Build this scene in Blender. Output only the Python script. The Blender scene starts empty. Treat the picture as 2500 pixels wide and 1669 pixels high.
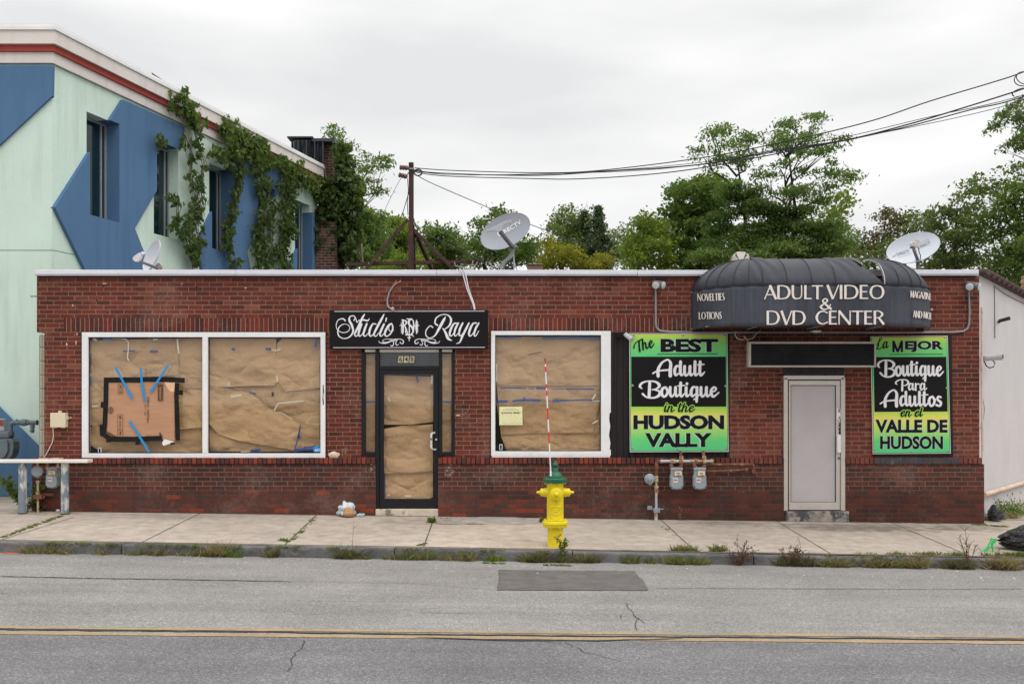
import bpy, bmesh, math, random
import numpy as np
from mathutils import Vector, Matrix
R = math.radians
sc = bpy.context.scene
C = sc.collection

# ------------------------------------------------------------------ camera
FPX, CX, CY, ZC = 2400.0, 1265.0, 985.0, 1.66      # focal length and principal point in photo pixels, eye height
cam = bpy.data.cameras.new('camera')
cam_o = bpy.data.objects.new('camera', cam)
C.objects.link(cam_o)
cam.sensor_width = 36.0
cam.lens = 36.0 * FPX / 2500.0
cam.shift_x = -(CX - 1250.0) / 2500.0
cam.shift_y = (CY - 834.5) / 2500.0
cam.clip_end = 3000
cam_o.location = (0, 0, ZC)
cam_o.rotation_euler = (R(90), 0, 0)
sc.camera = cam_o

# ------------------------------------------------------------------ overcast sky, soft sun
SUN_EL, SUN_AZ = 55.0, 138.0
w = bpy.data.worlds.new('World')
sc.world = w
w.use_nodes = True
nt = w.node_tree
for n in list(nt.nodes):
    nt.nodes.remove(n)
out = nt.nodes.new('ShaderNodeOutputWorld')
bg = nt.nodes.new('ShaderNodeBackground')
sky = nt.nodes.new('ShaderNodeTexSky')
sky.sky_type = 'NISHITA'
sky.sun_disc = False
sky.sun_elevation = R(SUN_EL)
sky.sun_rotation = R(SUN_AZ)
hs = nt.nodes.new('ShaderNodeHueSaturation')
hs.inputs['Saturation'].default_value = 0.08
nt.links.new(sky.outputs[0], hs.inputs['Color'])
tc = nt.nodes.new('ShaderNodeTexCoord')
mp = nt.nodes.new('ShaderNodeMapping')
mp.inputs['Scale'].default_value = (1.3, 1.0, 5.0)
nt.links.new(tc.outputs['Generated'], mp.inputs['Vector'])
nz = nt.nodes.new('ShaderNodeTexNoise')
nz.inputs['Scale'].default_value = 2.3
nz.inputs['Detail'].default_value = 6
nz.inputs['Roughness'].default_value = 0.45
nt.links.new(mp.outputs[0], nz.inputs['Vector'])
cr = nt.nodes.new('ShaderNodeValToRGB')
cr.color_ramp.elements[0].position = 0.36
cr.color_ramp.elements[0].color = (0.80, 0.805, 0.815, 1)
cr.color_ramp.elements[1].position = 0.62
cr.color_ramp.elements[1].color = (1.0, 1.0, 1.0, 1)
nt.links.new(nz.outputs['Fac'], cr.inputs['Fac'])
sx = nt.nodes.new('ShaderNodeSeparateXYZ')
nt.links.new(tc.outputs['Generated'], sx.inputs[0])
el = nt.nodes.new('ShaderNodeMapRange')            # an overcast sky is about three times brighter overhead than at the horizon
el.interpolation_type = 'SMOOTHSTEP'
el.inputs['From Min'].default_value = 0.30
el.inputs['From Max'].default_value = 1.0
el.inputs['To Min'].default_value = 1.10
el.inputs['To Max'].default_value = 2.35
nt.links.new(sx.outputs['Z'], el.inputs['Value'])
m1 = nt.nodes.new('ShaderNodeVectorMath')
m1.operation = 'SCALE'
nt.links.new(cr.outputs['Color'], m1.inputs[0])
nt.links.new(el.outputs[0], m1.inputs['Scale'])
bg2 = nt.nodes.new('ShaderNodeBackground')
nt.links.new(m1.outputs[0], bg2.inputs['Color'])
bg2.inputs['Strength'].default_value = 0.96
nt.links.new(hs.outputs[0], bg.inputs['Color'])
bg.inputs['Strength'].default_value = 0.05
mx = nt.nodes.new('ShaderNodeMixShader')           # thick cloud in front of the clear sky
mx.inputs[0].default_value = 0.93
nt.links.new(bg.outputs[0], mx.inputs[1])
nt.links.new(bg2.outputs[0], mx.inputs[2])
nt.links.new(mx.outputs[0], out.inputs['Surface'])

sun = bpy.data.lights.new('sun', 'SUN')
sun.energy = 0.9
sun.angle = R(40)
sun.color = (1.0, 0.96, 0.9)
sun_o = bpy.data.objects.new('sun', sun)
C.objects.link(sun_o)
el_, az_ = R(SUN_EL), R(SUN_AZ)
sd = Vector((math.sin(az_) * math.cos(el_), math.cos(az_) * math.cos(el_), math.sin(el_)))
sun_o.rotation_euler = sd.to_track_quat('Z', 'Y').to_euler()
sun_o.location = (-10, -20, 40)

sc.view_settings.view_transform = 'Standard'
sc.view_settings.look = 'None'
sc.view_settings.exposure = 0.0
sc.view_settings.gamma = 1.0
try:
    sc.cycles.max_bounces = 8
    sc.cycles.transparent_max_bounces = 16
    sc.cycles.use_denoising = True
except Exception:
    pass

rng = np.random.default_rng(11)
rnd = random.Random(5)


def P(px, py, Y=15.0):
    """World point on the vertical plane at depth Y that the photo shows at (px, py)."""
    return ((px - CX) * Y / FPX, Y, ZC + (CY - py) * Y / FPX)


def fx(px, Y=15.0):
    return (px - CX) * Y / FPX


def fz(py, Y=15.0):
    return ZC + (CY - py) * Y / FPX


def walkz(X, Y):
    a = -0.0663 - 0.0132 * X
    b = -0.14 - 0.0168 * X
    if Y > 15:
        return a + 0.004 * (Y - 15)
    t = (15 - Y) / 3.0
    return a + (b - a) * t


def roadz(X, Y):
    a = -0.26 - 0.0168 * X
    b = -0.168 - 0.0096 * X
    if Y < 7.8:
        return b - (7.8 - Y) * 0.012
    t = (12 - Y) / 4.2
    return a + (b - a) * t


def on_walk(px, py):
    """Point of the sidewalk seen at (px, py)."""
    lo, hi = 11.0, 22.0
    for _ in range(50):
        m = (lo + hi) / 2
        x, y, z = P(px, py, m)
        if z > walkz(x, m):
            lo = m
        else:
            hi = m
    return P(px, py, lo)


def on_road(px, py):
    lo, hi = 3.0, 14.0
    for _ in range(50):
        m = (lo + hi) / 2
        x, y, z = P(px, py, m)
        if z > roadz(x, m):
            lo = m
        else:
            hi = m
    return P(px, py, lo)


# ------------------------------------------------------------------ objects
ORG = {}


def tag(o, label=None, cat=None, group=None, kind=None):
    if label: o['label'] = label
    if cat: o['category'] = cat
    if group: o['group'] = group
    if kind: o['kind'] = kind
    return o


def thing(name, loc, label, cat, group=None):
    o = bpy.data.objects.new(name, None)
    o.empty_display_size = 0.2
    C.objects.link(o)
    o.location = loc
    ORG[o.name] = Vector(loc)
    return tag(o, label, cat, group)


class MB:
    def __init__(self):
        self.v, self.f, self.m, self.s = [], [], [], []

    def add(self, vs, fs, mi=0, smooth=False):
        b = len(self.v)
        self.v.extend([tuple(p) for p in vs])
        for f in fs:
            self.f.append([i + b for i in f])
            self.m.append(mi)
            self.s.append(smooth)
        return self

    def box(self, x0, x1, y0, y1, z0, z1, mi=0):
        v = [(x0, y0, z0), (x1, y0, z0), (x1, y1, z0), (x0, y1, z0), (x0, y0, z1), (x1, y0, z1), (x1, y1, z1), (x0, y1, z1)]
        f = [(0, 3, 2, 1), (4, 5, 6, 7), (0, 1, 5, 4), (1, 2, 6, 5), (2, 3, 7, 6), (3, 0, 4, 7)]
        return self.add(v, f, mi)

    def obox(self, c, ax, ay, az, mi=0):
        """Box about c with half-axis vectors ax, ay, az."""
        c, ax, ay, az = map(Vector, (c, ax, ay, az))
        v = [c + sx * ax + sy * ay + sz * az for sz in (-1, 1) for sx, sy in ((-1, -1), (1, -1), (1, 1), (-1, 1))]
        f = [(0, 3, 2, 1), (4, 5, 6, 7), (0, 1, 5, 4), (1, 2, 6, 5), (2, 3, 7, 6), (3, 0, 4, 7)]
        return self.add(v, f, mi)

    def bar(self, a, b, w, h, up=(0, 0, 1), mi=0):
        a, b, up = Vector(a), Vector(b), Vector(up)
        d = (b - a)
        s = d.cross(up).normalized()
        u = s.cross(d).normalized()
        return self.obox((a + b) / 2, d / 2, s * (w / 2), u * (h / 2), mi)

    def prism(self, pts, y0, y1, mi=0):
        """Outline in (x, z) pushed from y0 (front) to y1 (back)."""
        n = len(pts)
        v = [(x, y0, z) for x, z in pts] + [(x, y1, z) for x, z in pts]
        f = [list(range(n)), list(range(2 * n - 1, n - 1, -1))]
        f += [(i, i + n, (i + 1) % n + n, (i + 1) % n) for i in range(n)]
        return self.add(v, f, mi)

    def poly(self, pts3, off, mi=0):
        """Closed outline of 3-D points thickened along off."""
        n = len(pts3)
        off = Vector(off)
        v = [Vector(p) for p in pts3] + [Vector(p) + off for p in pts3]
        f = [list(range(n)), list(range(2 * n - 1, n - 1, -1))]
        f += [(i, i + n, (i + 1) % n + n, (i + 1) % n) for i in range(n)]
        return self.add(v, f, mi)

    def tube(self, pts, r, n=8, mi=0, caps=True):
        pts = [Vector(p) for p in pts]
        rs = r if isinstance(r, (list, tuple)) else [r] * len(pts)
        if len(rs) != len(pts):
            rs = [rs[0] + (rs[-1] - rs[0]) * i / (len(pts) - 1) for i in range(len(pts))]
        vs, fs = [], []
        prev = None
        for i, p in enumerate(pts):
            d = (pts[min(i + 1, len(pts) - 1)] - pts[max(i - 1, 0)])
            if d.length < 1e-9: d = Vector((0, 0, 1))
            d.normalize()
            if prev is None:
                a = d.orthogonal().normalized()
            else:
                a = prev - d * prev.dot(d)
                a = a.normalized() if a.length > 1e-6 else d.orthogonal().normalized()
            prev = a
            b = d.cross(a)
            for k in range(n):
                t = 2 * math.pi * k / n
                vs.append(p + (a * math.cos(t) + b * math.sin(t)) * rs[i])
        for i in range(len(pts) - 1):
            for k in range(n):
                fs.append((i * n + k, i * n + (k + 1) % n, (i + 1) * n + (k + 1) % n, (i + 1) * n + k))
        if caps:
            fs.append(list(range(n - 1, -1, -1)))
            fs.append([len(vs) - n + k for k in range(n)])
        return self.add(vs, fs, mi, True)

    def lathe(self, prof, origin, axis=(0, 0, 1), n=24, mi=0, smooth=True):
        """prof: (radius, height along axis)."""
        o, d = Vector(origin), Vector(axis).normalized()
        a = d.orthogonal().normalized()
        b = d.cross(a)
        vs, fs = [], []
        for r, h in prof:
            for k in range(n):
                t = 2 * math.pi * k / n
                vs.append(o + d * h + (a * math.cos(t) + b * math.sin(t)) * max(r, 1e-4))
        for i in range(len(prof) - 1):
            for k in range(n):
                fs.append((i * n + k, i * n + (k + 1) % n, (i + 1) * n + (k + 1) % n, (i + 1) * n + k))
        fs.append(list(range(n - 1, -1, -1)))
        fs.append([len(vs) - n + k for k in range(n)])
        return self.add(vs, fs, mi, smooth)

    def grid(self, fn, nu, nv, mi=0, smooth=True, keep=None):
        vs = [fn(i / nu, j / nv) for j in range(nv + 1) for i in range(nu + 1)]
        fs = []
        for j in range(nv):
            for i in range(nu):
                if keep and not keep((i + .5) / nu, (j + .5) / nv): continue
                a = j * (nu + 1) + i
                fs.append((a, a + 1, a + nu + 2, a + nu + 1))
        return self.add(vs, fs, mi, smooth)


def obj(name, mb, mats, parent=None, bevel=0.0, auto=True):
    me = bpy.data.meshes.new(name)
    me.from_pydata(mb.v, [], mb.f)
    for m in (mats if isinstance(mats, (list, tuple)) else [mats]):
        me.materials.append(m)
    me.polygons.foreach_set('material_index', mb.m)
    me.polygons.foreach_set('use_smooth', mb.s)
    me.update()
    o = bpy.data.objects.new(name, me)
    C.objects.link(o)
    if parent is not None:
        o.parent = parent
        o.location = -ORG[parent.name]
    ORG[o.name] = Vector((0, 0, 0))
    if bevel:
        bv = o.modifiers.new('bevel', 'BEVEL')
        bv.width = bevel
        bv.segments = 2
        bv.limit_method = 'ANGLE'
        bv.angle_limit = R(40)
    if any(mb.s):
        try:
            me.set_sharp_from_angle(angle=R(38))
        except Exception:
            pass
    return o


def solo(name, mb, mats, label, cat, group=None, bevel=0.0):
    return tag(obj(name, mb, mats, None, bevel), label, cat, group)


def struct(name, mb, mats):
    return tag(obj(name, mb, mats), kind='structure')


def cut(o, boxes):
    """Cut openings (8-corner hexahedra) out of o's mesh."""
    for hexa in boxes:
        m = bpy.data.meshes.new('cutter')
        m.from_pydata(hexa, [], [(0, 3, 2, 1), (4, 5, 6, 7), (0, 1, 5, 4), (1, 2, 6, 5), (2, 3, 7, 6), (3, 0, 4, 7)])
        bm = bmesh.new(); bm.from_mesh(m); bmesh.ops.recalc_face_normals(bm, faces=bm.faces); bm.to_mesh(m); bm.free()
        c = bpy.data.objects.new('cutter', m)
        C.objects.link(c)
        bm = bmesh.new(); bm.from_mesh(o.data); bmesh.ops.recalc_face_normals(bm, faces=bm.faces); bm.to_mesh(o.data); bm.free()
        loc = o.location.copy(); par = o.parent
        o.parent = None; o.location = (0, 0, 0)
        md = o.modifiers.new('cut', 'BOOLEAN')
        md.operation = 'DIFFERENCE'; md.solver = 'EXACT'; md.object = c
        dg = bpy.context.evaluated_depsgraph_get()
        dg.update()
        me = bpy.data.meshes.new_from_object(o.evaluated_get(dg))
        o.modifiers.remove(md)
        old = o.data; o.data = me; me.name = old.name
        o.parent = par; o.location = loc
        bpy.data.objects.remove(c)
        bpy.data.meshes.remove(m)


# ------------------------------------------------------------------ materials
def lin(c):
    c = c / 255.0
    return c / 12.92 if c <= 0.04045 else ((c + 0.055) / 1.055) ** 2.4


def V(r, g, b, k=0.80):
    """Albedo of an upright surface seen in the photo as sRGB r, g, b under this sky."""
    return tuple(min(lin(c) / k, 0.85) for c in (r, g, b))


def H(r, g, b):
    return V(r, g, b, 1.38)


def newmat(name):
    m = bpy.data.materials.new(name)
    m.use_nodes = True
    t = m.node_tree
    b = t.nodes['Principled BSDF']
    return m, t, b


def N(t, typ, **kw):
    n = t.nodes.new(typ)
    for k, v in kw.items():
        if k in n.inputs: n.inputs[k].default_value = v
        else: setattr(n, k, v)
    return n


def L(t, a, b):
    t.links.new(a, b)


def math_(t, op, a, b=None, clamp=False):
    n = t.nodes.new('ShaderNodeMath')
    n.operation = op
    n.use_clamp = clamp
    for i, x in enumerate((a, b)):
        if x is None: continue
        if hasattr(x, 'is_linked') or hasattr(x, 'links'): t.links.new(x, n.inputs[i])
        else: n.inputs[i].default_value = x
    return n.outputs[0]


def mixc(t, fac, a, b, mode='MIX'):
    n = t.nodes.new('ShaderNodeMix')
    n.data_type = 'RGBA'
    n.blend_type = mode
    def put(s, x):
        if hasattr(x, 'links'): t.links.new(x, s)
        elif isinstance(x, (int, float)): s.default_value = x
        else: s.default_value = tuple(x) + ((1,) if len(x) == 3 else ())
    put(n.inputs[0], fac); put(n.inputs[6], a); put(n.inputs[7], b)
    return n.outputs[2]


def ramp(t, fac, stops, interp='LINEAR'):
    n = t.nodes.new('ShaderNodeValToRGB')
    n.color_ramp.interpolation = interp
    e = n.color_ramp.elements
    while len(e) < len(stops): e.new(0.5)
    for i, (p, c) in enumerate(stops):
        e[i].position = p
        e[i].color = tuple(c) + (1,) if not isinstance(c, (int, float)) else (c, c, c, 1)
    t.links.new(fac, n.inputs[0])
    return n.outputs[0]


def coords(t, scale=(1, 1, 1)):
    tcn = t.nodes.new('ShaderNodeTexCoord')
    if scale == (1, 1, 1): return tcn.outputs['Object']
    mpn = t.nodes.new('ShaderNodeMapping')
    mpn.inputs['Scale'].default_value = scale
    t.links.new(tcn.outputs['Object'], mpn.inputs['Vector'])
    return mpn.outputs[0]


def noise(t, vec, scale, detail=4, rough=0.55):
    n = N(t, 'ShaderNodeTexNoise', Scale=scale, Detail=detail, Roughness=rough)
    t.links.new(vec, n.inputs['Vector'])
    return n.outputs['Fac']


def bump(t, b, height, strength=0.3, dist=0.01):
    n = N(t, 'ShaderNodeBump', Strength=strength, Distance=dist)
    t.links.new(height, n.inputs['Height'])
    t.links.new(n.outputs[0], b.inputs['Normal'])


def sc_(c, k):
    return tuple(min(x * k, 0.9) for x in c)


_cache = {}


def M(name, col, rough=0.7, var=0.18, scale=5.0, metal=0.0, bmp=0.15, bscale=60.0, spots=None, stretch=(1, 1, 1), spec=0.4):
    """Plain weathered surface: two sizes of mottling, optional blotches of another colour, fine bump."""
    if name in _cache: return _cache[name]
    m, t, b = newmat(name)
    v = coords(t, stretch)
    n1, n2 = noise(t, v, scale, 5), noise(t, v, scale * 9, 3)
    s = math_(t, 'ADD', math_(t, 'MULTIPLY', n1, 0.65), math_(t, 'MULTIPLY', n2, 0.35))
    c = ramp(t, s, [(0.3, sc_(col, 1 - var * 1.6)), (0.7, sc_(col, 1 + var))])
    if spots:
        sc2, amt, scol = spots
        f = ramp(t, noise(t, v, sc2, 6, 0.65), [(amt - 0.04, 0.0), (amt + 0.05, 1.0)])
        c = mixc(t, f, c, scol)
    L(t, c, b.inputs['Base Color'])
    b.inputs['Roughness'].default_value = rough
    b.inputs['Metallic'].default_value = metal
    b.inputs['Specular IOR Level'].default_value = spec
    if bmp:
        bump(t, b, noise(t, v, bscale, 4), bmp, 0.004)
    _cache[name] = m
    return m


def brick(name, bw, bh, pal, mortar, mw=0.010, stagger=0.5, zoff=0.0, xoff=0.0, upright=False, axes=('X', 'Z'), low=None, stain=0.35):
    """Brickwork laid out in metres on the wall: every brick its own colour, worn joints. low: (z, palette, mortar) for the courses under z."""
    m, t, b = newmat(name)
    co = coords(t)
    s = N(t, 'ShaderNodeSeparateXYZ'); L(t, co, s.inputs[0])
    X, Z = s.outputs[axes[0]], s.outputs[axes[1]]
    wob = noise(t, co, 22, 3)
    wob = math_(t, 'MULTIPLY', math_(t, 'SUBTRACT', wob, 0.5), 0.007)
    Zw = math_(t, 'ADD', Z, wob); Xw = math_(t, 'ADD', X, wob)
    v = math_(t, 'DIVIDE', math_(t, 'ADD', Zw, 20 + zoff), bh)
    row = math_(t, 'FLOOR', v)
    wn = N(t, 'ShaderNodeTexWhiteNoise', noise_dimensions='1D'); L(t, row, wn.inputs['W'])
    jit = math_(t, 'MULTIPLY', math_(t, 'SUBTRACT', wn.outputs['Value'], 0.5), 0.14 if not upright else 0)
    par = math_(t, 'MULTIPLY', math_(t, 'MODULO', row, 2.0), stagger)
    u = math_(t, 'ADD', math_(t, 'ADD', math_(t, 'DIVIDE', math_(t, 'ADD', Xw, 40 + xoff), bw), par), jit)
    colm = math_(t, 'FLOOR', u)
    fu, fv = math_(t, 'FRACT', u), math_(t, 'FRACT', v)
    du = math_(t, 'MULTIPLY', math_(t, 'SUBTRACT', 0.5, math_(t, 'ABSOLUTE', math_(t, 'SUBTRACT', fu, 0.5))), bw)
    dv = math_(t, 'MULTIPLY', math_(t, 'SUBTRACT', 0.5, math_(t, 'ABSOLUTE', math_(t, 'SUBTRACT', fv, 0.5))), bh)
    d = math_(t, 'MINIMUM', du, dv)
    fac = N(t, 'ShaderNodeMapRange'); L(t, d, fac.inputs['Value'])
    fac.inputs['From Min'].default_value = mw * 0.38
    fac.inputs['From Max'].default_value = mw * 0.62
    face = fac.outputs[0]
    cm = N(t, 'ShaderNodeCombineXYZ'); L(t, colm, cm.inputs[0]); L(t, row, cm.inputs[1])
    w2 = N(t, 'ShaderNodeTexWhiteNoise', noise_dimensions='2D'); L(t, cm.outputs[0], w2.inputs['Vector'])
    bc = ramp(t, w2.outputs['Value'], pal, 'CONSTANT')
    mo = mixc(t, noise(t, co, 3.1, 5), sc_(mortar, 0.55), sc_(mortar, 1.35))
    if low:
        lm = math_(t, 'LESS_THAN', row, math.floor((low[0] + 20 + zoff) / bh))
        lm0 = lm
        lm = math_(t, 'MULTIPLY', lm, math_(t, 'LESS_THAN', math_(t, 'ADD', X, math_(t, 'MULTIPLY', wn.outputs['Value'], 2.4)), 1.7))
        bc = mixc(t, lm, bc, ramp(t, w2.outputs['Value'], low[1], 'CONSTANT'))
        mo = mixc(t, math_(t, 'MULTIPLY', lm0, .8), mo, low[2])
    # sootiness, blotches that run over several bricks
    so = ramp(t, noise(t, co, 0.9, 6, 0.6), [(0.35, (1 - stain,) * 3), (0.68, (1.12,) * 3)])
    fine = ramp(t, noise(t, co, 90, 3), [(0.3, 0.72), (0.7, 1.22)])
    bc = mixc(t, 1.0, bc, so, 'MULTIPLY')
    bc = mixc(t, 1.0, bc, fine, 'MULTIPLY')
    run = ramp(t, noise(t, coords(t, (3.2, 3.2, .22)), 1.5, 5, .6), [(0.3, .80), (0.52, 1.0), (0.75, 1.08)])
    bc = mixc(t, 1.0, bc, run, 'MULTIPLY')
    chip = ramp(t, noise(t, co, 34, 2), [(0.70, 0.0), (0.75, 1.0)])
    bc = mixc(t, math_(t, 'MULTIPLY', chip, 0.35), bc, V(170, 110, 85))
    c = mixc(t, face, mo, bc)
    blm = ramp(t, math_(t, 'ADD', math_(t, 'MULTIPLY', noise(t, co, 1.3, 4), .7), math_(t, 'MULTIPLY', noise(t, co, 17, 4), .3)), [(0.52, 0.0), (0.70, 0.16)])
    c = mixc(t, blm, c, V(176, 150, 138))
    L(t, c, b.inputs['Base Color'])
    b.inputs['Roughness'].default_value = 0.82
    b.inputs['Specular IOR Level'].default_value = 0.3
    h = math_(t, 'ADD', math_(t, 'MULTIPLY', face, 1.0), math_(t, 'MULTIPLY', noise(t, co, 120, 3), 0.25))
    h = math_(t, 'ADD', h, math_(t, 'MULTIPLY', w2.outputs['Value'], 0.25))
    bump(t, b, h, 0.7, 0.006)
    return m


def leafmat(name, c1, c2, c3=None, big=0.8, trans=0.35):
    trans = min(.55, trans + .14)
    m, t, b = newmat(name)
    co = coords(t)
    n1 = noise(t, co, big, 3)
    n2 = noise(t, co, 9.0, 2)
    f = math_(t, 'ADD', math_(t, 'MULTIPLY', n1, 0.6), math_(t, 'MULTIPLY', n2, 0.4))
    st = [(0.34, c1), (0.62, c2)]
    if c3: st.append((0.74, c3))
    c = ramp(t, f, st)
    L(t, c, b.inputs['Base Color'])
    b.inputs['Roughness'].default_value = 0.55
    b.inputs['Specular IOR Level'].default_value = 0.35
    tr = N(t, 'ShaderNodeBsdfTranslucent')
    L(t, mixc(t, 1.0, c, (1.0, 1.1, 0.55), 'MULTIPLY'), tr.inputs['Color'])
    mxs = N(t, 'ShaderNodeMixShader'); mxs.inputs[0].default_value = trans
    L(t, b.outputs[0], mxs.inputs[1]); L(t, tr.outputs[0], mxs.inputs[2])
    L(t, mxs.outputs[0], t.nodes['Material Output'].inputs['Surface'])
    return m


def glassmat(name, tint=(0.97, 0.98, 0.98), refl=0.035, rough=0.02):
    m, t, b = newmat(name)
    t.nodes.remove(b)
    tr = N(t, 'ShaderNodeBsdfTransparent', Color=tuple(tint) + (1,))
    gl = N(t, 'ShaderNodeBsdfGlossy', Roughness=rough)
    mxs = N(t, 'ShaderNodeMixShader'); mxs.inputs[0].default_value = refl
    L(t, tr.outputs[0], mxs.inputs[1]); L(t, gl.outputs[0], mxs.inputs[2])
    L(t, mxs.outputs[0], t.nodes['Material Output'].inputs['Surface'])
    return m

# ================================================================== the ground
def sheet(name, fn, xs, ys, mat, thick=0.0):
    mb = MB()
    nx, ny = len(xs), len(ys)
    vs = [(x, y, fn(x, y)) for y in ys for x in xs]
    fs = [(j * nx + i, j * nx + i + 1, (j + 1) * nx + i + 1, (j + 1) * nx + i) for j in range(ny - 1) for i in range(nx - 1)]
    mb.add(vs, fs, 0, True)
    return struct(name, mb, mat)


def asphalt():
    m, t, b = newmat('worn asphalt')
    co = coords(t)
    s = N(t, 'ShaderNodeSeparateXYZ'); L(t, co, s.inputs[0])
    st = coords(t, (0.10, 1.6, 1))
    near = N(t, 'ShaderNodeMapRange', interpolation_type='SMOOTHSTEP')
    wy = math_(t, 'ADD', s.outputs['Y'], math_(t, 'MULTIPLY', math_(t, 'SUBTRACT', noise(t, co, 1.3, 4), 0.5), 0.08))
    L(t, wy, near.inputs['Value'])
    near.inputs['From Min'].default_value = 7.55
    near.inputs['From Max'].default_value = 7.8
    far_c = ramp(t, noise(t, st, 1.7, 6, 0.6), [(0.3, H(155, 151, 148)), (0.7, H(172, 168, 164))])
    near_c = ramp(t, noise(t, st, 1.2, 6, 0.6), [(0.3, H(128, 125, 128)), (0.7, H(148, 145, 146))])
    c = mixc(t, near.outputs[0], near_c, far_c)
    vo = N(t, 'ShaderNodeTexVoronoi', Scale=95.0, Randomness=1.0); L(t, co, vo.inputs['Vector'])
    sp = N(t, 'ShaderNodeSeparateColor'); L(t, vo.outputs['Color'], sp.inputs[0])
    stone = ramp(t, sp.outputs[0], [(0.0, 0.55), (0.45, 0.86), (0.7, 1.08), (0.9, 1.35), (0.97, 1.75)])
    c = mixc(t, 0.75, c, stone, 'MULTIPLY')
    blot = ramp(t, noise(t, co, 0.8, 6, 0.65), [(0.33, 0.84), (0.62, 1.05)])
    c = mixc(t, 1.0, c, blot, 'MULTIPLY')
    # tyre polish and old seams run along the street
    fine = coords(t, (0.05, 3.4, 1))
    sm = ramp(t, noise(t, fine, 2.2, 5, 0.6), [(0.27, 0.80), (0.36, 1.0)])
    c = mixc(t, 1.0, c, sm, 'MULTIPLY')
    oil = ramp(t, noise(t, coords(t, (0.35, 1.3, 1)), 2.1, 4), [(0.24, 0.7), (0.31, 1.0)])
    c = mixc(t, 1.0, c, oil, 'MULTIPLY')
    L(t, c, b.inputs['Base Color'])
    b.inputs['Roughness'].default_value = 0.88
    b.inputs['Specular IOR Level'].default_value = 0.25
    bump(t, b, math_(t, 'ADD', vo.outputs['Distance'], noise(t, co, 220, 2)), 0.45, 0.006)
    return m


def concrete(name, col, dirt=0.3, warm=None):
    m, t, b = newmat(name)
    co = coords(t)
    n1 = noise(t, co, 0.55, 6, 0.6); n2 = noise(t, co, 5, 6, 0.65); n3 = noise(t, co, 70, 3)
    c = ramp(t, n1, [(0.3, sc_(col, 0.86)), (0.7, sc_(col, 1.08))])
    c = mixc(t, 1.0, c, ramp(t, n2, [(0.3, 1 - dirt * 0.7), (0.65, 1.05)]), 'MULTIPLY')
    c = mixc(t, 1.0, c, ramp(t, n3, [(0.3, 0.85), (0.7, 1.12)]), 'MULTIPLY')
    gum = ramp(t, noise(t, co, 13, 1), [(0.16, 0.55), (0.21, 1.0)])
    c = mixc(t, 1.0, c, gum, 'MULTIPLY')
    # every slab was poured on its own day
    s = N(t, 'ShaderNodeSeparateXYZ'); L(t, co, s.inputs[0])
    sl = math_(t, 'FLOOR', math_(t, 'DIVIDE', math_(t, 'ADD', s.outputs['X'], 44.81), 1.7475))
    wn = N(t, 'ShaderNodeTexWhiteNoise', noise_dimensions='1D'); L(t, sl, wn.inputs['W'])
    c = mixc(t, 1.0, c, ramp(t, wn.outputs['Value'], [(0.0, (0.90, 0.90, 0.91)), (0.5, (0.98, 0.98, 0.97)), (1.0, (1.06, 1.0, 0.95))]), 'MULTIPLY')
    for sx_, sy_, rx_, ry_, amt in ((5.0, 14.35, 1.5, .42, .42), (3.1, 14.6, .9, .25, .25), (-1.4, 14.3, .8, .3, .15), (-5.2, 14.5, 1.1, .3, .18), (6.6, 14.5, .8, .4, .3)):      # old stains on the slabs
        ex = math_(t, 'DIVIDE', math_(t, 'SUBTRACT', s.outputs['X'], sx_), rx_); ey = math_(t, 'DIVIDE', math_(t, 'SUBTRACT', s.outputs['Y'], sy_), ry_)
        r2 = math_(t, 'ADD', math_(t, 'MULTIPLY', ex, ex), math_(t, 'MULTIPLY', ey, ey))
        r2 = math_(t, 'ADD', r2, math_(t, 'MULTIPLY', math_(t, 'SUBTRACT', n2, .5), 2.2))
        c = mixc(t, 1.0, c, ramp(t, r2, [(0.15, 1 - amt), (1.0, 1.0)]), 'MULTIPLY')
    L(t, c, b.inputs['Base Color'])
    b.inputs['Roughness'].default_value = 0.9
    b.inputs['Specular IOR Level'].default_value = 0.2
    bump(t, b, math_(t, 'ADD', math_(t, 'MULTIPLY', n2, 0.6), n3), 0.3, 0.006)
    return m


m_asphalt = asphalt()
m_walk = concrete('sidewalk concrete', H(218, 203, 188), 0.42)
m_lot = concrete('lot concrete', H(200, 187, 176), 0.4)
m_curb = M('curb stone', H(118, 116, 116), 0.9, 0.4, 4, bmp=0.6, bscale=30, spots=(5, 0.58, H(146, 141, 134)), stretch=(0.5, 1, 1), spec=.2)
m_earth = M('earth', H(96, 90, 70), 0.95, 0.3, 0.4)

xs = [-60, -30, -20] + [x * 0.5 for x in range(-28, 29)] + [20, 30, 60]
sheet('terrain', lambda x, y: -0.62, [-1500, -200, 0, 200, 1500], [-1500, -100, 0, 100, 1500], m_earth)
sheet('road', roadz, xs, [-20, -4, 0, 2, 4, 5, 6, 7, 7.8, 8.5, 9.5, 10.5, 11.5, 12.0, 12.03], m_asphalt)

sw = MB()
wy = [12.16, 12.8, 13.5, 14.2, 15.0, 16.0, 17.2]
sheet('sidewalk', walkz, xs, wy, m_walk)
lot = MB()
lot.add([(6.3, 15.4, walkz(6.3, 15) - 0.012), (30, 15.4, walkz(7.2, 15) - 0.03), (40, 40, -0.13), (9.5, 40, -0.13), (6.3, 18, -0.13)], [(0, 1, 2, 3, 4)])
struct('side_lot', lot, m_lot)

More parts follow.
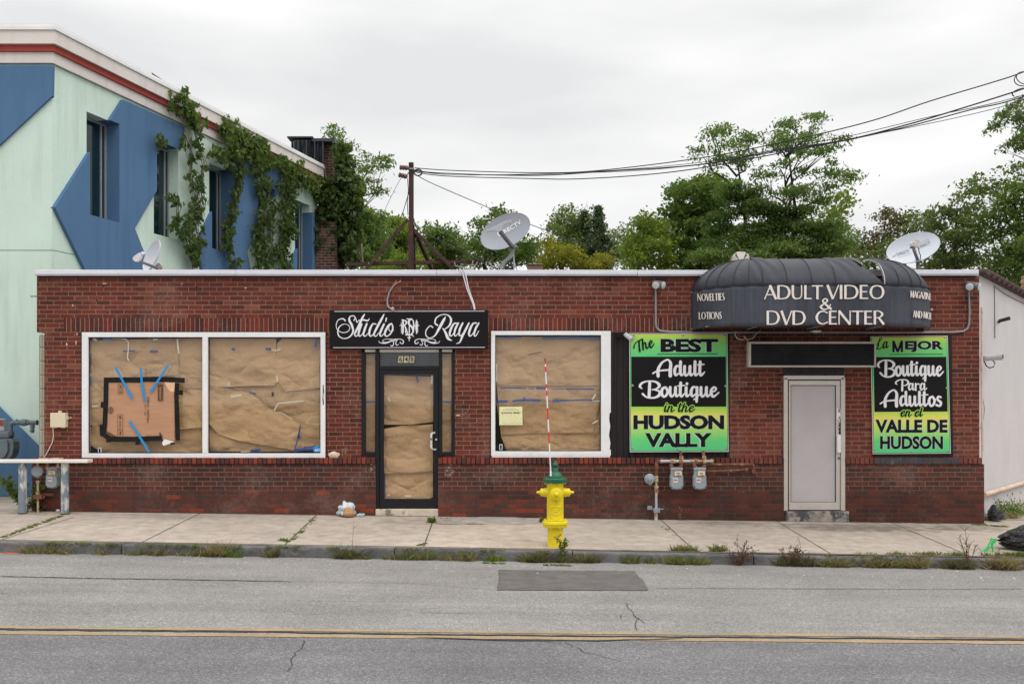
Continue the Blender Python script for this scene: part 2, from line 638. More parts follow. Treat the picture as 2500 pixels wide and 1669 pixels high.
# curb stones, rounded nose, each a little out of line
cb = MB()
prof = [(12.17, -0.002), (12.03, 0.0), (12.012, -0.006), (12.004, -0.02), (11.985, -0.20)]
x = -40.0
while x < 40:
    ln = rnd.uniform(1.5, 2.4)
    dz, dy = rnd.uniform(-0.006, 0.006), rnd.uniform(-0.012, 0.012)
    x1 = x + ln - 0.012
    a = [(x, y + dy, walkz(x, 12.0) + z + dz) for y, z in prof]
    b_ = [(x1, y + dy, walkz(x1, 12.0) + z + dz) for y, z in prof]
    n = len(prof)
    cb.add(a + b_, [(i, i + 1, i + 1 + n, i + n) for i in range(n - 1)] + [list(range(n))[::-1], list(range(n, 2 * n))])
    x += ln
struct('curb', cb, m_curb)

m_tar = M('crack filler', H(72, 70, 69), 0.9, 0.3, 8)
m_dirt = M('joint dirt', H(92, 84, 72), 0.95, 0.4, 9)


def ribbon_on(mb, pts, w, fn, lift=0.004, jit=0.0, seg=0.12):
    """Thin strip on the ground along (x, y) pts, ragged edges."""
    P2 = []
    for (x0, y0), (x1, y1) in zip(pts[:-1], pts[1:]):
        k = max(1, int(math.hypot(x1 - x0, y1 - y0) / seg))
        for i in range(k):
            P2.append((x0 + (x1 - x0) * i / k, y0 + (y1 - y0) * i / k))
    P2.append(pts[-1])
    vs = []
    for i, (x, y) in enumerate(P2):
        a, b = P2[max(0, i - 1)], P2[min(len(P2) - 1, i + 1)]
        dx, dy = b[0] - a[0], b[1] - a[1]
        l = math.hypot(dx, dy) or 1
        nx, ny = -dy / l, dx / l
        x += rnd.uniform(-jit, jit); y += rnd.uniform(-jit, jit)
        wl, wr = w * rnd.uniform(0.6, 1.25) / 2, w * rnd.uniform(0.6, 1.25) / 2
        if jit and (i == 0 or i == len(P2) - 1): wl = wr = 0.002
        for sgn, ww in ((1, wl), (-1, wr)):
            q = (x + nx * ww * sgn, y + ny * ww * sgn)
            vs.append((q[0], q[1], fn(*q) + lift))
    mb.add(vs, [(2 * i, 2 * i + 1, 2 * i + 3, 2 * i + 2) for i in range(len(P2) - 1)])


# slab joints (seen running from the wall to the curb)
jt = MB()
for px0, py0, px1, py1 in ((495, 1250, 357, 1318), (775, 1255, 700, 1325), (1061, 1260, 1035, 1333), (1612, 1267, 1692, 1340),
                           (1889, 1268, 2043, 1360), (2173, 1274, 2357, 1352), (180, 1262, 0, 1318)):
    a, b_ = on_walk(px0, py0), on_walk(px1, py1)
    y1 = min(b_[1], 12.2)
    ribbon_on(jt, [(a[0], min(a[1], 14.93)), (a[0] + (b_[0] - a[0]) * (a[1] - 12.18) / (a[1] - b_[1] + 1e-6), 12.18)], 0.016, walkz, 0.003)
ribbon_on(jt, [(-14, 12.19), (14, 12.19)], 0.03, walkz, 0.003)
ribbon_on(jt, [(-14, 14.62), (-7.0, 14.62)], 0.014, walkz, 0.003)
ribbon_on(jt, [(-7.2, 14.93), (7.1, 14.92)], 0.05, walkz, 0.0035)
struct('sidewalk_joint', jt, m_dirt)

# yellow centre lines, worn, and the tar seam between them
m_yel = M('worn yellow paint', H(194, 164, 120), 0.85, 0.18, 4, spots=(30, 0.55, H(156, 146, 130)), bscale=90, bmp=0.3)
yl = MB()
for yc in (7.87, 7.675):
    for i in range(-60, 60):
        x0, x1 = i * 0.25, i * 0.25 + 0.25
        w0 = [rnd.uniform(0.036, 0.048) for _ in range(2)]
        vs = [(x0, yc - w0[0], 0), (x1, yc - w0[0], 0), (x1, yc + w0[1], 0), (x0, yc + w0[1], 0)]
        yl.add([(x, y, roadz(x, y) + 0.004) for x, y, _ in vs], [(0, 1, 2, 3)])
struct('road_marking', yl, m_yel)
tr = MB()
ribbon_on(tr, [(-7, 7.79), (-2.3, 7.785), (-0.6, 7.75), (7, 7.78)], 0.035, roadz, 0.006, 0.012)
ribbon_on(tr, [(-0.8, 7.66), (-0.1, 7.60), (0.6, 7.62), (1.3, 7.70)], 0.03, roadz, 0.006, 0.012)


def crack(pix, wdt):
    ribbon_on(tr, [on_road(*p)[:2] for p in pix], wdt, roadz, 0.006, 0.010, 0.035)


crack([(740, 1562), (742, 1572), (733, 1583), (722, 1592), (718, 1603), (708, 1612), (714, 1622), (700, 1640)], 0.0065)
crack([(1380, 1568), (1398, 1578), (1410, 1580), (1425, 1592), (1440, 1595), (1480, 1605), (1515, 1614)], 0.0065)
crack([(1330, 1566), (1352, 1570), (1375, 1569)], 0.0065)
crack([(1528, 1470), (1534, 1484), (1545, 1492), (1548, 1503), (1557, 1510), (1551, 1525), (1553, 1540)], 0.0065)
crack([(1514, 1500), (1517, 1510)], 0.006)
crack([(1545, 1500), (1562, 1512), (1574, 1522)], 0.006)
crack([(2310, 1580), (2330, 1588)], 0.0065)
crack([(0, 1407), (250, 1412), (520, 1416), (715, 1420)], 0.03)
crack([(1600, 1436), (1900, 1437), (2200, 1438), (2500, 1438)], 0.016)
crack([(715, 1420), (1000, 1424), (1215, 1440)], 0.0065)
struct('road_crack', tr, m_tar)

m_patch = M('patch asphalt', H(118, 113, 110), 0.9, 0.22, 6, bmp=0.6, bscale=150, spots=(1.5, 0.62, H(132, 126, 122)))
pt = MB()
pq = [on_road(px, py) for px, py in ((1213, 1440), (1400, 1441), (1583, 1441), (1572, 1420), (1548, 1394), (1390, 1393), (1217, 1391), (1219, 1412))]
pr_ = []
for (xa, ya, _), (xb, yb, _) in zip(pq, pq[1:] + pq[:1]):
    for k in range(14):
        pr_.append((xa + (xb - xa) * k / 14 + rnd.uniform(-.012, .012), ya + (yb - ya) * k / 14 + rnd.uniform(-.014, .014)))
pt.add([(x, y, roadz(x, y) + 0.006) for x, y in pr_], [tuple(range(len(pr_)))])
struct('road_patch', pt, m_patch)
gp = MB()
for px0, px1, py in ((1640, 1815, 1546), (190, 390, 1531)):
    a, b_ = on_road(px0, py), on_road(px1, py + 0.5)
    ribbon_on(gp, [a[:2], b_[:2]], 0.03, roadz, 0.005, 0.008)
struct('green_survey_line', gp, M('survey paint', H(135, 170, 140), 0.8, 0.3, 20))
cs = MB()
ring = []
for k in range(40):
    t = 2 * math.pi * k / 40
    a = on_walk(1200 + 125 * math.cos(t) * (1 + 0.25 * math.sin(5 * t + 1)), 1272 + 9 * math.sin(t) * (1 + 0.3 * math.sin(3 * t)))
    ring.append((a[0], a[1], walkz(a[0], a[1]) + 0.004))
cs.add(ring, [tuple(range(40))])
struct('sidewalk_patch', cs, concrete('fresh concrete skim', H(205, 199, 192), 0.5))

# ================================================================== brick shop
PAL_UP = [(0.0, V(78, 41, 34)), (0.08, V(97, 45, 34)), (0.3, V(105, 48, 36)), (0.5, V(91, 43, 34)), (0.66, V(110, 52, 38)), (0.82, V(99, 45, 35)), (0.94, V(118, 68, 52))]
PAL_LO = [(0.0, V(66, 40, 35)), (0.25, V(80, 44, 37)), (0.45, V(73, 42, 36)), (0.62, V(87, 47, 38)), (0.8, V(70, 48, 43)), (0.94, V(94, 46, 37))]
PAL_BOT = [(0.0, V(80, 47, 40)), (0.3, V(88, 48, 40)), (0.52, V(72, 51, 45)), (0.7, V(102, 50, 38)), (0.86, V(124, 55, 38)), (0.93, V(80, 51, 43))]
m_brick = brick('shop brick', 0.2155, 0.069, PAL_UP, V(136, 108, 93), 0.0085, xoff=0.06, zoff=0.02)
m_brick_lo = brick('bulkhead brick', 0.2155, 0.069, PAL_LO, V(118, 95, 83), 0.0082, xoff=0.13, zoff=0.012, low=(0.36, PAL_BOT, V(58, 42, 38)), stain=0.3)
m_soldier = brick('soldier brick', 0.0700, 0.30, [(0.0, V(74, 36, 31)), (0.2, V(96, 42, 34)), (0.5, V(84, 40, 34)), (0.7, V(110, 46, 36)), (0.9, V(68, 38, 35))], V(146, 118, 100), 0.009, stagger=0.0, upright=True, zoff=0.05)
m_dark = M('dark interior', (0.012, 0.012, 0.013), 0.9, 0.2, 2, bmp=0)
m_white = M('white trim paint', V(222, 219, 222), 0.5, 0.07, 3, spots=(30, 0.71, V(120, 116, 116)), bmp=0.12, bscale=30)
m_coping = M('coping metal', V(206, 206, 214), 0.5, 0.08, 2.2, spots=(14, 0.66, V(165, 163, 168)), bmp=0.1, stretch=(1, 1, 3))
m_black = M('black door paint', V(24, 24, 28), 0.45, 0.15, 4, bmp=0.1, spots=(14, 0.76, V(64, 64, 68)), spec=.25)
m_blackwood = M('black stained boards', V(30, 23, 23), 0.75, 0.4, 3, stretch=(6, 6, 0.7), bmp=0.4, bscale=20)
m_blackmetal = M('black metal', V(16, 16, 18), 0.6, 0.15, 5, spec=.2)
m_roofing = M('roofing felt', (0.06, 0.06, 0.06), 0.9, 0.3, 2)
m_glass = glassmat('shop glass')

shop = thing('brick_shop', (0.0, 15.0, -0.1), 'long single storey red brick shop with papered windows and white coping', 'shop building')
GB = -0.62     # everything that meets the ground runs down below it


def wallbox(mb, px0, px1, py0, py1, y0=15.0, y1=15.3, bottom=None):
    mb.box(fx(px0), fx(px1), y0, y1, bottom if bottom is not None else fz(py1), fz(py0))


wl = MB()
wallbox(wl, 90, 2391, 674, 811)                      # band over all openings
wallbox(wl, 109, 201, 811, 1117)
wallbox(wl, 795, 883, 811, 1117)
wallbox(wl, 1110, 1199, 811, 1117)
wallbox(wl, 883, 1110, 811, 853)
wallbox(wl, 1781, 1912, 811, 1117)
wallbox(wl, 1912, 2058, 811, 917)
wallbox(wl, 2058, 2391, 811, 1117)
wallbox(wl, 883, 918.5, 1112.5, 1117)
wallbox(wl, 1070, 1110, 1112.5, 1117)
obj('front_wall', wl, m_brick, shop)
bl = MB()
for a, b_ in ((82, 918.5), (1070, 1914), (2061, 2399)):
    wallbox(bl, a, b_, 1132, 0, 14.95, 15.3, GB)
obj('bulkhead', bl, m_brick_lo, shop)
ns = MB()                                            # solid brick behind the sill so that no light gets in
for a, b_ in ((84, 917), (1071, 1912), (2062, 2396)):
    ns.box(fx(a), fx(b_), 14.975, 15.29, fz(1132), fz(1118.5))
obj('sill_bed', ns, M('dark joint mortar', V(62, 46, 42), 0.9, 0.3, 8), shop)


def island_brick(name, cols, rough=0.8):
    m, t, b = newmat(name)
    g = N(t, 'ShaderNodeNewGeometry')
    c = ramp(t, g.outputs['Random Per Island'], cols, 'CONSTANT')
    co = coords(t)
    c = mixc(t, 1.0, c, ramp(t, noise(t, co, 60, 4), [(0.3, 0.72), (0.7, 1.2)]), 'MULTIPLY')
    L(t, c, b.inputs['Base Color'])
    b.inputs['Roughness'].default_value = rough
    b.inputs['Specular IOR Level'].default_value = 0.3
    bump(t, b, noise(t, co, 110, 3), 0.4, 0.004)
    return m


m_row = island_brick('rowlock brick', [(0.0, V(78, 44, 40)), (0.2, V(104, 50, 42)), (0.45, V(88, 46, 42)), (0.65, V(120, 56, 44)), (0.85, V(68, 42, 40))])
m_row2 = island_brick('worn rowlock brick', [(0.0, V(94, 56, 48)), (0.3, V(112, 62, 52)), (0.6, V(104, 58, 50)), (0.85, V(80, 54, 50))])
for a, b_, mm, nm in ((84, 917, m_row, 'brick_sill'), (1071, 1780, m_row, 'brick_sill'), (1782, 1911, m_row2, 'brick_sill'), (2062, 2397, m_row2, 'brick_sill')):
    s_ = MB()
    x = fx(a)
    while x < fx(b_) - 0.03:
        x1 = min(x + 0.0715 - rnd.uniform(0.009, 0.014), fx(b_))
        s_.box(x, x1, 14.925 + rnd.uniform(-.003, .003), 15.0, fz(1131) + rnd.uniform(-.002, .002), fz(1116.5) + rnd.uniform(-.003, .003))
        x += 0.0715
    obj(nm, s_, mm, shop, 0.004)
bs = MB()                                            # sill bricks painted black under the right sign
x = fx(2134)
while x < fx(2335):
    bs.box(x, x + 0.061, 14.922, 14.926, fz(1131.5), fz(1116))
    x += 0.0715
obj('painted_sill', bs, M('black masonry paint', V(58, 58, 62), 0.6, 0.3, 6, spots=(8, 0.62, V(90, 84, 80))), shop)

so = MB()
so.box(fx(157), fx(1690), 14.996, 15.0, fz(809.5), fz(776.5))
obj('soldier_course', so, m_soldier, shop)
bh = MB()
x = fx(1913)
while x < fx(2055):
    bh.box(x, x + 0.062, 14.992, 15.0, fz(915.5), fz(898))
    x += 0.0715
obj('painted_lintel', bh, M('black lintel paint', V(38, 38, 44), 0.6, 0.3, 6), shop)

# coping: thin top flashing over a deeper face, joints every 3 m
cp = MB()
x0, xe = fx(91), fx(2384)
xb = x0
while xb < xe - 0.1:
    x1 = min(xb + 3.05, xe)
    dz = rnd.uniform(-0.004, 0.004)
    cp.box(xb + 0.002, x1 - 0.002, 14.915, 15.36, fz(671.5) + dz, fz(660.5) + dz)
    cp.box(xb + 0.002, x1 - 0.002, 14.928, 15.34, fz(674.5) + dz, fz(671.7) + dz)
    xb = x1
obj('coping', cp, m_coping, shop, 0.006)
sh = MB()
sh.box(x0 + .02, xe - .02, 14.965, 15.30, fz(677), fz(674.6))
obj('coping_shadow_gap', sh, m_blackmetal, shop)  # black strip below the coping, its shadow gap put in as colour

# left side wall, back wall, roof, floor: a dark closed box behind the shop fronts
inn = MB()
XL, XR_ = fx(93), fx(2388)
inn.box(XL, XL + 0.02, 15.3, 24, GB, 3.60)
inn.box(XL, XR_ + 3.0, 23.98, 24.0, GB, 3.45)
inn.box(XL + .02, XR_ + .02, 15.32, 23.97, -0.12, -0.10)
inn.box(XL + 0.02, XR_, 18.2, 18.22, -0.1, 3.42)
obj('inner_wall', inn, m_dark, shop)
rf = MB()
rf.poly([(XL + .01, 15.31, 3.44), (XR_ + .0, 15.31, 3.44), (XR_ + 5.6, 23.9, 3.44), (XL + .01, 23.9, 3.44)], (0, 0, 0.06))
obj('roof', rf, m_roofing, shop)
# glass block strip at the left corner
gbm, t, b = newmat('glass block')
b.inputs['Base Color'].default_value = V(150, 146, 130) + (1,)
b.inputs['Roughness'].default_value = 0.25
co = coords(t)
wv = N(t, 'ShaderNodeTexWave', Scale=14.0, Distortion=1.0); L(t, co, wv.inputs['Vector'])
L(t, ramp(t, wv.outputs['Fac'], [(0.25, V(104, 102, 88)), (0.75, V(168, 164, 148))]), b.inputs['Base Color'])
bump(t, b, wv.outputs['Fac'], 0.4, 0.01)
gb = MB()
z = fz(1117)
while z < fz(825):
    gb.box(fx(93), fx(107), 15.03, 15.12, z + 0.008, z + 0.202)
    z += 0.2095
obj('glass_block', gb, gbm, shop, 0.012)
gj = MB()
gj.box(fx(92), fx(109), 15.045, 15.16, fz(1118), fz(821.5))
obj('block_mortar', gj, M('pale mortar', V(168, 146, 128), 0.9, 0.2, 10), shop)
# mortar bruises, old anchor holes, chips on the brick face
ch = MB()
for px, py, w_, h_ in ((255, 692, 14, 3), (600, 703, 5, 4), (262, 962 - 10, 4, 3), (178, 745, 4, 6), (163, 840, 4, 8), (188, 815, 3, 9), (186, 836, 3, 10), (445, 692, 3, 3), (2275, 755, 8, 7), (1850, 957, 3, 3), (172, 1019, 7, 3)):
    n = 9
    ch.add([(fx(px + w_ / 2 * math.cos(6.28 * k / n) * rnd.uniform(.7, 1.2)), 14.9975, fz(py + h_ / 2 * math.sin(6.28 * k / n) * rnd.uniform(.7, 1.2))) for k in range(n)], [tuple(range(n))])
obj('brick_chip', ch, M('chipped brick', V(205, 165, 140), 0.9, 0.3, 20), shop)
hl = MB()
for px, py in ((236, 733), (263, 763), (206, 792), (281, 806), (252, 700), (480, 700), (1003, 703), (1062, 693), (1068, 704), (640, 735), (1500, 765), (1350, 700), (1610, 690)):
    hl.lathe([(0.011, 0), (0.011, 0.003)], (fx(px), 15.0, fz(py)), (0, -1, 0), 8)
obj('anchor_hole', hl, m_dark, shop)
# pale efflorescence and dirt splashes
ef = MB()
for px, py, w_, h_ in ((843, 1098, 20, 16), (907, 1140, 16, 30), (1095, 1150, 26, 34)):
    n = 18
    yy = 14.9975 if py < 1110 else 14.9465
    ef.add([(fx(px + w_ / 2 * math.cos(6.28 * k / n) * rnd.uniform(.5, 1.2), yy), yy, fz(py + h_ / 2 * math.sin(6.28 * k / n) * rnd.uniform(.5, 1.2), yy)) for k in range(n)], [tuple(range(n))])
efm, t, b = newmat('lime bloom')
t.nodes.remove(b)
d_ = N(t, 'ShaderNodeBsdfDiffuse', Color=V(175, 150, 145) + (1,)); tr_ = N(t, 'ShaderNodeBsdfTransparent')
mxs = N(t, 'ShaderNodeMixShader'); L(t, ramp(t, noise(t, coords(t), 26, 5, .65), [(0.45, 0.0), (0.72, 0.75)]), mxs.inputs[0])
L(t, tr_.outputs[0], mxs.inputs[1]); L(t, d_.outputs[0], mxs.inputs[2]); L(t, mxs.outputs[0], t.nodes['Material Output'].inputs['Surface'])
obj('lime_stain', ef, efm, shop)

# ---- windows
def frame_rect(mb, ox0, ox1, oy0, oy1, ix0, ix1, iy0, iy1, y0, y1, mi=0):
    """Flat picture frame in photo pixels on the facade: outer and inner rectangles."""
    mb.box(fx(ox0), fx(ox1), y0, y1, fz(iy0), fz(oy0), mi)
    mb.box(fx(ox0), fx(ox1), y0, y1, fz(oy1), fz(iy1), mi)
    mb.box(fx(ox0), fx(ix0), y0, y1, fz(iy1), fz(iy0), mi)
    mb.box(fx(ix1), fx(ox1), y0, y1, fz(iy1), fz(iy0), mi)


def pane(px0, px1, py0, py1, y=15.035):
    g = MB()
    g.box(fx(px0), fx(px1), y, y + 0.006, fz(py1), fz(py0))
    return g


dw = MB(); frame_rect(dw, 201, 795, 811, 1117, 216, 783, 823, 1106, 14.978, 15.07)
win1 = obj('window', dw, m_white, shop, 0.004)
ml = MB(); ml.box(fx(495), fx(508), 14.976, 15.07, fz(1106), fz(823))
obj('mullion', ml, m_white, win1, 0.004)
obj('pane', pane(216, 495, 823, 1106), m_glass, win1)
obj('pane', pane(508, 783, 823, 1106), m_glass, win1)
gk = MB()
for a, b_ in ((216, 495), (508, 783)):
    frame_rect(gk, a, b_, 823, 1106, a + 1.6, b_ - 1.6, 825.5, 1104, 15.018, 15.034)
obj('gasket', gk, m_blackmetal, win1)

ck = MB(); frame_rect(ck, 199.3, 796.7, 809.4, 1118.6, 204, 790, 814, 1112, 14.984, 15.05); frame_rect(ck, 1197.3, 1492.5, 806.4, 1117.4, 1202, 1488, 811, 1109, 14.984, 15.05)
obj('caulk_shadow_line', ck, m_blackmetal, shop)  # black outline: caulk, and the dark shadow round the frames painted in
dw = MB(); frame_rect(dw, 1199, 1491, 808, 1112, 1209, 1467, 818, 1101, 14.978, 15.07)
dw.box(fx(1201), fx(1489), 14.98, 15.07, fz(1116), fz(1112))
win2 = obj('window', dw, m_white, shop, 0.004)
obj('pane', pane(1209, 1467, 818, 1101), m_glass, win2)
gk = MB(); frame_rect(gk, 1209, 1467, 818, 1101, 1210.5, 1465, 820, 1099, 15.018, 15.034)
obj('gasket', gk, m_blackmetal, win2)
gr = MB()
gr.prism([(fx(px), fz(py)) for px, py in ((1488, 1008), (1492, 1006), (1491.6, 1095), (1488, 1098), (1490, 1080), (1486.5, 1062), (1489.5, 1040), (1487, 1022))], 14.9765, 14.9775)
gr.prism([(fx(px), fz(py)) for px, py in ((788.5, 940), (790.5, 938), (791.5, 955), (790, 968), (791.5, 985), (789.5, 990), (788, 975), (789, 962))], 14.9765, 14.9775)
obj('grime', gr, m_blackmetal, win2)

# black board infill where another window used to be
bd = MB()
x = 1491.0
while x < 1780:
    bd.box(fx(x) + 0.002, fx(min(x + 15.5, 1781)) - 0.002, 15.015 + rnd.uniform(0, .004), 15.06, fz(1117), fz(811.5))
    x += 15.5
bd.box(fx(1491), fx(1781), 15.05, 15.08, fz(1117), fz(811.5))
for a in (1491.2, 1539, 1774):
    bd.box(fx(a), fx(a + 6.5), 14.99, 15.02, fz(1117), fz(812))
obj('board_infill', bd, m_blackwood, shop, 0.003)

# ---- papered glass door, number 648
fr = MB()
fr.box(fx(883), fx(892), 14.985, 15.08, fz(1112), fz(858))            # sidelight frames
fr.box(fx(1103), fx(1110), 14.985, 15.08, fz(1112), fz(858))
fr.box(fx(917), fx(926.5), 14.975, 15.08, fz(1240), fz(853))          # jambs
fr.box(fx(1071.5), fx(1079), 14.975, 15.08, fz(1240), fz(853))
fr.box(fx(892), fx(917), 14.985, 15.08, fz(1112), fz(1103.5))
fr.box(fx(1079), fx(1103), 14.985, 15.08, fz(1112), fz(1103.5))
fr.box(fx(926.5), fx(1071.5), 14.982, 15.08, fz(902), fz(893))
fr.box(fx(892), fx(917), 14.99, 15.08, fz(862), fz(859))
fr.box(fx(1079), fx(1103), 14.99, 15.08, fz(862), fz(859))
door = obj('door', fr, m_black, shop, 0.004)
hd = MB(); hd.box(fx(891), fx(1104), 14.99, 15.08, fz(859.2), fz(852.5))
obj('header_strip', hd, M('bare wood strip', V(205, 197, 190), 0.7, 0.15, 8, spots=(5, .66, V(120, 112, 108))), door)
lf = MB(); frame_rect(lf, 927, 1071, 902.5, 1240, 937, 1059, 912, 1217, 14.988, 15.045)
obj('door_leaf', lf, m_black, door, 0.006)
tg = MB()
tg.box(fx(926.5), fx(1071.5), 15.03, 15.036, fz(893), fz(859))
obj('transom_glass', tg, m_glass, door)
tb = MB(); tb.box(fx(926.5), fx(1071.5), 15.06, 15.065, fz(893), fz(859))
obj('transom_film', tb, M('creased black plastic', V(44, 46, 50), 0.3, 0.5, 4, bmp=0.8, bscale=7), door)
dg_ = MB(); dg_.box(fx(937), fx(1059), 15.025, 15.031, fz(1217), fz(912))
obj('door_glass', dg_, m_glass, door)
sg = MB()
sg.box(fx(892), fx(917), 15.03, 15.036, fz(1104), fz(862)); sg.box(fx(1079), fx(1103), 15.03, 15.036, fz(1104), fz(862))
obj('sidelight_glass', sg, m_glass, door)
hn = MB()
hn.tube([P(1061, 1056, 14.985), P(1056, 1057, 14.93), P(1052.5, 1060, 14.925), P(1052.5, 1092, 14.925), P(1056, 1096, 14.93), P(1064, 1097, 14.985)], 0.016, 10)
obj('handle', hn, M('worn chrome', V(205, 205, 205), 0.35, 0.2, 8, metal=0.3, spots=(9, .6, V(60, 60, 60))), door)
lk = MB(); lk.lathe([(0.016, 0), (0.016, 0.012), (0.008, 0.014)], P(1065, 1072.5, 14.988), (0, -1, 0), 14)
obj('lock', lk, M('lock steel', V(190, 190, 185), 0.3, 0.1, 8, metal=0.9), door)
st = MB()
st.box(fx(918), fx(1070.5), 14.93, 15.3, GB, fz(1241))
obj('door_step', st, M('door step stone', V(186, 173, 157), 0.9, 0.2, 4, spots=(7, 0.54, V(120, 108, 96)), bmp=0.6, bscale=25), shop, 0.015)

# ---- aluminium door at the right
al = M('bronze aluminium', V(184, 176, 168), 0.35, 0.1, 3, metal=0.35, spots=(16, .72, V(130, 124, 120)))
fr = MB()
fr.box(fx(1911.5), fx(1921), 14.94, 15.1, fz(1245), fz(922))
fr.box(fx(2050), fx(2060.5), 14.94, 15.1, fz(1245), fz(922))
fr.box(fx(1911), fx(2058), 14.94, 15.1, fz(926), fz(916.5))
door2 = obj('door', fr, al, shop, 0.004)
st_ = MB(); st_.box(fx(1921.4), fx(1923.6), 14.955, 15.08, fz(1245), fz(926)); st_.box(fx(1921), fx(2050), 14.955, 15.08, fz(928), fz(926.4))
obj('door_stop', st_, m_blackmetal, door2)
lf = MB(); frame_rect(lf, 1924, 2049.4, 928.5, 1243.5, 1929, 2039, 940, 1225, 14.962, 15.05)
leaf2 = obj('door_leaf', lf, al, door2, 0.005)
pn = MB(); pn.box(fx(1929), fx(2039), 14.985, 15.04, fz(1225), fz(940))
obj('door_panel', pn, M('grey door panel', V(168, 163, 164), 0.5, 0.05, 3, bmp=0.15, bscale=160, spots=(60, 0.68, V(150, 145, 146))), door2)
gk = MB(); frame_rect(gk, 1929, 2039, 940, 1225, 1929.8, 2038.2, 940.8, 1224.2, 14.966, 14.984)
obj('panel_bead', gk, m_blackmetal, door2)
hp = MB(); hp.box(fx(2041.5), fx(2049.5), 14.93, 14.961, fz(1104), fz(1060.5)); hp.box(fx(2040), fx(2043), 14.915, 14.95, fz(1103), fz(1062))
obj('handle', hp, M('white pull plate', V(225, 226, 226), 0.4, 0.08, 8), door2, 0.005)
lk = MB(); lk.lathe([(0.02, 0), (0.02, 0.01), (0.01, 0.012)], P(2048, 1117.5, 14.962), (0, -1, 0), 14)
obj('lock', lk, M('lock bronze', V(120, 112, 104), 0.35, 0.1, 8, metal=0.9), door2)
sk = MB(); sk.box(fx(2041), fx(2050), 14.9585, 14.9605, fz(1022), fz(996))
sk.box(fx(2044), fx(2049), 14.9565, 14.958, fz(1001), fz(997), 1)
sk.box(fx(2044), fx(2049), 14.9565, 14.958, fz(1006), fz(1002), 2)
sk.box(fx(2045), fx(2049), 14.9565, 14.958, fz(1020), fz(1017), 3)
obj('sticker', sk, [M('white sticker', V(218, 220, 222), 0.5, 0.05, 8), M('sticker blue', V(70, 130, 200), 0.5, 0.05), M('sticker red', V(190, 50, 55), 0.5, 0.05), m_blackmetal], door2)
sk = MB(); sk.box(fx(2045), fx(2050.5), 14.9585, 14.9605, fz(1060), fz(1030.5))
pull_tag = sk
st = MB()
st.box(fx(1916), fx(2069), 14.91, 15.3, GB, fz(1246))
obj('door_step', st, M('painted step', V(140, 132, 126), 0.85, 0.35, 3, spots=(4.5, 0.50, V(66, 66, 70)), bmp=0.7, bscale=20), shop, 0.015)

# ---- white rendered side wall running back to the right, tiled coping
m_render = M('white render', V(180, 177, 178), 0.9, 0.06, 1.2, spots=(1.4, 0.66, V(176, 172, 172)), bmp=0.35, bscale=45)
D0 = Vector((fx(2390), 15.02, 0)); DV = Vector((2.37, 3.30, 0)).normalized(); DN = Vector((DV.y, -DV.x, 0))
def onside(px, py, off=0.0):
    """Point of the rendered side wall seen at (px, py), off metres proud of it."""
    a = (px - CX) / FPX
    o = D0 + DN * off
    t = (a * o.y - o.x) / (DV.x - a * DV.y)
    q = o + DV * t
    return Vector((q.x, q.y, ZC + (CY - py) * q.y / FPX))
LEN = 11.0
sw_ = MB()
a, b_ = D0, D0 + DV * LEN
sw_.poly([(a.x, a.y, GB), (b_.x, b_.y, GB), (b_.x, b_.y, 3.63), (a.x, a.y, 3.63)], -DN * 0.25)
obj('side_wall', sw_, m_render, shop)
tl = MB()
m_tile = M('weathered clay tile', V(70, 53, 48), 0.85, 0.3, 6, spots=(5, .6, V(54, 44, 42)), bmp=0.4)
k = 0.0
while k < LEN:
    c = D0 + DV * (k + 0.21) + Vector((0, 0, 3.66)) - DN * 0.08
    tl.obox(c, DV * 0.21, DN * 0.19, Vector((0, 0, 0.028)))
    e = D0 + DV * (k + 0.40) - DN * 0.08
    tl.tube([e + DN * 0.23 + Vector((0, 0, 3.645)), e + DN * 0.12 + Vector((0, 0, 3.71)), e - DN * 0.12 + Vector((0, 0, 3.72))], [0.05, 0.055, 0.05], 10)
    k += 0.44
obj('tile_coping', tl, m_tile, shop, 0.01)
pp = MB()
m_pipe = M('dirty plastic pipe', V(196, 174, 156), 0.6, 0.2, 5, spots=(6, .6, V(165, 125, 98)))
pp.tube([onside(2403, 1207, .05), onside(2440, 1196, .05), onside(2500, 1178, .05), D0 + DV * 8 + DN * .05 + Vector((0, 0, onside(2500, 1178).z))], 0.04, 10)
obj('drain_pipe', pp, m_pipe, shop)
pp = MB()
pp.tube([P(2397, 750, 14.98), P(2397, 960, 14.98), P(2399, 1117, 14.98)], 0.018, 8)
obj('corner_pipe', pp, m_pipe, shop)
wr = MB()
wr.tube([onside(2429, 825, .012), onside(2428, 698, .012), onside(2450, 715, .012), onside(2480, 731, .012), onside(2500, 740, .012), onside(2540, 757, .012)], 0.008, 6)
wr.tube([onside(2399, 968, .012), onside(2404, 1000, .012), onside(2400, 1030, .012), onside(2394, 1045, .03)], 0.005, 6)
obj('wall_wire', wr, M('grey wire', V(120, 118, 118), 0.6, 0.1), shop)

# ================================================================== blue and mint building at the left
WX0, WY0 = -8.06, 17.0                       # its street corner
WU = Vector((0.266, 1.0, 0)).normalized()    # along the side wall, away from the street
WNN = Vector((WU.y, -WU.x, 0))               # outward, towards the shop roof


def onwall(px, py, off=0.0):
    """(distance along the side wall, height, world point) seen at (px, py), off metres proud."""
    a = (px - CX) / FPX
    ox, oy = WX0 + WNN.x * off, WY0 + WNN.y * off
    t = (a * oy - ox) / (WU.x - a * WU.y)
    X, Y = ox + WU.x * t, oy + WU.y * t
    return t, ZC + (CY - py) * Y / FPX, Vector((X, Y, ZC + (CY - py) * Y / FPX))


def wp(t, z, off=0.0):
    return Vector((WX0 + WU.x * t + WNN.x * off, WY0 + WU.y * t + WNN.y * off, z))


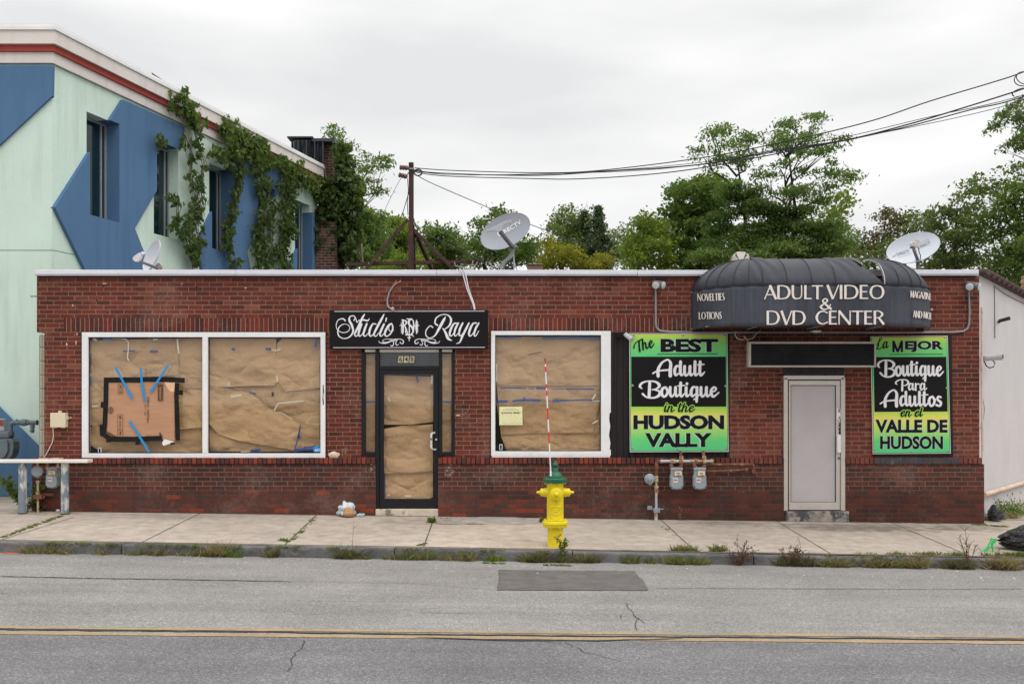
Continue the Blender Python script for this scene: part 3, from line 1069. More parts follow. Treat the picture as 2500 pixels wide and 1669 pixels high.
def stucco(name, col, var=0.07):
    m, t, b = newmat(name)
    co = coords(t)
    c = ramp(t, noise(t, co, 0.7, 5, .6), [(0.3, sc_(col, 1 - var)), (0.7, sc_(col, 1 + var * .6))])
    c = mixc(t, 1.0, c, ramp(t, noise(t, coords(t, (2.5, 2.5, 0.25)), 2.0, 5), [(0.25, 0.86), (0.5, 1.02)]), 'MULTIPLY')
    c = mixc(t, 1.0, c, ramp(t, noise(t, co, 70, 2), [(0.3, 0.90), (0.7, 1.07)]), 'MULTIPLY')
    L(t, c, b.inputs['Base Color'])
    b.inputs['Roughness'].default_value = 0.92
    b.inputs['Specular IOR Level'].default_value = 0.2
    bump(t, b, noise(t, co, 55, 4, .7), 0.5, 0.008)
    return m


m_mint = stucco('mint stucco', V(194, 213, 200, 0.84))
m_blue = stucco('blue stucco', V(80, 111, 144, 0.86))
m_trimw = stucco('cornice stucco', V(216, 208, 203, 0.9))
m_redst = stucco('red stripe stucco', V(156, 72, 64, 0.86))
m_flash = M('white roof flashing', V(222, 222, 222), 0.45, 0.06, 2, bmp=0)
bb = thing('blue_building', (WX0, WY0, 0), 'tall mint green stucco building with blue shapes and a red striped cornice', 'building')
WLEN = 10.12
wl = MB()
pts = [(-24, WY0), (WX0, WY0), tuple(wp(WLEN, 0)[:2]), tuple(wp(WLEN, 0, -7)[:2]), (-24, 27)]
wl.poly([(x, y, GB) for x, y in pts], (0, 0, 7.52 - GB))
wall = obj('wall', wl, m_mint, bb)
WIN = [0.847 + 1.917 * k for k in range(5)]
WW, WZ0, WZ1 = 0.835, 5.08, 6.96
WIN = [onwall(211.2, 500)[0] + 1.985 * k for k in range(5)]


def hexa(t0, t1, z0, z1, o0, o1):
    return [wp(t0, z0, o0), wp(t1, z0, o0), wp(t1, z0, o1), wp(t0, z0, o1), wp(t0, z1, o0), wp(t1, z1, o0), wp(t1, z1, o1), wp(t0, z1, o1)]


cut(wall, [hexa(t, t + WW, WZ0, WZ1, -0.26, 0.3) for t in WIN])
# raised blue shapes on the side wall, outlines in photo pixels
Z1 = 2.3059
def zz(*p): return [(x / Z1, y / Z1) for x, y in p]
shape_a = zz((694, 562), (1040, 715), (1034, 800), (1004, 838), (893, 1058), (760, 1285), (805, 1400), (905, 1640), (540, 1640), (480, 1515), (310, 1166))
shape_b = zz((1300, 830), (1370, 865), (1412, 910), (1450, 1000), (1455, 1130), (1440, 1290), (1392, 1420), (1440, 1640), (1165, 1640), (1110, 1368), (1190, 1200), (1280, 1000))
shape_c = zz((1480, 935), (1585, 975), (1560, 1100), (1500, 1180), (1480, 1100))
shape_d = zz((1640, 1480), (1700, 1340), (1755, 1195), (1772, 1200), (1778, 1640), (1600, 1640))
for shp, cuts in ((shape_a, (0, 1)), (shape_b, (2,)), (shape_c, (3,)), (shape_d, (4,))):
    mb = MB()
    q = []
    for px, py in shp:
        t, z, _ = onwall(px, py, 0.07)
        q.append(wp(t, z, 0.07))
    mb.poly(q, -WNN * 0.32)
    o = obj('blue_panel', mb, m_blue, bb)
    cut(o, [hexa(WIN[k] + 0.006, WIN[k] + WW - 0.006, WZ0 + 0.006, WZ1 - 0.006, -0.4, 0.4) for k in cuts])
# blue shapes on the street front
mb = MB()
mb.prism([P(px, py, WY0 - .06)[::2] for px, py in ((-420, 160), (128.5, 160), (127, 234), (0, 352), (-300, 600), (-420, 600))], WY0 - 0.06, WY0 + 0.02)
obj('blue_panel', mb, m_blue, bb)
mb = MB()
mb.prism([P(px, py, WY0 - .06)[::2] for px, py in ((-420, 700), (-200, 800), (0, 996), (90, 1086), (140, 1135), (136, 1209), (-420, 1209))], WY0 - 0.06, WY0 + 0.02)
obj('blue_panel', mb, m_blue, bb)
# expansion joint
jn = MB()
jn.box(-24, WX0, WY0 - 0.004, WY0 + 0.02, fz(611.5, WY0), fz(610.0, WY0))
t1, zj = onwall(180, 622)[0], fz(611, WY0)
jn.poly([wp(0, zj, .003), wp(1.0, zj, .003), wp(1.0, zj + .012, .003), wp(0, zj + .012, .003)], -WNN * .02)
obj('expansion_joint', jn, M('dark joint line', V(110, 120, 112), .9, .1), bb)  # thin dark strip along the stucco joint
# windows: dark green glass, grey frames
m_teal = M('green tinted glass', (0.008, 0.026, 0.032), 0.08, 0.3, 1.2, bmp=0, spec=0.5)
m_alu = M('grey window frame', V(150, 152, 156), 0.4, 0.1, 4, metal=0.3)
for t in WIN:
    mb = MB()
    mb.poly([wp(t + .02, WZ0 + .02, -.235), wp(t + WW - .02, WZ0 + .02, -.235), wp(t + WW - .02, WZ1 - .02, -.235), wp(t + .02, WZ1 - .02, -.235)], -WNN * .01)
    wn = obj('window', mb, m_teal, bb)
    fb = MB()
    for a, b_ in ((t - .01, t + .05), (t + WW - .05, t + WW + .01), (t + 0.66, t + 0.70)):
        fb.poly([wp(a, WZ0, -.215), wp(b_, WZ0, -.215), wp(b_, WZ1, -.215), wp(a, WZ1, -.215)], -WNN * .02)
    for a, b_ in ((WZ0, WZ0 + .05), (WZ1 - .05, WZ1)):
        fb.poly([wp(t + .051, a, -.216), wp(t + WW - .051, a, -.216), wp(t + WW - .051, b_, -.216), wp(t + .051, b_, -.216)], -WNN * .018)
    obj('frame', fb, m_alu, wn)
# cornice: bands mitred round the corner
def band(name, z0, z1, off, mat):
    k = (WNN.y - 1) / WNN.x if False else None
    # corner where the front line (y = WY0 - off) meets the side line (off proud)
    s = (WY0 - off - (WY0 + WNN.y * off)) / WU.y
    cx = WX0 + WNN.x * off + WU.x * s
    e = wp(WLEN + 0.05, 0, off); e2 = wp(WLEN + 0.05, 0, -0.3); s2 = wp(0.4, 0, -0.3)
    ring = [(-24, WY0 - off), (cx, WY0 - off), (e.x, e.y), (e2.x, e2.y), (s2.x - .1, s2.y), (-24, WY0 + 0.3)]
    mb = MB()
    mb.poly([(x, y, z0) for x, y in ring], (0, 0, z1 - z0))
    return obj(name, mb, mat, bb)
band('cornice', 7.53, 7.715, 0.055, m_trimw)
band('red_stripe', 7.717, 7.825, 0.10, m_redst)
band('fascia', 7.827, 8.055, 0.155, m_trimw)
band('flashing', 8.057, 8.115, 0.185, m_flash)
band('flashing', 8.117, 8.165, 0.165, m_flash)
rb = MB(); rb.poly([(x, y, 7.6) for x, y in ((-24, WY0 + .3), (WX0 - .2, WY0 + .4), tuple(wp(WLEN, 0, -.3)[:2]), tuple(wp(WLEN, 0, -7)[:2]))], (0, 0, 0.1))
obj('roof', rb, m_roofing, bb)
tv = MB()
q = wp(onwall(360, 185)[0], 8.17, .12)
tv.add([q, q + WU * .4, q + WU * .41 + Vector((0, 0, .015)), q + Vector((-.03, 0, .07))], [(0, 1, 2, 3)])
obj('torn_flap', tv, m_blackmetal, bb)

# ================================================================== chimney with black tarp
CHY = 27.6
chim = thing('brick_chimney', (fx(806, CHY), CHY, 0), 'ivy covered brick chimney partly wrapped in black tarp at the far roof end', 'chimney')
m_chb = brick('chimney brick', 0.2155, 0.0762, [(0.0, V(76, 50, 45)), (0.3, V(92, 60, 53)), (0.6, V(82, 54, 48)), (0.85, V(68, 48, 45))], V(140, 122, 108), 0.012, stain=.3)
cbx = MB(); cbx.box(fx(771, 26.5), fx(822, 26.5), 26.5, 27.58, GB, fz(540, 26.5)); cbx.box(fx(786, CHY), fx(826, CHY), CHY, CHY + .9, GB, fz(352, CHY))
obj('stack', cbx, m_chb, chim)
m_tarp = M('black tarp', V(52, 54, 60), 0.45, 0.25, 2.0, bmp=0.7, bscale=5)
def tarpf(u, v):
    # front of a wrapped block: hanging folds
    px = 711 + 80 * u
    fold = 0.10 * math.sin(u * 23 + 2 * v) * (0.3 + v) + 0.05 * math.sin(u * 51)
    top = 345 if u > 0.62 else 342 + (0 if u > .1 else 8 * (0.1 - u) * 10)
    py = top + v * 105
    Y = CHY - 0.25 + fold - (0.18 if 0.05 < u < 0.58 else 0.0)
    return P(px, py, Y)
tp = MB(); tp.grid(tarpf, 40, 14)
tp.box(fx(711, CHY), fx(788, CHY), CHY + .2, CHY + 1.1, fz(440, CHY), fz(343, CHY))
tp.box(fx(708, CHY), fx(770, CHY), CHY - .35, CHY + 1.1, fz(344.5, CHY), fz(341, CHY))
tp.box(fx(766, CHY), fx(822, CHY), CHY - .3, CHY + .95, fz(352, CHY), fz(344.6, CHY))
obj('tarp', tp, m_tarp, chim)

# ================================================================== leaves
def leafmesh(name, cen, size, mat, parent=None, droop=0.3, wid=0.5, flat=0.0, seed=1, sizevar=0.35):
    """Many separate leaves: a bent four-point blade each."""
    g = np.random.default_rng(seed)
    cen = np.asarray(cen, dtype=np.float64)
    n = len(cen)
    d = g.normal(size=(n, 3)); d[:, 2] -= droop * 1.5
    d /= np.linalg.norm(d, axis=1)[:, None]
    nr = g.normal(size=(n, 3)); nr[:, 2] = np.abs(nr[:, 2]) + flat
    s = np.cross(d, nr); s /= (np.linalg.norm(s, axis=1)[:, None] + 1e-9)
    up = np.cross(s, d)
    sz = size * (1 + sizevar * (g.random(n) * 2 - 1))
    sz = sz[:, None]
    v = np.empty((n, 4, 3))
    v[:, 0] = cen - d * sz * 0.5
    v[:, 1] = cen + s * sz * wid * 0.5 + up * sz * 0.10 + d * sz * 0.05
    v[:, 2] = cen + d * sz * 0.5
    v[:, 3] = cen - s * sz * wid * 0.5 + up * sz * 0.10 + d * sz * 0.05
    me = bpy.data.meshes.new(name)
    me.vertices.add(n * 4)
    me.vertices.foreach_set('co', v.reshape(-1))
    me.loops.add(n * 4)
    me.loops.foreach_set('vertex_index', np.arange(n * 4, dtype=np.int32))
    me.polygons.add(n)
    me.polygons.foreach_set('loop_start', np.arange(0, n * 4, 4, dtype=np.int32))
    me.materials.append(mat)
    me.update(calc_edges=True)
    o = bpy.data.objects.new(name, me)
    C.objects.link(o)
    if parent is not None:
        o.parent = parent
        o.location = -ORG[parent.name]
    ORG[o.name] = Vector((0, 0, 0))
    return o


m_vine = leafmat('creeper leaf', (0.042, 0.074, 0.024), (0.122, 0.175, 0.052), (0.22, 0.24, 0.08), 1.4, 0.33)
m_vine_l = leafmat('yellowing creeper leaf', (0.075, 0.13, 0.034), (0.195, 0.255, 0.066), (0.30, 0.29, 0.09), 1.4, 0.33)
m_stem = M('creeper stem', V(122, 108, 94), 0.9, 0.3, 9)


def vine(label, strands, mat=None, root=None, size=0.13, lname='climbing_vine', seed=1, stems=True):
    """strands: (pixels [(px, py), ...], radius in px, leaves per px). Each follows the wall of the blue building."""
    g = np.random.default_rng(seed)
    p0 = strands[0][0][-1]
    base = onwall(p0[0], p0[1], .1)[2]
    v = thing('climbing_vine', tuple(base), label, 'vine', 'creeper on the blue building')
    cen, lite, st = [], [], MB()
    for pix, rad, dens in strands:
        ln = sum(math.hypot(b[0] - a[0], b[1] - a[1]) for a, b in zip(pix[:-1], pix[1:]))
        n = int(ln * dens)
        cum = [0]
        for a, b in zip(pix[:-1], pix[1:]): cum.append(cum[-1] + math.hypot(b[0] - a[0], b[1] - a[1]))
        # leaves come in sprays
        k = max(3, int(n / (19 if rad >= 15 else 24)))
        for _ in range(k):
            s = g.random() * ln
            i = max(j for j in range(len(cum)) if cum[j] <= s)
            i = min(i, len(pix) - 2)
            f = (s - cum[i]) / max(cum[i + 1] - cum[i], 1e-6)
            x = pix[i][0] + (pix[i + 1][0] - pix[i][0]) * f + g.normal() * rad * 0.55
            y = pix[i][1] + (pix[i + 1][1] - pix[i][1]) * f + g.normal() * rad * 0.45
            for _ in range(14):
                q = onwall(x + g.normal() * 4.5, y + g.normal() * 5.5, 0.14 + abs(g.normal()) * 0.10)[2]
                (lite if rad >= 15 and g.random() < .7 else cen).append(tuple(q))
        if stems:
            for s in range(4):
                pts = []
                for x, y in pix:
                    pts.append(onwall(x + g.normal() * rad * .3, y + g.normal() * 2, .10)[2])
                st.tube(pts, 0.007 + .004 * g.random(), 5)
    leafmesh('foliage', cen, size * 1.08, mat or m_vine, v, 0.8, 0.46, 0.3, seed)
    if lite: leafmesh('foliage', lite, size, m_vine_l, v, 0.8, 0.5, 0.3, seed + 40)
    if stems: obj('stem', st, m_stem, v)
    return v


vine('thin creeper hanging from the cornice past the second window', [
    ([(437, 222), (452, 250), (468, 285), (478, 300)], 16, 7), ([(462, 268), (440, 262), (415, 256)], 7, 3),
    ([(455, 330), (470, 380), (462, 430), (478, 470), (470, 520), (455, 560), (468, 600), (478, 655)], 13, 2.3),
    ([(470, 300), (485, 350), (500, 400), (490, 450), (500, 500), (480, 550), (490, 600), (478, 657)], 12, 2.0),
    ([(382, 335), (398, 345), (404, 362)], 8, 3), ([(400, 480), (420, 490), (438, 500), (430, 560), (450, 590)], 10, 2)], size=0.125, seed=3)
vine('bushy creeper clump spilling over the red stripe above the third window', [
    ([(545, 300), (560, 330), (600, 340), (635, 350), (640, 378)], 20, 11), ([(520, 380), (560, 372), (600, 372), (622, 385)], 16, 6),
    ([(560, 400), (585, 430), (575, 470), (570, 500), (560, 540), (555, 580), (560, 620), (575, 655)], 12, 3.6),
    ([(590, 400), (582, 440), (588, 470)], 9, 3)], size=0.13, seed=4)
vine('creeper column hanging over the fourth window', [
    ([(632, 380), (650, 390), (660, 410)], 15, 8), ([(625, 400), (640, 440), (630, 470), (648, 500), (640, 540), (628, 580), (640, 620), (632, 656)], 14, 5),
    ([(660, 440), (655, 480), (672, 520), (655, 560), (665, 600), (660, 656)], 9, 2.5)], size=0.13, seed=5)
vine('thick creeper column between the fourth and fifth windows', [
    ([(672, 392), (700, 402), (730, 425), (760, 440)], 16, 9), ([(690, 420), (705, 470), (695, 520), (702, 570), (690, 620), (700, 656)], 13, 7),
    ([(720, 440), (715, 480), (712, 540), (715, 580)], 10, 5), ([(745, 440), (770, 462), (790, 450)], 15, 8)], size=0.13, seed=6)
# the mass that wraps the chimney
g = np.random.default_rng(8)
iv = thing('climbing_vine', P(800, 655, 27.2), 'dense ivy mass swallowing the brick chimney', 'vine', 'creeper on the blue building')
cen, cen2 = [], []
for (x0, y0, rx, ry, k) in ((845, 420, 18, 60, 60), (835, 480, 42, 50, 110), (815, 520, 45, 55, 120), (850, 540, 34, 70, 110), (800, 590, 36, 45, 60), (850, 610, 24, 45, 60), (870, 470, 18, 40, 50), (828, 380, 12, 30, 30), (785, 470, 22, 30, 40), (782, 560, 16, 60, 30)):
    for _ in range(k):
        a, r = g.random() * 6.283, math.sqrt(g.random())
        x, y = x0 + rx * r * math.cos(a), y0 + ry * r * math.sin(a)
        Y = 27.2 - g.random() * 0.7
        for _ in range(16):
            q = P(x + g.normal() * 4, y + g.normal() * 5, Y + g.normal() * .12)
            (cen2 if x + 8 * g.normal() > 866 and y < 500 else cen).append(q)
leafmesh('foliage', cen, 0.15, m_vine, iv, 0.6, 0.6, 0.2, 9)
leafmesh('foliage', cen2, 0.15, m_vine_l, iv, 0.6, 0.6, 0.2, 10)
st = MB()
for k in range(9):
    x = 800 + g.normal() * 22
    st.tube([P(x + g.normal() * 10, y, 27.1 - .1 * g.random()) for y in (650, 590, 520, 460, 410)], 0.018, 5)
st.tube([P(884, 640, 27.1), P(878, 560, 27.1)], 0.05, 6)
obj('stem', st, m_stem, iv)

# ================================================================== lettering
def catmull(pts, k=8, closed=False):
    n = len(pts)
    if n < 3: return [tuple(map(float, p)) for p in pts]
    out_ = []
    rngi = range(n if closed else n - 1)
    for i in rngi:
        if closed:
            p0, p1, p2, p3 = pts[(i - 1) % n], pts[i], pts[(i + 1) % n], pts[(i + 2) % n]
        else:
            p0, p1, p2, p3 = pts[max(i - 1, 0)], pts[i], pts[i + 1], pts[min(i + 2, n - 1)]
        for j in range(k):
            t = j / k
            out_.append(tuple(0.5 * ((2 * b) + (-a + c) * t + (2 * a - 5 * b + 4 * c - d) * t * t + (-a + 3 * b - 3 * c + d) * t ** 3) for a, b, c, d in zip(p0, p1, p2, p3)))
    out_.append(tuple(map(float, pts[0] if closed else pts[-1])))
    return out_


class Pen:
    """Flat pen strokes: (x, y, width) in any 2-D unit, laid on a surface by fn(x, y, lift)."""
    def __init__(self, fn, step=0.00025):
        self.mb, self.fn, self.lift, self.step = MB(), fn, 0.0, step

    def stroke(self, pts, cap=True, smooth=True, k=8, grow=0.0):
        q = catmull(pts, k) if smooth else [tuple(map(float, p)) for p in pts]
        n = len(q)
        vs, fs = [], []
        base = self.lift
        for i, (x, y, w_) in enumerate(q):
            a, b = q[max(0, i - 1)], q[min(n - 1, i + 1)]
            dx, dy = b[0] - a[0], b[1] - a[1]
            l = math.hypot(dx, dy) or 1
            nx, ny = -dy / l, dx / l
            h = max(w_, 0) / 2 + grow
            lf = base + self.step * 0.8 * i / n
            vs.append(self.fn(x + nx * h, y + ny * h, lf)); vs.append(self.fn(x - nx * h, y - ny * h, lf))
        for i in range(n - 1): fs.append((2 * i, 2 * i + 1, 2 * i + 3, 2 * i + 2))
        if cap:
            for e, o in ((0, 1), (n - 1, n - 2)):
                x, y, w_ = q[e]
                dx, dy = x - q[o][0], y - q[o][1]
                a0 = math.atan2(dy, dx)
                h = max(w_, 0) / 2 + grow
                lf = base + self.step * 0.8 * e / n
                c0 = len(vs)
                for j in range(7):
                    a = a0 - math.pi / 2 + math.pi * j / 6
                    vs.append(self.fn(x + math.cos(a) * h, y + math.sin(a) * h, lf))
                fs.append(list(range(c0, c0 + 7)))
        self.mb.add(vs, fs)
        self.lift += self.step
        return self


SCRIPT = {
    'A': (2.2, [[(1.55, 1.66, .12), (1.0, 1.38, .2), (.6, .7, .29), (.6, -.02, .3)], [(1.2, 1.58, .1), (1.6, 1.66, .16), (1.88, 1.3, .28), (1.86, .6, .33), (1.87, .02, .35)], [(.05, .26, .16), (.55, .5, .15), (1.75, .62, .18)]]),
    'B': (2.3, [[(.38, .85, .08), (.14, 1.08, .24), (.36, 1.42, .2), (.95, 1.62, .13), (1.75, 1.55, .19), (2.15, 1.2, .3), (1.9, .85, .16), (1.4, .74, .1)], [(1.5, .77, .1), (2.1, .6, .2), (2.2, .25, .3), (1.75, -.06, .2), (.95, -.06, .15), (.45, .3, .22)], [(1.15, 1.46, .28), (1.12, .1, .3)]]),
    'P': (2.0, [[(.38, .85, .08), (.14, 1.08, .24), (.36, 1.42, .2), (.95, 1.62, .13), (1.75, 1.55, .19), (2.05, 1.15, .3), (1.7, .78, .18), (1.3, .7, .1)], [(1.15, 1.46, .28), (1.12, -.04, .32)]]),
    'T': (1.25, [[(-.1, .55, .2), (.0, .95, .16), (.5, 1.35, .14), (1.3, 1.5, .2)], [(.85, 1.38, .24), (.75, .5, .28), (.78, -.1, .28)]]),
    'L': (1.25, [[(.2, .6, .1), (.5, 1.1, .14), (.95, 1.6, .12), (.75, 1.8, .12), (.5, 1.4, .18), (.5, .5, .22), (.2, .0, .16), (-.05, .12, .12), (.3, .12, .12), (.8, -.02, .16), (1.3, .25, .1)]]),
    'd': (1.04, [[(.63, .97, .18), (.3, 1.0, .22), (.12, .55, .29), (.24, .07, .22), (.6, .3, .14)], [(.72, 1.46, .28), (.72, .45, .28), (.84, .07, .22), (1.12, .3, .12)]]),
    'u': (1.06, [[(.12, .98, .28), (.12, .4, .28), (.24, .07, .24), (.44, .12, .18), (.64, .5, .14)], [(.68, .98, .28), (.68, .4, .28), (.82, .06, .22), (1.12, .34, .12)]]),
    'l': (.54, [[(.14, 1.46, .29), (.14, .4, .28), (.26, .06, .22), (.58, .34, .12)]]),
    't': (.58, [[(.14, 1.44, .28), (.12, .4, .28), (.26, .05, .22), (.62, .4, .12)], [(-.16, 1.13, .1), (.54, 1.19, .13)]]),
    'o': (.86, [[(.5, 1.0, .2), (.2, .85, .26), (.1, .45, .29), (.3, .03, .22), (.6, .18, .24), (.72, .6, .26), (.5, 1.0, .2)], [(.55, .75, .1), (.95, .72, .1)]]),
    'i': (.54, [[(.14, .98, .28), (.14, .4, .28), (.26, .06, .22), (.58, .34, .12)], [(.2, 1.34, .27), (.22, 1.36, .27)]]),
    'q': (1.02, [[(.63, .97, .18), (.3, 1.0, .22), (.12, .55, .29), (.24, .07, .22), (.6, .3, .14)], [(.72, .98, .27), (.72, .1, .27), (.7, -.48, .24)], [(.42, -.28, .12), (.8, .02, .1), (1.1, .34, .12)]]),
    'e': (.84, [[(.14, .48, .12), (.5, .62, .16), (.6, .86, .2), (.38, 1.0, .18), (.14, .7, .27), (.14, .3, .29), (.38, .03, .22), (.92, .46, .12)]]),
    'a': (1.04, [[(.65, .95, .18), (.32, 1.0, .22), (.12, .5, .29), (.25, .05, .22), (.6, .35, .14)], [(.7, .98, .28), (.7, .35, .28), (.82, .05, .2), (1.1, .34, .12)]]),
    'r': (.72, [[(.12, 1.0, .26), (.12, .02, .28)], [(.15, .6, .1), (.4, .98, .16), (.66, .9, .2)]]),
    's': (.74, [[(.56, .92, .2), (.28, .98, .22), (.2, .68, .24), (.56, .38, .26), (.46, .04, .22), (.08, .12, .24)]]),
    'n': (1.08, [[(.12, 1.0, .25), (.1, .02, .26)], [(.12, .5, .1), (.45, .98, .17), (.62, .75, .25), (.6, .3, .26), (.74, .03, .2), (1.14, .36, .1)]]),
    'h': (1.08, [[(.2, 1.5, .22), (.12, .8, .26), (.1, .02, .26)], [(.12, .5, .1), (.45, .98, .17), (.62, .75, .25), (.6, .3, .26), (.74, .03, .2), (1.14, .36, .1)]]),
    ' ': (.55, []),
}
ROMAN = {
    'A': (.86, [[(.04, 0, .09), (.44, 1, .1)], [(.40, 1, .2), (.82, 0, .2)], [(.17, .32, .08), (.68, .32, .08)]]),
    'D': (.97, [[(.12, 0, .19), (.12, 1, .19)], [(.05, .955, .09), (.42, .955, .09), (.72, .85, .14), (.86, .5, .2), (.72, .15, .14), (.42, .045, .09), (.05, .045, .09)]]),
    'U': (.86, [[(.13, 1, .19), (.13, .35, .18), (.22, .1, .15), (.42, .045, .09), (.64, .12, .09), (.72, .35, .09), (.72, 1, .1)]]),
    'L': (.56, [[(.12, 0, .19), (.12, 1, .19)], [(.05, .05, .1), (.55, .05, .1)]]),
    'T': (.76, [[(0, .95, .1), (.76, .95, .1)], [(.38, 0, .19), (.38, 1, .19)]]),
    'V': (.80, [[(.08, 1, .2), (.42, 0, .19)], [(.42, 0, .1), (.78, 1, .09)]]),
    'I': (.28, [[(.13, 0, .2), (.13, 1, .2)]]),
    'E': (.60, [[(.12, 0, .19), (.12, 1, .19)], [(.05, .95, .1), (.54, .95, .1)], [(.05, .52, .09), (.5, .52, .09)], [(.05, .05, .1), (.57, .05, .1)]]),
    'O': (1.04, [[(.52, .955, .09), (.25, .85, .14), (.13, .5, .2), (.25, .15, .14), (.52, .045, .09), (.79, .15, .14), (.91, .5, .2), (.79, .85, .14), (.52, .955, .09)]]),
    'C': (.86, [[(.82, .83, .1), (.55, .955, .1), (.27, .85, .14), (.13, .5, .2), (.27, .15, .14), (.55, .045, .1), (.84, .18, .1)]]),
    'N': (.90, [[(.1, 0, .09), (.1, 1, .1)], [(.08, 1, .2), (.8, 0, .18)], [(.8, 0, .09), (.8, 1, .1)]]),
    'R': (.74, [[(.12, 0, .19), (.12, 1, .19)], [(.05, .955, .09), (.4, .955, .09), (.6, .74, .18), (.4, .5, .09), (.1, .49, .08)], [(.36, .5, .16), (.7, 0, .2)]]),
    'M': (1.04, [[(.06, 0, .09), (.18, 1, .1)], [(.18, 1, .2), (.52, .05, .16)], [(.52, .05, .09), (.86, 1, .1)], [(.86, 1, .2), (.97, 0, .19)]]),
    'G': (.92, [[(.82, .84, .1), (.55, .955, .1), (.27, .85, .14), (.13, .5, .2), (.27, .15, .14), (.55, .045, .1), (.8, .14, .1)], [(.8, .06, .17), (.8, .48, .18)]]),
    'Z': (.70, [[(.06, .95, .1), (.62, .95, .1)], [(.56, .95, .18), (.1, .05, .18)], [(.06, .05, .1), (.66, .05, .1)]]),
    'S': (.58, [[(.48, .86, .1), (.3, .955, .11), (.12, .78, .15), (.28, .52, .2), (.46, .25, .16), (.28, .045, .11), (.06, .13, .1)]]),
    '&': (.86, [[(.82, .04, .18), (.45, .45, .17), (.24, .76, .14), (.4, .96, .1), (.55, .78, .14), (.3, .5, .12), (.1, .25, .18), (.3, .04, .12), (.6, .14, .1), (.76, .48, .1)]]),
    ' ': (.32, []),
}


def write(pen, table, word, x0, x1, yb, h, slant=0.0, rot=0.0, flip=-1, smooth=None, cap=None, wk=1.0, grow=0.0, gap=0.0):
    """Word between x0 and x1 on baseline yb with unit height h; flip -1 when y runs down (photo pixels)."""
    tot = sum(table[c][0] + gap for c in word) - gap
    kx = (x1 - x0) / tot
    cur = 0.0
    for c in word:
        adv, strokes = table[c]
        for s in strokes:
            q = []
            for x, y, w_ in s:
                X, Y = (cur + x) * kx + y * slant * h, y * h
                X, Y = X * math.cos(rot) - Y * math.sin(rot), X * math.sin(rot) + Y * math.cos(rot)
                q.append((x0 + X, yb + flip * Y, w_ * h * wk))
            sm = (table is SCRIPT or len(s) > 2) if smooth is None else smooth
            pen.stroke(q, cap=(table is SCRIPT) if cap is None else cap, smooth=sm, grow=grow)
        cur += adv + gap


def typeset(text, fn, x0, x1, yb, yt, bold=0.0, rot=0.0, lift=0.0006, keep=False):
    """Plain sans text fitted to the box x0..x1, baseline yb, cap line yt; fn lays (x, y, lift) on the surface."""
    cu = bpy.data.curves.new('lettering', 'FONT')
    cu.body = text
    cu.offset = bold
    cu.resolution_u = 3
    o = bpy.data.objects.new('lettering', cu)
    C.objects.link(o)
    dg = bpy.context.evaluated_depsgraph_get()
    me = bpy.data.meshes.new_from_object(o.evaluated_get(dg))
    bpy.data.objects.remove(o); bpy.data.curves.remove(cu)
    co = np.array([v.co[:] for v in me.vertices])
    fs = [tuple(p.vertices) for p in me.polygons]
    bpy.data.meshes.remove(me)
    lo, hi = co.min(0), co.max(0)
    ylo = lo[1] if not keep else 0.0
    out_ = MB()
    vs = []
    for x, y, _ in co:
        u, v = (x - lo[0]) / (hi[0] - lo[0]), (y - ylo) / (hi[1] - ylo)
        vs.append(fn(x0 + (x1 - x0) * u, yb + (yt - yb) * v, lift))
    out_.add(vs, fs)
    return out_


def join(*mbs):
    o = MB()
    for m in mbs:
        b = len(o.v)
        o.v += m.v; o.f += [[i + b for i in f] for f in m.f]; o.m += m.m; o.s += m.s
    return o


def zoomfn(ox, oy, s, Y):
    """Zoomed-photo pixels to the plane at depth Y."""
    return lambda x, y, lift: P(ox + x / s, oy + y / s, Y - lift)


m_ink = M('black ink', V(15, 14, 16), 0.6, 0.1, 6, bmp=0, spec=.2)
m_white_ink = M('white ink', V(214, 212, 220), 0.5, 0.04, 6, bmp=0)
m_pale_ink = M('pale keyline', V(176, 196, 190), 0.5, 0.04, 6, bmp=0)
m_signwhite = M('white sign edge', V(214, 216, 214), 0.5, 0.05, 4, bmp=0)
m_screw = M('sign screw', V(150, 150, 152), 0.4, 0.2, 20, metal=0.7)

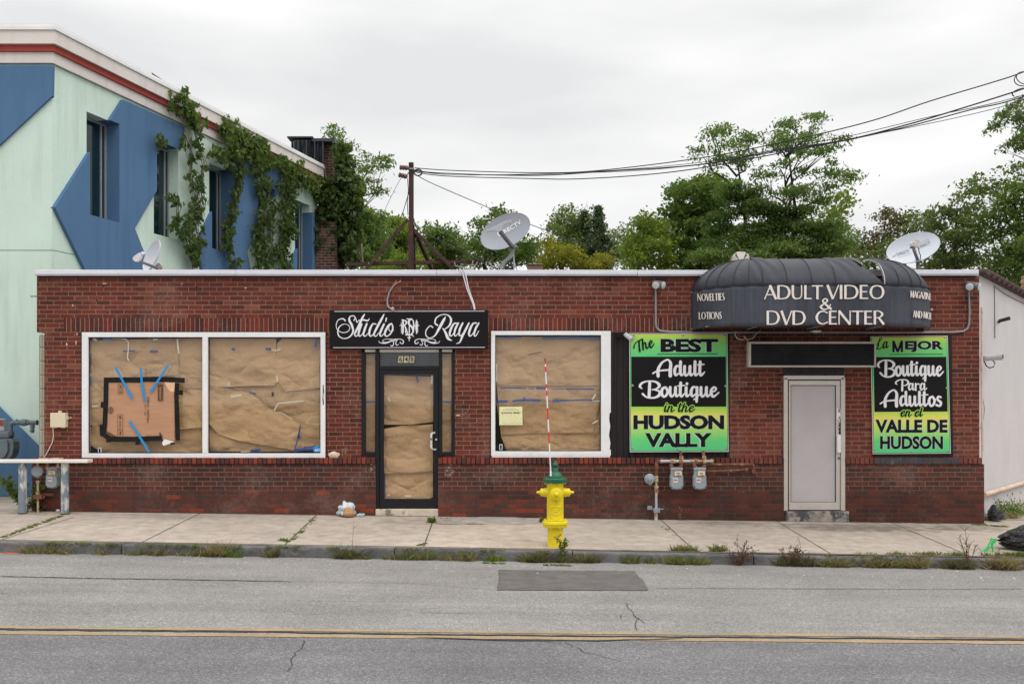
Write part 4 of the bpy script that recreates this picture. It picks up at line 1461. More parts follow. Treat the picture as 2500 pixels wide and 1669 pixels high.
# ---- black shop sign with white script
YS = 14.925
studio = thing('shop_sign', P(998, 804, YS), 'black rectangular sign with ornate white script Studio Raya above the papered door', 'sign')
mb = MB(); mb.box(fx(804.7, YS), fx(1191.3, YS), YS, YS + .05, fz(851.5, YS), fz(756, YS))
obj('board', mb, M('matt black sign panel', V(18, 16, 17), 0.65, 0.1, 2, bmp=0.05, spec=.2), studio, 0.004)
fn = zoomfn(790, 740, 5.593, YS)
pen = Pen(fn)
pen.stroke([(135, 112, 7), (2198, 108, 7)], smooth=False, cap=False); pen.stroke([(130, 606, 7), (2203, 601, 7)], smooth=False, cap=False)
obj('border_line', pen.mb, m_white_ink, studio)
pen = Pen(fn)
for s in (
    # S
    [(300, 245, 20), (265, 212, 16), (200, 230, 12), (172, 300, 10), (190, 360, 10), (255, 400, 10), (330, 385, 10), (358, 330, 10), (310, 285, 8), (240, 300, 12), (197, 360, 16), (205, 440, 16), (270, 480, 12), (350, 462, 16), (402, 390, 24), (390, 310, 30), (352, 235, 28), (360, 185, 16), (410, 172, 12), (432, 200, 14), (415, 232, 16)],
    # t
    [(560, 150, 12), (530, 200, 28), (470, 330, 30), (425, 420, 22), (450, 450, 14), (490, 400, 8)], [(440, 205, 10), (455, 260, 12), (480, 235, 12), (545, 228, 20), (600, 238, 20), (625, 210, 8)],
    # u
    [(520, 285, 24), (490, 360, 30), (478, 430, 22), (505, 445, 14), (560, 370, 8), (585, 295, 8)], [(590, 280, 24), (560, 360, 30), (545, 430, 22), (575, 447, 14), (620, 390, 8)],
    # d
    [(715, 285, 14), (670, 285, 20), (632, 360, 30), (625, 430, 24), (655, 447, 14), (705, 380, 8)], [(825, 150, 12), (795, 210, 28), (725, 340, 30), (688, 425, 22), (715, 450, 14), (755, 400, 8)],
    # i
    [(825, 285, 24), (790, 360, 30), (768, 430, 22), (795, 447, 14), (835, 395, 8)], [(858, 205, 18), (848, 250, 14)],
    # o
    [(930, 275, 14), (890, 300, 24), (845, 380, 30), (838, 430, 22), (870, 450, 14), (925, 400, 18), (945, 330, 20), (925, 280, 14), (890, 330, 10), (905, 380, 10), (955, 370, 10)],
    # R
    [(1490, 330, 16), (1455, 310, 14), (1400, 370, 14), (1400, 440, 14), (1450, 475, 12), (1520, 440, 18), (1580, 340, 34), (1640, 230, 34), (1665, 185, 10)],
    [(1555, 300, 22), (1522, 270, 22), (1540, 200, 18), (1620, 155, 12), (1700, 165, 16), (1740, 220, 28), (1720, 300, 24), (1660, 350, 12), (1625, 350, 10)], [(1630, 345, 12), (1665, 400, 30), (1700, 480, 34), (1750, 508, 10)],
    # a
    [(1830, 275, 16), (1780, 280, 22), (1735, 360, 30), (1722, 430, 24), (1750, 443, 14), (1800, 370, 8)], [(1840, 270, 20), (1800, 350, 28), (1785, 430, 20), (1810, 443, 14), (1850, 390, 8)],
    # y
    [(1900, 270, 22), (1862, 350, 28), (1850, 425, 22), (1875, 443, 14), (1925, 380, 8)], [(1985, 270, 20), (1950, 340, 28), (1900, 440, 28), (1860, 530, 18), (1815, 550, 8)],
    # a
    [(2090, 270, 16), (2040, 280, 22), (1998, 360, 30), (1985, 430, 24), (2015, 443, 14), (2065, 370, 8)], [(2120, 270, 18), (2075, 350, 28), (2055, 430, 20), (2080, 443, 14), (2120, 375, 8)],
):
    pen.stroke(s)
obj('lettering', pen.mb, m_white_ink, studio)
pen = Pen(fn)
for s in ([(1068, 235, 20), (1085, 240, 22), (1082, 390, 24), (1075, 420, 10)], [(1082, 240, 12), (1118, 236, 16), (1130, 265, 20), (1110, 295, 12), (1090, 298, 10)], [(1105, 298, 16), (1140, 390, 16), (1150, 415, 8)],
          [(1225, 240, 14), (1195, 222, 14), (1160, 245, 20), (1165, 285, 24), (1210, 330, 26), (1222, 390, 22), (1185, 430, 14), (1135, 420, 14), (1118, 375, 12), (1135, 345, 10)],
          [(1140, 212, 12), (1170, 218, 16), (1205, 212, 12)], [(1172, 225, 12), (1170, 430, 16), (1168, 500, 10), (1168, 520, 4)], [(1148, 468, 12), (1168, 478, 12), (1188, 468, 12)], [(1120, 432, 14), (1220, 434, 12)],
          [(1225, 235, 14), (1232, 310, 20), (1228, 385, 12)], [(1270, 235, 16), (1265, 320, 26), (1270, 400, 14), (1265, 420, 6)], [(1232, 308, 12), (1268, 308, 12)],
          [(1040, 310, 5), (1050, 298, 8), (1066, 302, 10), (1066, 330, 8)], [(1305, 310, 5), (1295, 298, 8), (1283, 302, 10), (1284, 330, 8)], [(1062, 260, 8), (1062, 400, 8)], [(1285, 255, 8), (1285, 400, 8)], [(1210, 440, 8), (1238, 462, 4)]):
    pen.stroke(s)
obj('monogram', pen.mb, m_white_ink, studio)
pen = Pen(fn)
for mir in (0, 1):
    f_ = (lambda x: 2338 - x) if mir else (lambda x: x)
    for s in ([(750, 512, 4), (775, 540, 9), (850, 545, 12), (930, 515, 11), (985, 492, 10), (1050, 490, 9), (1090, 515, 12), (1080, 550, 12), (1045, 540, 8), (1052, 522, 4)],
              [(850, 540, 10), (805, 520, 8), (830, 495, 7), (890, 490, 7), (945, 515, 8), (955, 560, 12), (930, 585, 10), (915, 570, 5)],
              [(960, 520, 9), (1005, 500, 8), (985, 545, 9), (1000, 572, 10), (1025, 560, 6)], [(890, 490, 6), (985, 488, 5)], [(800, 540, 8), (880, 528, 9), (990, 490, 6)]):
        pen.stroke([(f_(x), y, w_) for x, y, w_ in s])
obj('flourish', pen.mb, m_white_ink, studio)
mb = MB()
for px, py in ((807, 767), (1188, 764), (807, 845), (1188.5, 846)):
    mb.lathe([(0.011, 0), (0.011, .004), (0.004, .007)], P(px, py, YS), (0, -1, 0), 10)
obj('screw', mb, m_blackmetal, studio)


# ---- two green shop boards
def gradmat(name, z0, z1, stops):
    m, t, b = newmat(name)
    co = coords(t)
    s = N(t, 'ShaderNodeSeparateXYZ'); L(t, co, s.inputs[0])
    f = N(t, 'ShaderNodeMapRange'); L(t, s.outputs['Z'], f.inputs['Value'])
    f.inputs['From Min'].default_value = z0; f.inputs['From Max'].default_value = z1
    c = ramp(t, f.outputs[0], stops)
    c = mixc(t, 1.0, c, ramp(t, noise(t, co, 45, 3), [(0.3, 0.93), (0.7, 1.05)]), 'MULTIPLY')
    L(t, c, b.inputs['Base Color'])
    b.inputs['Roughness'].default_value = 0.5
    b.inputs['Specular IOR Level'].default_value = 0.3
    return m


GRN, LIME, YEL = V(84, 188, 116), V(152, 196, 80), V(206, 202, 92)
STOPS = [(0.0, V(80, 184, 118)), (0.10, V(92, 192, 112)), (0.20, V(164, 202, 98)), (0.27, YEL), (0.31, YEL), (0.37, LIME), (0.45, V(126, 186, 78)), (0.6, GRN), (0.82, V(88, 188, 116)), (0.92, V(116, 196, 104)), (0.97, LIME), (1.0, V(190, 192, 84))]
Y1 = 14.962
sign1 = thing('shop_sign', P(1657, 1103, Y1), 'green and yellow sign reading The Best Adult Boutique above the gas meters', 'sign', 'green boutique signs')
Zc1 = zoomfn(1520, 800, 4.9, Y1)
def quad(mb, c4, fn, lift, thick=0.0):
    v = [fn(x, y, lift) for x, y in c4]
    if thick: mb.poly(v, (0, thick, 0))
    else: mb.add(v, [(0, 1, 2, 3)])
mb = MB(); quad(mb, [(80, 64), (1253, 69), (1268, 1480), (88, 1485)], Zc1, 0.0, 0.02)
obj('board', mb, m_signwhite, sign1)
mb = MB(); quad(mb, [(86, 71), (1247, 76), (1262, 1473), (94, 1478)], Zc1, 0.001)
obj('border', mb, m_ink, sign1)
mb = MB(); quad(mb, [(92, 77), (1241, 81), (1256, 1467), (100, 1472)], Zc1, 0.002)
obj('face', mb, gradmat('boutique print', fz(1101, Y1), fz(816, Y1), STOPS), sign1)
mb = MB(); quad(mb, [(103, 345), (1236, 345), (1240, 942), (105, 942)], Zc1, 0.003)
m_panelblack = M('sign black print', V(17, 16, 18), 0.65, 0.12, 3, bmp=0, spec=.2)
obj('black_panel', mb, m_panelblack, sign1)


def sans_lines(lines, fn, parent, bold=0.05):
    a = [typeset(tx, fn, x0, x1, yb, yt, bold + 0.028, lift=0.0034) for tx, x0, x1, yb, yt in lines]
    b = [typeset(tx, fn, x0 + 3.5, x1 - 3.5, yb - 3.5, yt + 3.5, bold, lift=0.0044) for tx, x0, x1, yb, yt in lines]
    o = obj('lettering', join(*b), m_ink, parent)
    obj('letter_outline', join(*a), m_pale_ink, parent)


sans_lines([('BEST', 450, 1146, 296, 127), ('HUDSON', 126, 1218, 1217, 1039), ('VALLY', 266, 1072, 1429, 1253)], Zc1, sign1)
pen = Pen(Zc1); pen.lift = 0.0035
write(pen, SCRIPT, 'Adult', 357, 975, 574, 116, slant=0.02, wk=1.08)
write(pen, SCRIPT, 'Boutique', 188, 1142, 825, 116, slant=0.02, wk=1.08)
obj('lettering', pen.mb, m_white_ink, sign1)
pen = Pen(Zc1); pen.lift = 0.0032
write(pen, SCRIPT, 'in the', 486, 850, 1003, 70, slant=0.28, grow=10)
obj('letter_outline', pen.mb, M('lime letter glow', LIME, 0.5, 0.03, bmp=0), sign1)
pen = Pen(Zc1); pen.lift = 0.0072
write(pen, SCRIPT, 'in the', 486, 850, 1003, 70, slant=0.28, wk=1.05)
write(pen, SCRIPT, 'The', 150, 385, 285, 82, slant=0.12, rot=R(14))
pen.stroke([(415, 313, 7), (1140, 310, 7)], smooth=False, cap=False)
obj('lettering', pen.mb, m_ink, sign1)
mb = MB()
for x, y in ((135, 88), (722, 88), (1222, 92), (118, 690), (1232, 697), (120, 1437), (657, 1447), (1242, 1443)):
    mb.lathe([(0.018, 0), (0.017, .004), (0.006, .009)], Zc1(x, y, 0.003), (0, -1, 0), 10)
obj('screw', mb, m_screw, sign1)

Y2 = 14.955
sign2 = thing('shop_sign', P(2225, 1107, Y2), 'green and yellow Spanish sign reading La Mejor Boutique right of the grey door', 'sign', 'green boutique signs')
Zc2 = zoomfn(2110, 800, 4.9, Y2)
mb = MB(); mb.prism([(fx(px), fz(py)) for px, py in ((2127, 819), (2322, 817), (2325, 1113), (2130, 1114))], 14.975, 15.0)
obj('backing_board', mb, m_blackwood, sign2)
mb = MB(); quad(mb, [(78, 103), (998, 95), (1035, 1500), (105, 1508)], Zc2, 0.0, 0.02)
obj('board', mb, m_signwhite, sign2)
mb = MB(); quad(mb, [(84, 109), (992, 101), (1029, 1494), (111, 1502)], Zc2, 0.001)
obj('border', mb, m_ink, sign2)
mb = MB(); quad(mb, [(90, 116), (987, 108), (1023, 1487), (117, 1495)], Zc2, 0.002)
obj('face', mb, gradmat('boutique print in Spanish', fz(1105, Y2), fz(822, Y2), STOPS), sign2)
mb = MB(); quad(mb, [(112, 350), (980, 346), (997, 1000), (122, 1005)], Zc2, 0.003)
obj('black_panel', mb, m_panelblack, sign2)
for gr_, lf_, mm_ in ((4, .0034, m_pale_ink), (0, .0052, m_ink)):
    pen = Pen(Zc2); pen.lift = lf_
    for s_ in ([(350, 290, 29), (350, 156, 29)], [(450, 290, 29), (450, 156, 29)], [(348, 156, 32), (400, 288, 28)], [(452, 156, 32), (400, 288, 28)]): pen.stroke(s_, cap=False, smooth=False, grow=gr_)
    obj('lettering' if not gr_ else 'letter_outline', pen.mb, mm_, sign2)
sans_lines([('EJOR', 484, 950, 294, 152), ('VALLE DE', 131, 1000, 1257, 1093), ('HUDSON', 186, 946, 1454, 1289)], Zc2, sign2, 0.042)
pen = Pen(Zc2); pen.lift = 0.0035
write(pen, SCRIPT, 'Boutique', 150, 940, 575, 116, wk=1.0)
write(pen, SCRIPT, 'Para', 365, 745, 745, 78, wk=1.05)
write(pen, SCRIPT, 'Adultos', 187, 935, 936, 116, wk=1.0)
obj('lettering', pen.mb, m_white_ink, sign2)
pen = Pen(Zc2); pen.lift = 0.0032
write(pen, SCRIPT, 'en el', 428, 690, 1058, 66, slant=0.28, grow=10)
obj('letter_outline', pen.mb, _cache['lime letter glow'], sign2)
pen = Pen(Zc2); pen.lift = 0.0072
write(pen, SCRIPT, 'en el', 428, 690, 1058, 66, slant=0.28, wk=1.05)
write(pen, SCRIPT, 'La', 130, 285, 258, 74, slant=0.25, rot=R(6), wk=0.8)
pen.stroke([(300, 318, 6), (940, 313, 6)], smooth=False, cap=False)
obj('lettering', pen.mb, m_ink, sign2)
mb = MB()
for x, y in ((548, 112), (965, 112), (110, 718), (985, 718), (118, 1447), (567, 1475), (1003, 1465)):
    mb.lathe([(0.015, 0), (0.014, .004), (0.005, .009)], Zc2(x, y, 0.003), (0, -1, 0), 10)
obj('screw', mb, m_screw, sign2)

# ---- PULL on the grey door, 648 over the papered door
pf = zoomfn(1820, 800, 3.266, 14.958)
mbs = [typeset(c, pf, 738, 749, y1, y0, 0.02, lift=0.0006) for c, y0, y1 in (('P', 757, 776), ('U', 780, 799), ('L', 803, 822), ('L', 826, 845))]
tx = join(*mbs); tx.m = [1] * len(tx.f)
obj('pull_tag', join(pull_tag, tx), [m_blackmetal, m_white_ink], door2)
nb = MB()
nf = zoomfn(780, 700, 2.613, 15.026)
for x0, x1 in ((500, 535), (537, 571), (573, 607)):
    nb.poly([nf(x0 + 6, 442, 0), nf(x1, 442, 0), nf(x1 - 5, 483, 0), nf(x0, 483, 0)], (0, 0.003, 0))
mbs = [typeset(c, nf, x0 + 8, x0 + 28, 478, 446, 0.012, lift=0.0006) for c, x0 in (('6', 500), ('4', 536), ('8', 572))]
tx = join(*mbs); tx.m = [1] * len(tx.f)
obj('house_number', join(nb, tx), [M('cream number plate', V(192, 182, 150), 0.5, 0.05, bmp=0), m_ink], door)

# ---- LED message board over the grey door
YL = 14.72
led = thing('message_board', P(1983, 896, YL), 'long blank black LED message board in a pale frame over the grey door', 'display')
mb = MB(); frame_rect_Y = None
def rectY(mb, px0, px1, py0, py1, y0, y1):
    mb.box(fx(px0, y0), fx(px1, y0), y0, y1, fz(py1, y0), fz(py0, y0))
for r_ in ((1827.6, 2139, 834, 838.5), (1827.6, 2139, 891.5, 896), (1827.6, 1834, 838.5, 891.5), (2135, 2139, 838.5, 891.5)):
    rectY(mb, *r_, YL, YL + .09)
rectY(mb, 1829, 2137.5, 835, 895, YL + .09, YL + .28)
obj('frame', mb, M('bone painted frame', V(176, 168, 158), 0.5, 0.12, 5, spots=(9, .68, V(120, 110, 102))), led, 0.006)
m_led, t, b = newmat('LED panel')
co = coords(t)
s = N(t, 'ShaderNodeSeparateXYZ'); L(t, co, s.inputs[0])
fu = math_(t, 'ABSOLUTE', math_(t, 'SUBTRACT', math_(t, 'FRACT', math_(t, 'DIVIDE', s.outputs['X'], 0.0185)), 0.5))
fv = math_(t, 'ABSOLUTE', math_(t, 'SUBTRACT', math_(t, 'FRACT', math_(t, 'DIVIDE', s.outputs['Z'], 0.0185)), 0.5))
dd = math_(t, 'MAXIMUM', fu, fv)
c = ramp(t, dd, [(0.30, (0.006, 0.006, 0.007)), (0.36, (0.024, 0.023, 0.024))])
c = mixc(t, 1.0, c, ramp(t, noise(t, co, 3, 4), [(0.3, 0.6), (0.7, 1.3)]), 'MULTIPLY')
L(t, c, b.inputs['Base Color']); b.inputs['Roughness'].default_value = 0.7; b.inputs['Specular IOR Level'].default_value = .15
bump(t, b, dd, 0.6, 0.004)
mb = MB(); rectY(mb, 1834, 2135, 838.5, 891.5, YL + .02, YL + .06)
obj('screen', mb, m_led, led)

# ================================================================== awning
AXL, AXR, AR1, AR2 = 2.64, 6.19, 0.88, 0.96
AY0, AP = 15.0, 1.0
AZ0, AZ1, AZ2 = 2.765, 3.352, 3.83


def awn_plan(n1=22, n2=40, inset=0.0):
    r1, r2, p = AR1 - inset, AR2 - inset, AP - inset
    q = [(AXL + AR1 - r1 * math.cos(R(90) * i / n1), AY0 - p * math.sin(R(90) * i / n1)) for i in range(n1)]
    q += [(AXL + AR1 + (AXR - AR2 - AXL - AR1) * i / n2, AY0 - p) for i in range(n2)]
    q += [(AXR - AR2 + r2 * math.sin(R(90) * i / n1), AY0 - p * math.cos(R(90) * i / n1)) for i in range(n1 + 1)]
    return q


PL0 = awn_plan()
ARC = [0.0]
for a, b_ in zip(PL0[:-1], PL0[1:]): ARC.append(ARC[-1] + math.hypot(b_[0] - a[0], b_[1] - a[1]))


def awn_at(s, lift=0.0):
    """Point of the valance plan at arc length s, pushed out by lift."""
    s = min(max(s, 0), ARC[-1] - 1e-6)
    i = int(np.searchsorted(ARC, s, side='right')) - 1
    i = min(i, len(PL0) - 2)
    f = (s - ARC[i]) / (ARC[i + 1] - ARC[i])
    (x0, y0), (x1, y1) = PL0[i], PL0[i + 1]
    dx, dy = x1 - x0, y1 - y0
    l = math.hypot(dx, dy)
    return x0 + dx * f + dy / l * lift, y0 + dy * f - dx / l * lift


def awn_arc(px):
    """Arc length where the valance is seen at photo column px (front side)."""
    best = None
    for s in np.linspace(0, ARC[-1], 1200):
        x, y = awn_at(s)
        e = abs(CX + x / y * FPX - px)
        if best is None or e < best[0]: best = (e, s)
    return best[1]


awning = thing('awning', (4.4, 15.0, 3.0), 'dark canvas dome awning with a torn top and pink lettering over the door', 'awning')
m_canvas, t, b = newmat('weathered charcoal canvas')
co = coords(t)
c = ramp(t, noise(t, co, 1.1, 5), [(0.3, V(44, 47, 56, .72)), (0.7, V(58, 61, 70, .72))])
stv = coords(t, (9, 9, 0.5))
c = mixc(t, 1.0, c, ramp(t, noise(t, stv, 2.4, 5, .6), [(0.3, 0.72), (0.68, 1.35)]), 'MULTIPLY')
c = mixc(t, 1.0, c, ramp(t, noise(t, co, 120, 2), [(0.3, 0.85), (0.7, 1.14)]), 'MULTIPLY')
L(t, c, b.inputs['Base Color']); b.inputs['Roughness'].default_value = 0.62
b.inputs['Specular IOR Level'].default_value = 0.5
bump(t, b, math_(t, 'ADD', noise(t, co, 5, 4), math_(t, 'MULTIPLY', noise(t, co, 260, 2), .15)), 0.35, 0.02)
m_canvas_top = M('faded canvas top', V(42, 44, 53, .84), 0.55, 0.2, 2.5, spec=0.4, bmp=0.2, bscale=14, spots=(4.5, .66, V(62, 62, 66, .8)))
# valance
NU = 160
def val(u, v):
    s = u * ARC[-1]
    wob = 0.006 * math.sin(s * 9) * (1 - v) + 0.004 * math.sin(s * 23 + 3)
    x, y = awn_at(s, wob)
    drop = 0.0 if v > 0 else 0.012 * math.sin(s * 3.1)
    return (x, y, AZ0 + (AZ1 - AZ0) * v + drop)
mb = MB(); mb.grid(val, NU, 10)
valance = obj('valance', mb, m_canvas, awning)
sd_ = valance.modifiers.new('cloth', 'SOLIDIFY'); sd_.thickness = 0.004
# dome with sags between the ribs and a torn hole
RIBPX = [1700, 1722, 1750, 1790, 1828, 1863, 1922, 1982, 2040, 2093, 2158, 2195, 2226, 2249]
RIBS = sorted(set([0.0] + [awn_arc(p) for p in RIBPX] + [ARC[-1]]))
S_H0, S_H1 = awn_arc(2090), awn_arc(2158)


def dome_pt(s, v, sag=True, lift=0.0):
    ph = v * math.pi / 2
    ins = 0.86 * (1 - math.cos(ph))
    z = AZ1 + (AZ2 - AZ1) * math.sin(ph)
    k = s / ARC[-1]
    pl = awn_plan(22, 40, ins)
    # same parameter along the inset outline
    i = int(np.searchsorted(ARC, min(s, ARC[-1] - 1e-6), side='right')) - 1
    i = min(i, len(pl) - 2)
    f = (s - ARC[i]) / (ARC[i + 1] - ARC[i])
    x = pl[i][0] + (pl[i + 1][0] - pl[i][0]) * f
    y = pl[i][1] + (pl[i + 1][1] - pl[i][1]) * f
    nx, ny = awn_at(s, 1.0)[0] - awn_at(s)[0], awn_at(s, 1.0)[1] - awn_at(s)[1]
    d = lift
    if sag:
        j = max(i_ for i_ in range(len(RIBS)) if RIBS[i_] <= s + 1e-9)
        j = min(j, len(RIBS) - 2)
        u = (s - RIBS[j]) / (RIBS[j + 1] - RIBS[j])
        wdt = RIBS[j + 1] - RIBS[j]
        d -= 0.05 * wdt * 4 * u * (1 - u) * math.sin(min(v * 1.2, 1) * math.pi) ** 0.8
        # pulled folds beside the loose rib and the tear
        for s0, amp in ((RIBS[6], 0.035), (S_H0 - 0.12, 0.03), (S_H1 + 0.2, 0.02)):
            e = (s - s0)
            d -= amp * math.exp(-(e / 0.22) ** 2) * math.sin(e * 34 + v * 9) * v
    return (x + nx * d * math.cos(ph), y + ny * d * math.cos(ph), z + d * math.sin(ph))


def dome(u, v):
    return dome_pt(u * ARC[-1], v)
def keep(u, v):
    s = u * ARC[-1]
    if S_H0 < s < S_H1:
        return v < math.asin(max(0.0, min(1.0, 1 - (s - S_H0) / (S_H1 - S_H0) * .97))) * 2 / math.pi
    return True
mb = MB(); mb.grid(dome, 300, 26, keep=keep)
top = obj('canopy', mb, m_canvas_top, awning)
sd_ = top.modifiers.new('cloth', 'SOLIDIFY'); sd_.thickness = 0.004
# flap folded back at the tear
fl = MB()
q = [dome_pt(S_H0 - .02 + .04 * k, 0.97 - .13 * k, False, .012) for k in range(5)]
q2 = [Vector(p) + Vector((0.26 - .05 * k, 0.02, 0.02 - 0.03 * k)) for k, p in enumerate(q)]
fl.add(q + q2, [(k, k + 1, k + 6, k + 5) for k in range(4)], 0, True)
obj('torn_flap', fl, m_canvas_top, awning)
# hidden metal frame, seen through the hole, and piped seams
m_galv = M('galvanised tube', V(168, 168, 172), 0.4, 0.2, 8, metal=0.5)
fr = MB()
for s, dp in ((S_H0 - .02, -.07), (S_H1 + .012, -.012), (RIBS[6], -.09), (RIBS[3], -.09)):
    fr.tube([dome_pt(s, v / 10, False, dp) for v in range(11)], 0.016, 8)
fr.tube([(AXL + 1.0, 14.86, AZ2 - .06), (AXR - 1.1, 14.86, AZ2 - .06)], 0.014, 8)
fr.tube([(AXL + 1.0, 14.5, AZ1 + .12), (AXR - 1.0, 14.5, AZ1 + .12)], 0.03, 8)
fr.tube([(x, y + .03, AZ0 + .03) for x, y in PL0[::4]], 0.014, 6)
fr.tube([(x, y + .03, AZ1) for x, y in PL0[::4]], 0.014, 6)
for x in (3.5, 4.4, 5.3): fr.tube([(x, 14.03, AZ0 + .03), (x, 14.98, AZ0 + .03)], 0.014, 6)
obj('frame', fr, m_galv, awning)
sm = MB()
for s in RIBS[1:-1]:
    if S_H0 < s < S_H1: continue
    sm.tube([dome_pt(s, v / 12, False, 0.004) for v in range(13)], 0.006, 5)
sm.tube([(x, y - 0.004, AZ1 + .0) for x, y in PL0[2:-2]], 0.008, 5)
obj('seam', sm, M('canvas piping', V(40, 41, 46, .72), 0.7, 0.2), awning)
# lettering on the valance
def awnfn_factory():
    cache = {}
    pxs = np.array([CX + awn_at(s)[0] / awn_at(s)[1] * FPX for s in np.linspace(0, ARC[-1] * .93, 900)])
    ss = np.linspace(0, ARC[-1] * .93, 900)
    mono = np.maximum.accumulate(pxs)
    def f(x, y, lift):
        px, py = 1670 + x / 3.789, 610 + y / 3.789
        if px <= mono[-1] - 6:
            s = float(np.interp(px, mono, ss))
        else:
            s1 = float(np.interp(mono[-1] - 6, mono, ss))
            s = min(s1 + (px - mono[-1] + 6) / 165.0 * 1.5, ARC[-1] - .12)
        X, Yq = awn_at(s, 0.012 + lift)
        Yz = awn_at(s)[1]
        if px > mono[-1] - 60: Yz = awn_at(float(np.interp(mono[-1] - 45, mono, ss)))[1]
        return (X, Yq, ZC + (CY - py) * Yz / FPX)
    return f
awnfn = awnfn_factory()
m_pink = M('pink vinyl letters', V(230, 203, 196, .78), 0.6, 0.06, 6, bmp=0)
pen = Pen(awnfn, 0.0002)
write(pen, ROMAN, 'ADULT', 738, 1283, 457, 130, wk=.9)
write(pen, ROMAN, 'VIDEO', 1312, 1858, 455, 130, wk=.9)
write(pen, ROMAN, '&', 1247, 1367, 555, 108)
write(pen, ROMAN, 'DVD', 756, 1126, 692, 130, wk=.9)
write(pen, ROMAN, 'CENTER', 1205, 1850, 690, 128, wk=.9)
write(pen, ROMAN, 'NOVELTIES', 135, 386, 474, 68, rot=R(1.5), wk=.72)
write(pen, ROMAN, 'LOTIONS', 150, 360, 642, 66, rot=R(1), wk=.74)
write(pen, ROMAN, 'MAGAZINES', 2080, 2288, 444, 64, wk=.72)
write(pen, ROMAN, 'AND MORE', 2102, 2296, 626, 64, wk=.72)
obj('lettering', pen.mb, m_pink, awning)
# lamp below the awning
lp = thing('wall_lamp', P(1994, 812, 14.9), 'small flat lamp fitting under the middle of the dark awning', 'lamp')
mb = MB(); mb.box(fx(1984, 14.7), fx(2005, 14.7), 14.7, 14.85, fz(811, 14.7), fz(806, 14.7))
obj('diffuser', mb, M('lamp plastic', V(200, 196, 190), 0.4, 0.05), lp, 0.006)
mb = MB(); mb.box(fx(1987, 14.7), fx(2002, 14.7), 14.84, 15.0, fz(809, 14.7), fz(805, 14.7))
obj('bracket', mb, m_galv, lp)

# ================================================================== paper in the windows
def paper_mat(name, col):
    m, t, b = newmat(name)
    co = coords(t)
    c = ramp(t, noise(t, co, 2.2, 5), [(0.3, sc_(col, 0.9)), (0.7, sc_(col, 1.06))])
    c = mixc(t, 1.0, c, ramp(t, noise(t, coords(t, (1, 1, 5)), 22, 3), [(0.3, 0.93), (0.7, 1.05)]), 'MULTIPLY')
    oi = N(t, 'ShaderNodeObjectInfo')
    c = mixc(t, 1.0, c, ramp(t, oi.outputs['Random'], [(0.0, (0.86, 0.86, 0.87)), (1.0, (1.08, 1.07, 1.05))]), 'MULTIPLY')
    L(t, c, b.inputs['Base Color'])
    b.inputs['Roughness'].default_value = 0.75
    b.inputs['Specular IOR Level'].default_value = 0.3
    wv = noise(t, coords(t, (1.0, 1, 1.7)), 2.2, 4, .5)
    vo = N(t, 'ShaderNodeTexVoronoi', Scale=2.6, Randomness=1.0)
    dn = N(t, 'ShaderNodeTexNoise', Scale=2.6, Detail=4.0); L(t, co, dn.inputs['Vector'])
    L(t, mixc(t, .35, coords(t, (1, 1, 1.8)), dn.outputs['Color']), vo.inputs['Vector'])
    rg = math_(t, 'ABSOLUTE', math_(t, 'SUBTRACT', noise(t, coords(t, (1.0, 1, 1.6)), 1.7, 2, .45), .5))
    rg2 = math_(t, 'ABSOLUTE', math_(t, 'SUBTRACT', noise(t, coords(t, (1.3, 1, 1.0)), 5.5, 3, .5), .5))
    hgt = math_(t, 'ADD', math_(t, 'MULTIPLY', rg, 2.0), math_(t, 'MULTIPLY', rg2, .34))
    hgt = math_(t, 'ADD', hgt, math_(t, 'ADD', math_(t, 'MULTIPLY', wv, .6), math_(t, 'MULTIPLY', vo.outputs['Distance'], .45)))
    bump(t, b, hgt, 1.0, 0.085)
    return m


m_paper = paper_mat('kraft paper', V(172, 138, 102, .72))
m_tape_dim = M('blue tape behind glass', V(32, 62, 118, .7), 0.6, 0.15, 12, bmp=0)
m_tape = M('bright blue masking tape', V(24, 132, 196, .8), 0.6, 0.12, 40, bmp=0.2, bscale=200)
m_tape_w = M('clear yellowed tape', V(200, 190, 168), 0.5, 0.1, 10, bmp=0)


def crumple(seed, amp, dirs=5):
    """Creased height field: sums of sharp ridges in random directions plus soft waves."""
    g = np.random.default_rng(seed)
    R_ = []
    for _ in range(dirs):
        a = g.choice([.9, 1.3, 1.75, 2.2, 1.57]) + g.normal() * .25
        R_.append((math.cos(a), math.sin(a), g.uniform(2.0, 6.5), g.random() * 6.28, g.uniform(.2, 1)))
    def f(x, z):
        h = 0
        for cx_, cz_, fr_, ph, w_ in R_:
            s = math.sin((x * cx_ + z * cz_) * fr_ + ph + 0.8 * math.sin(x * 3.1 + z * 2.3 + ph))
            h += w_ * (1 - abs(s)) ** 1.6
        return 3.2 * amp * (h / dirs - .35)
    return f


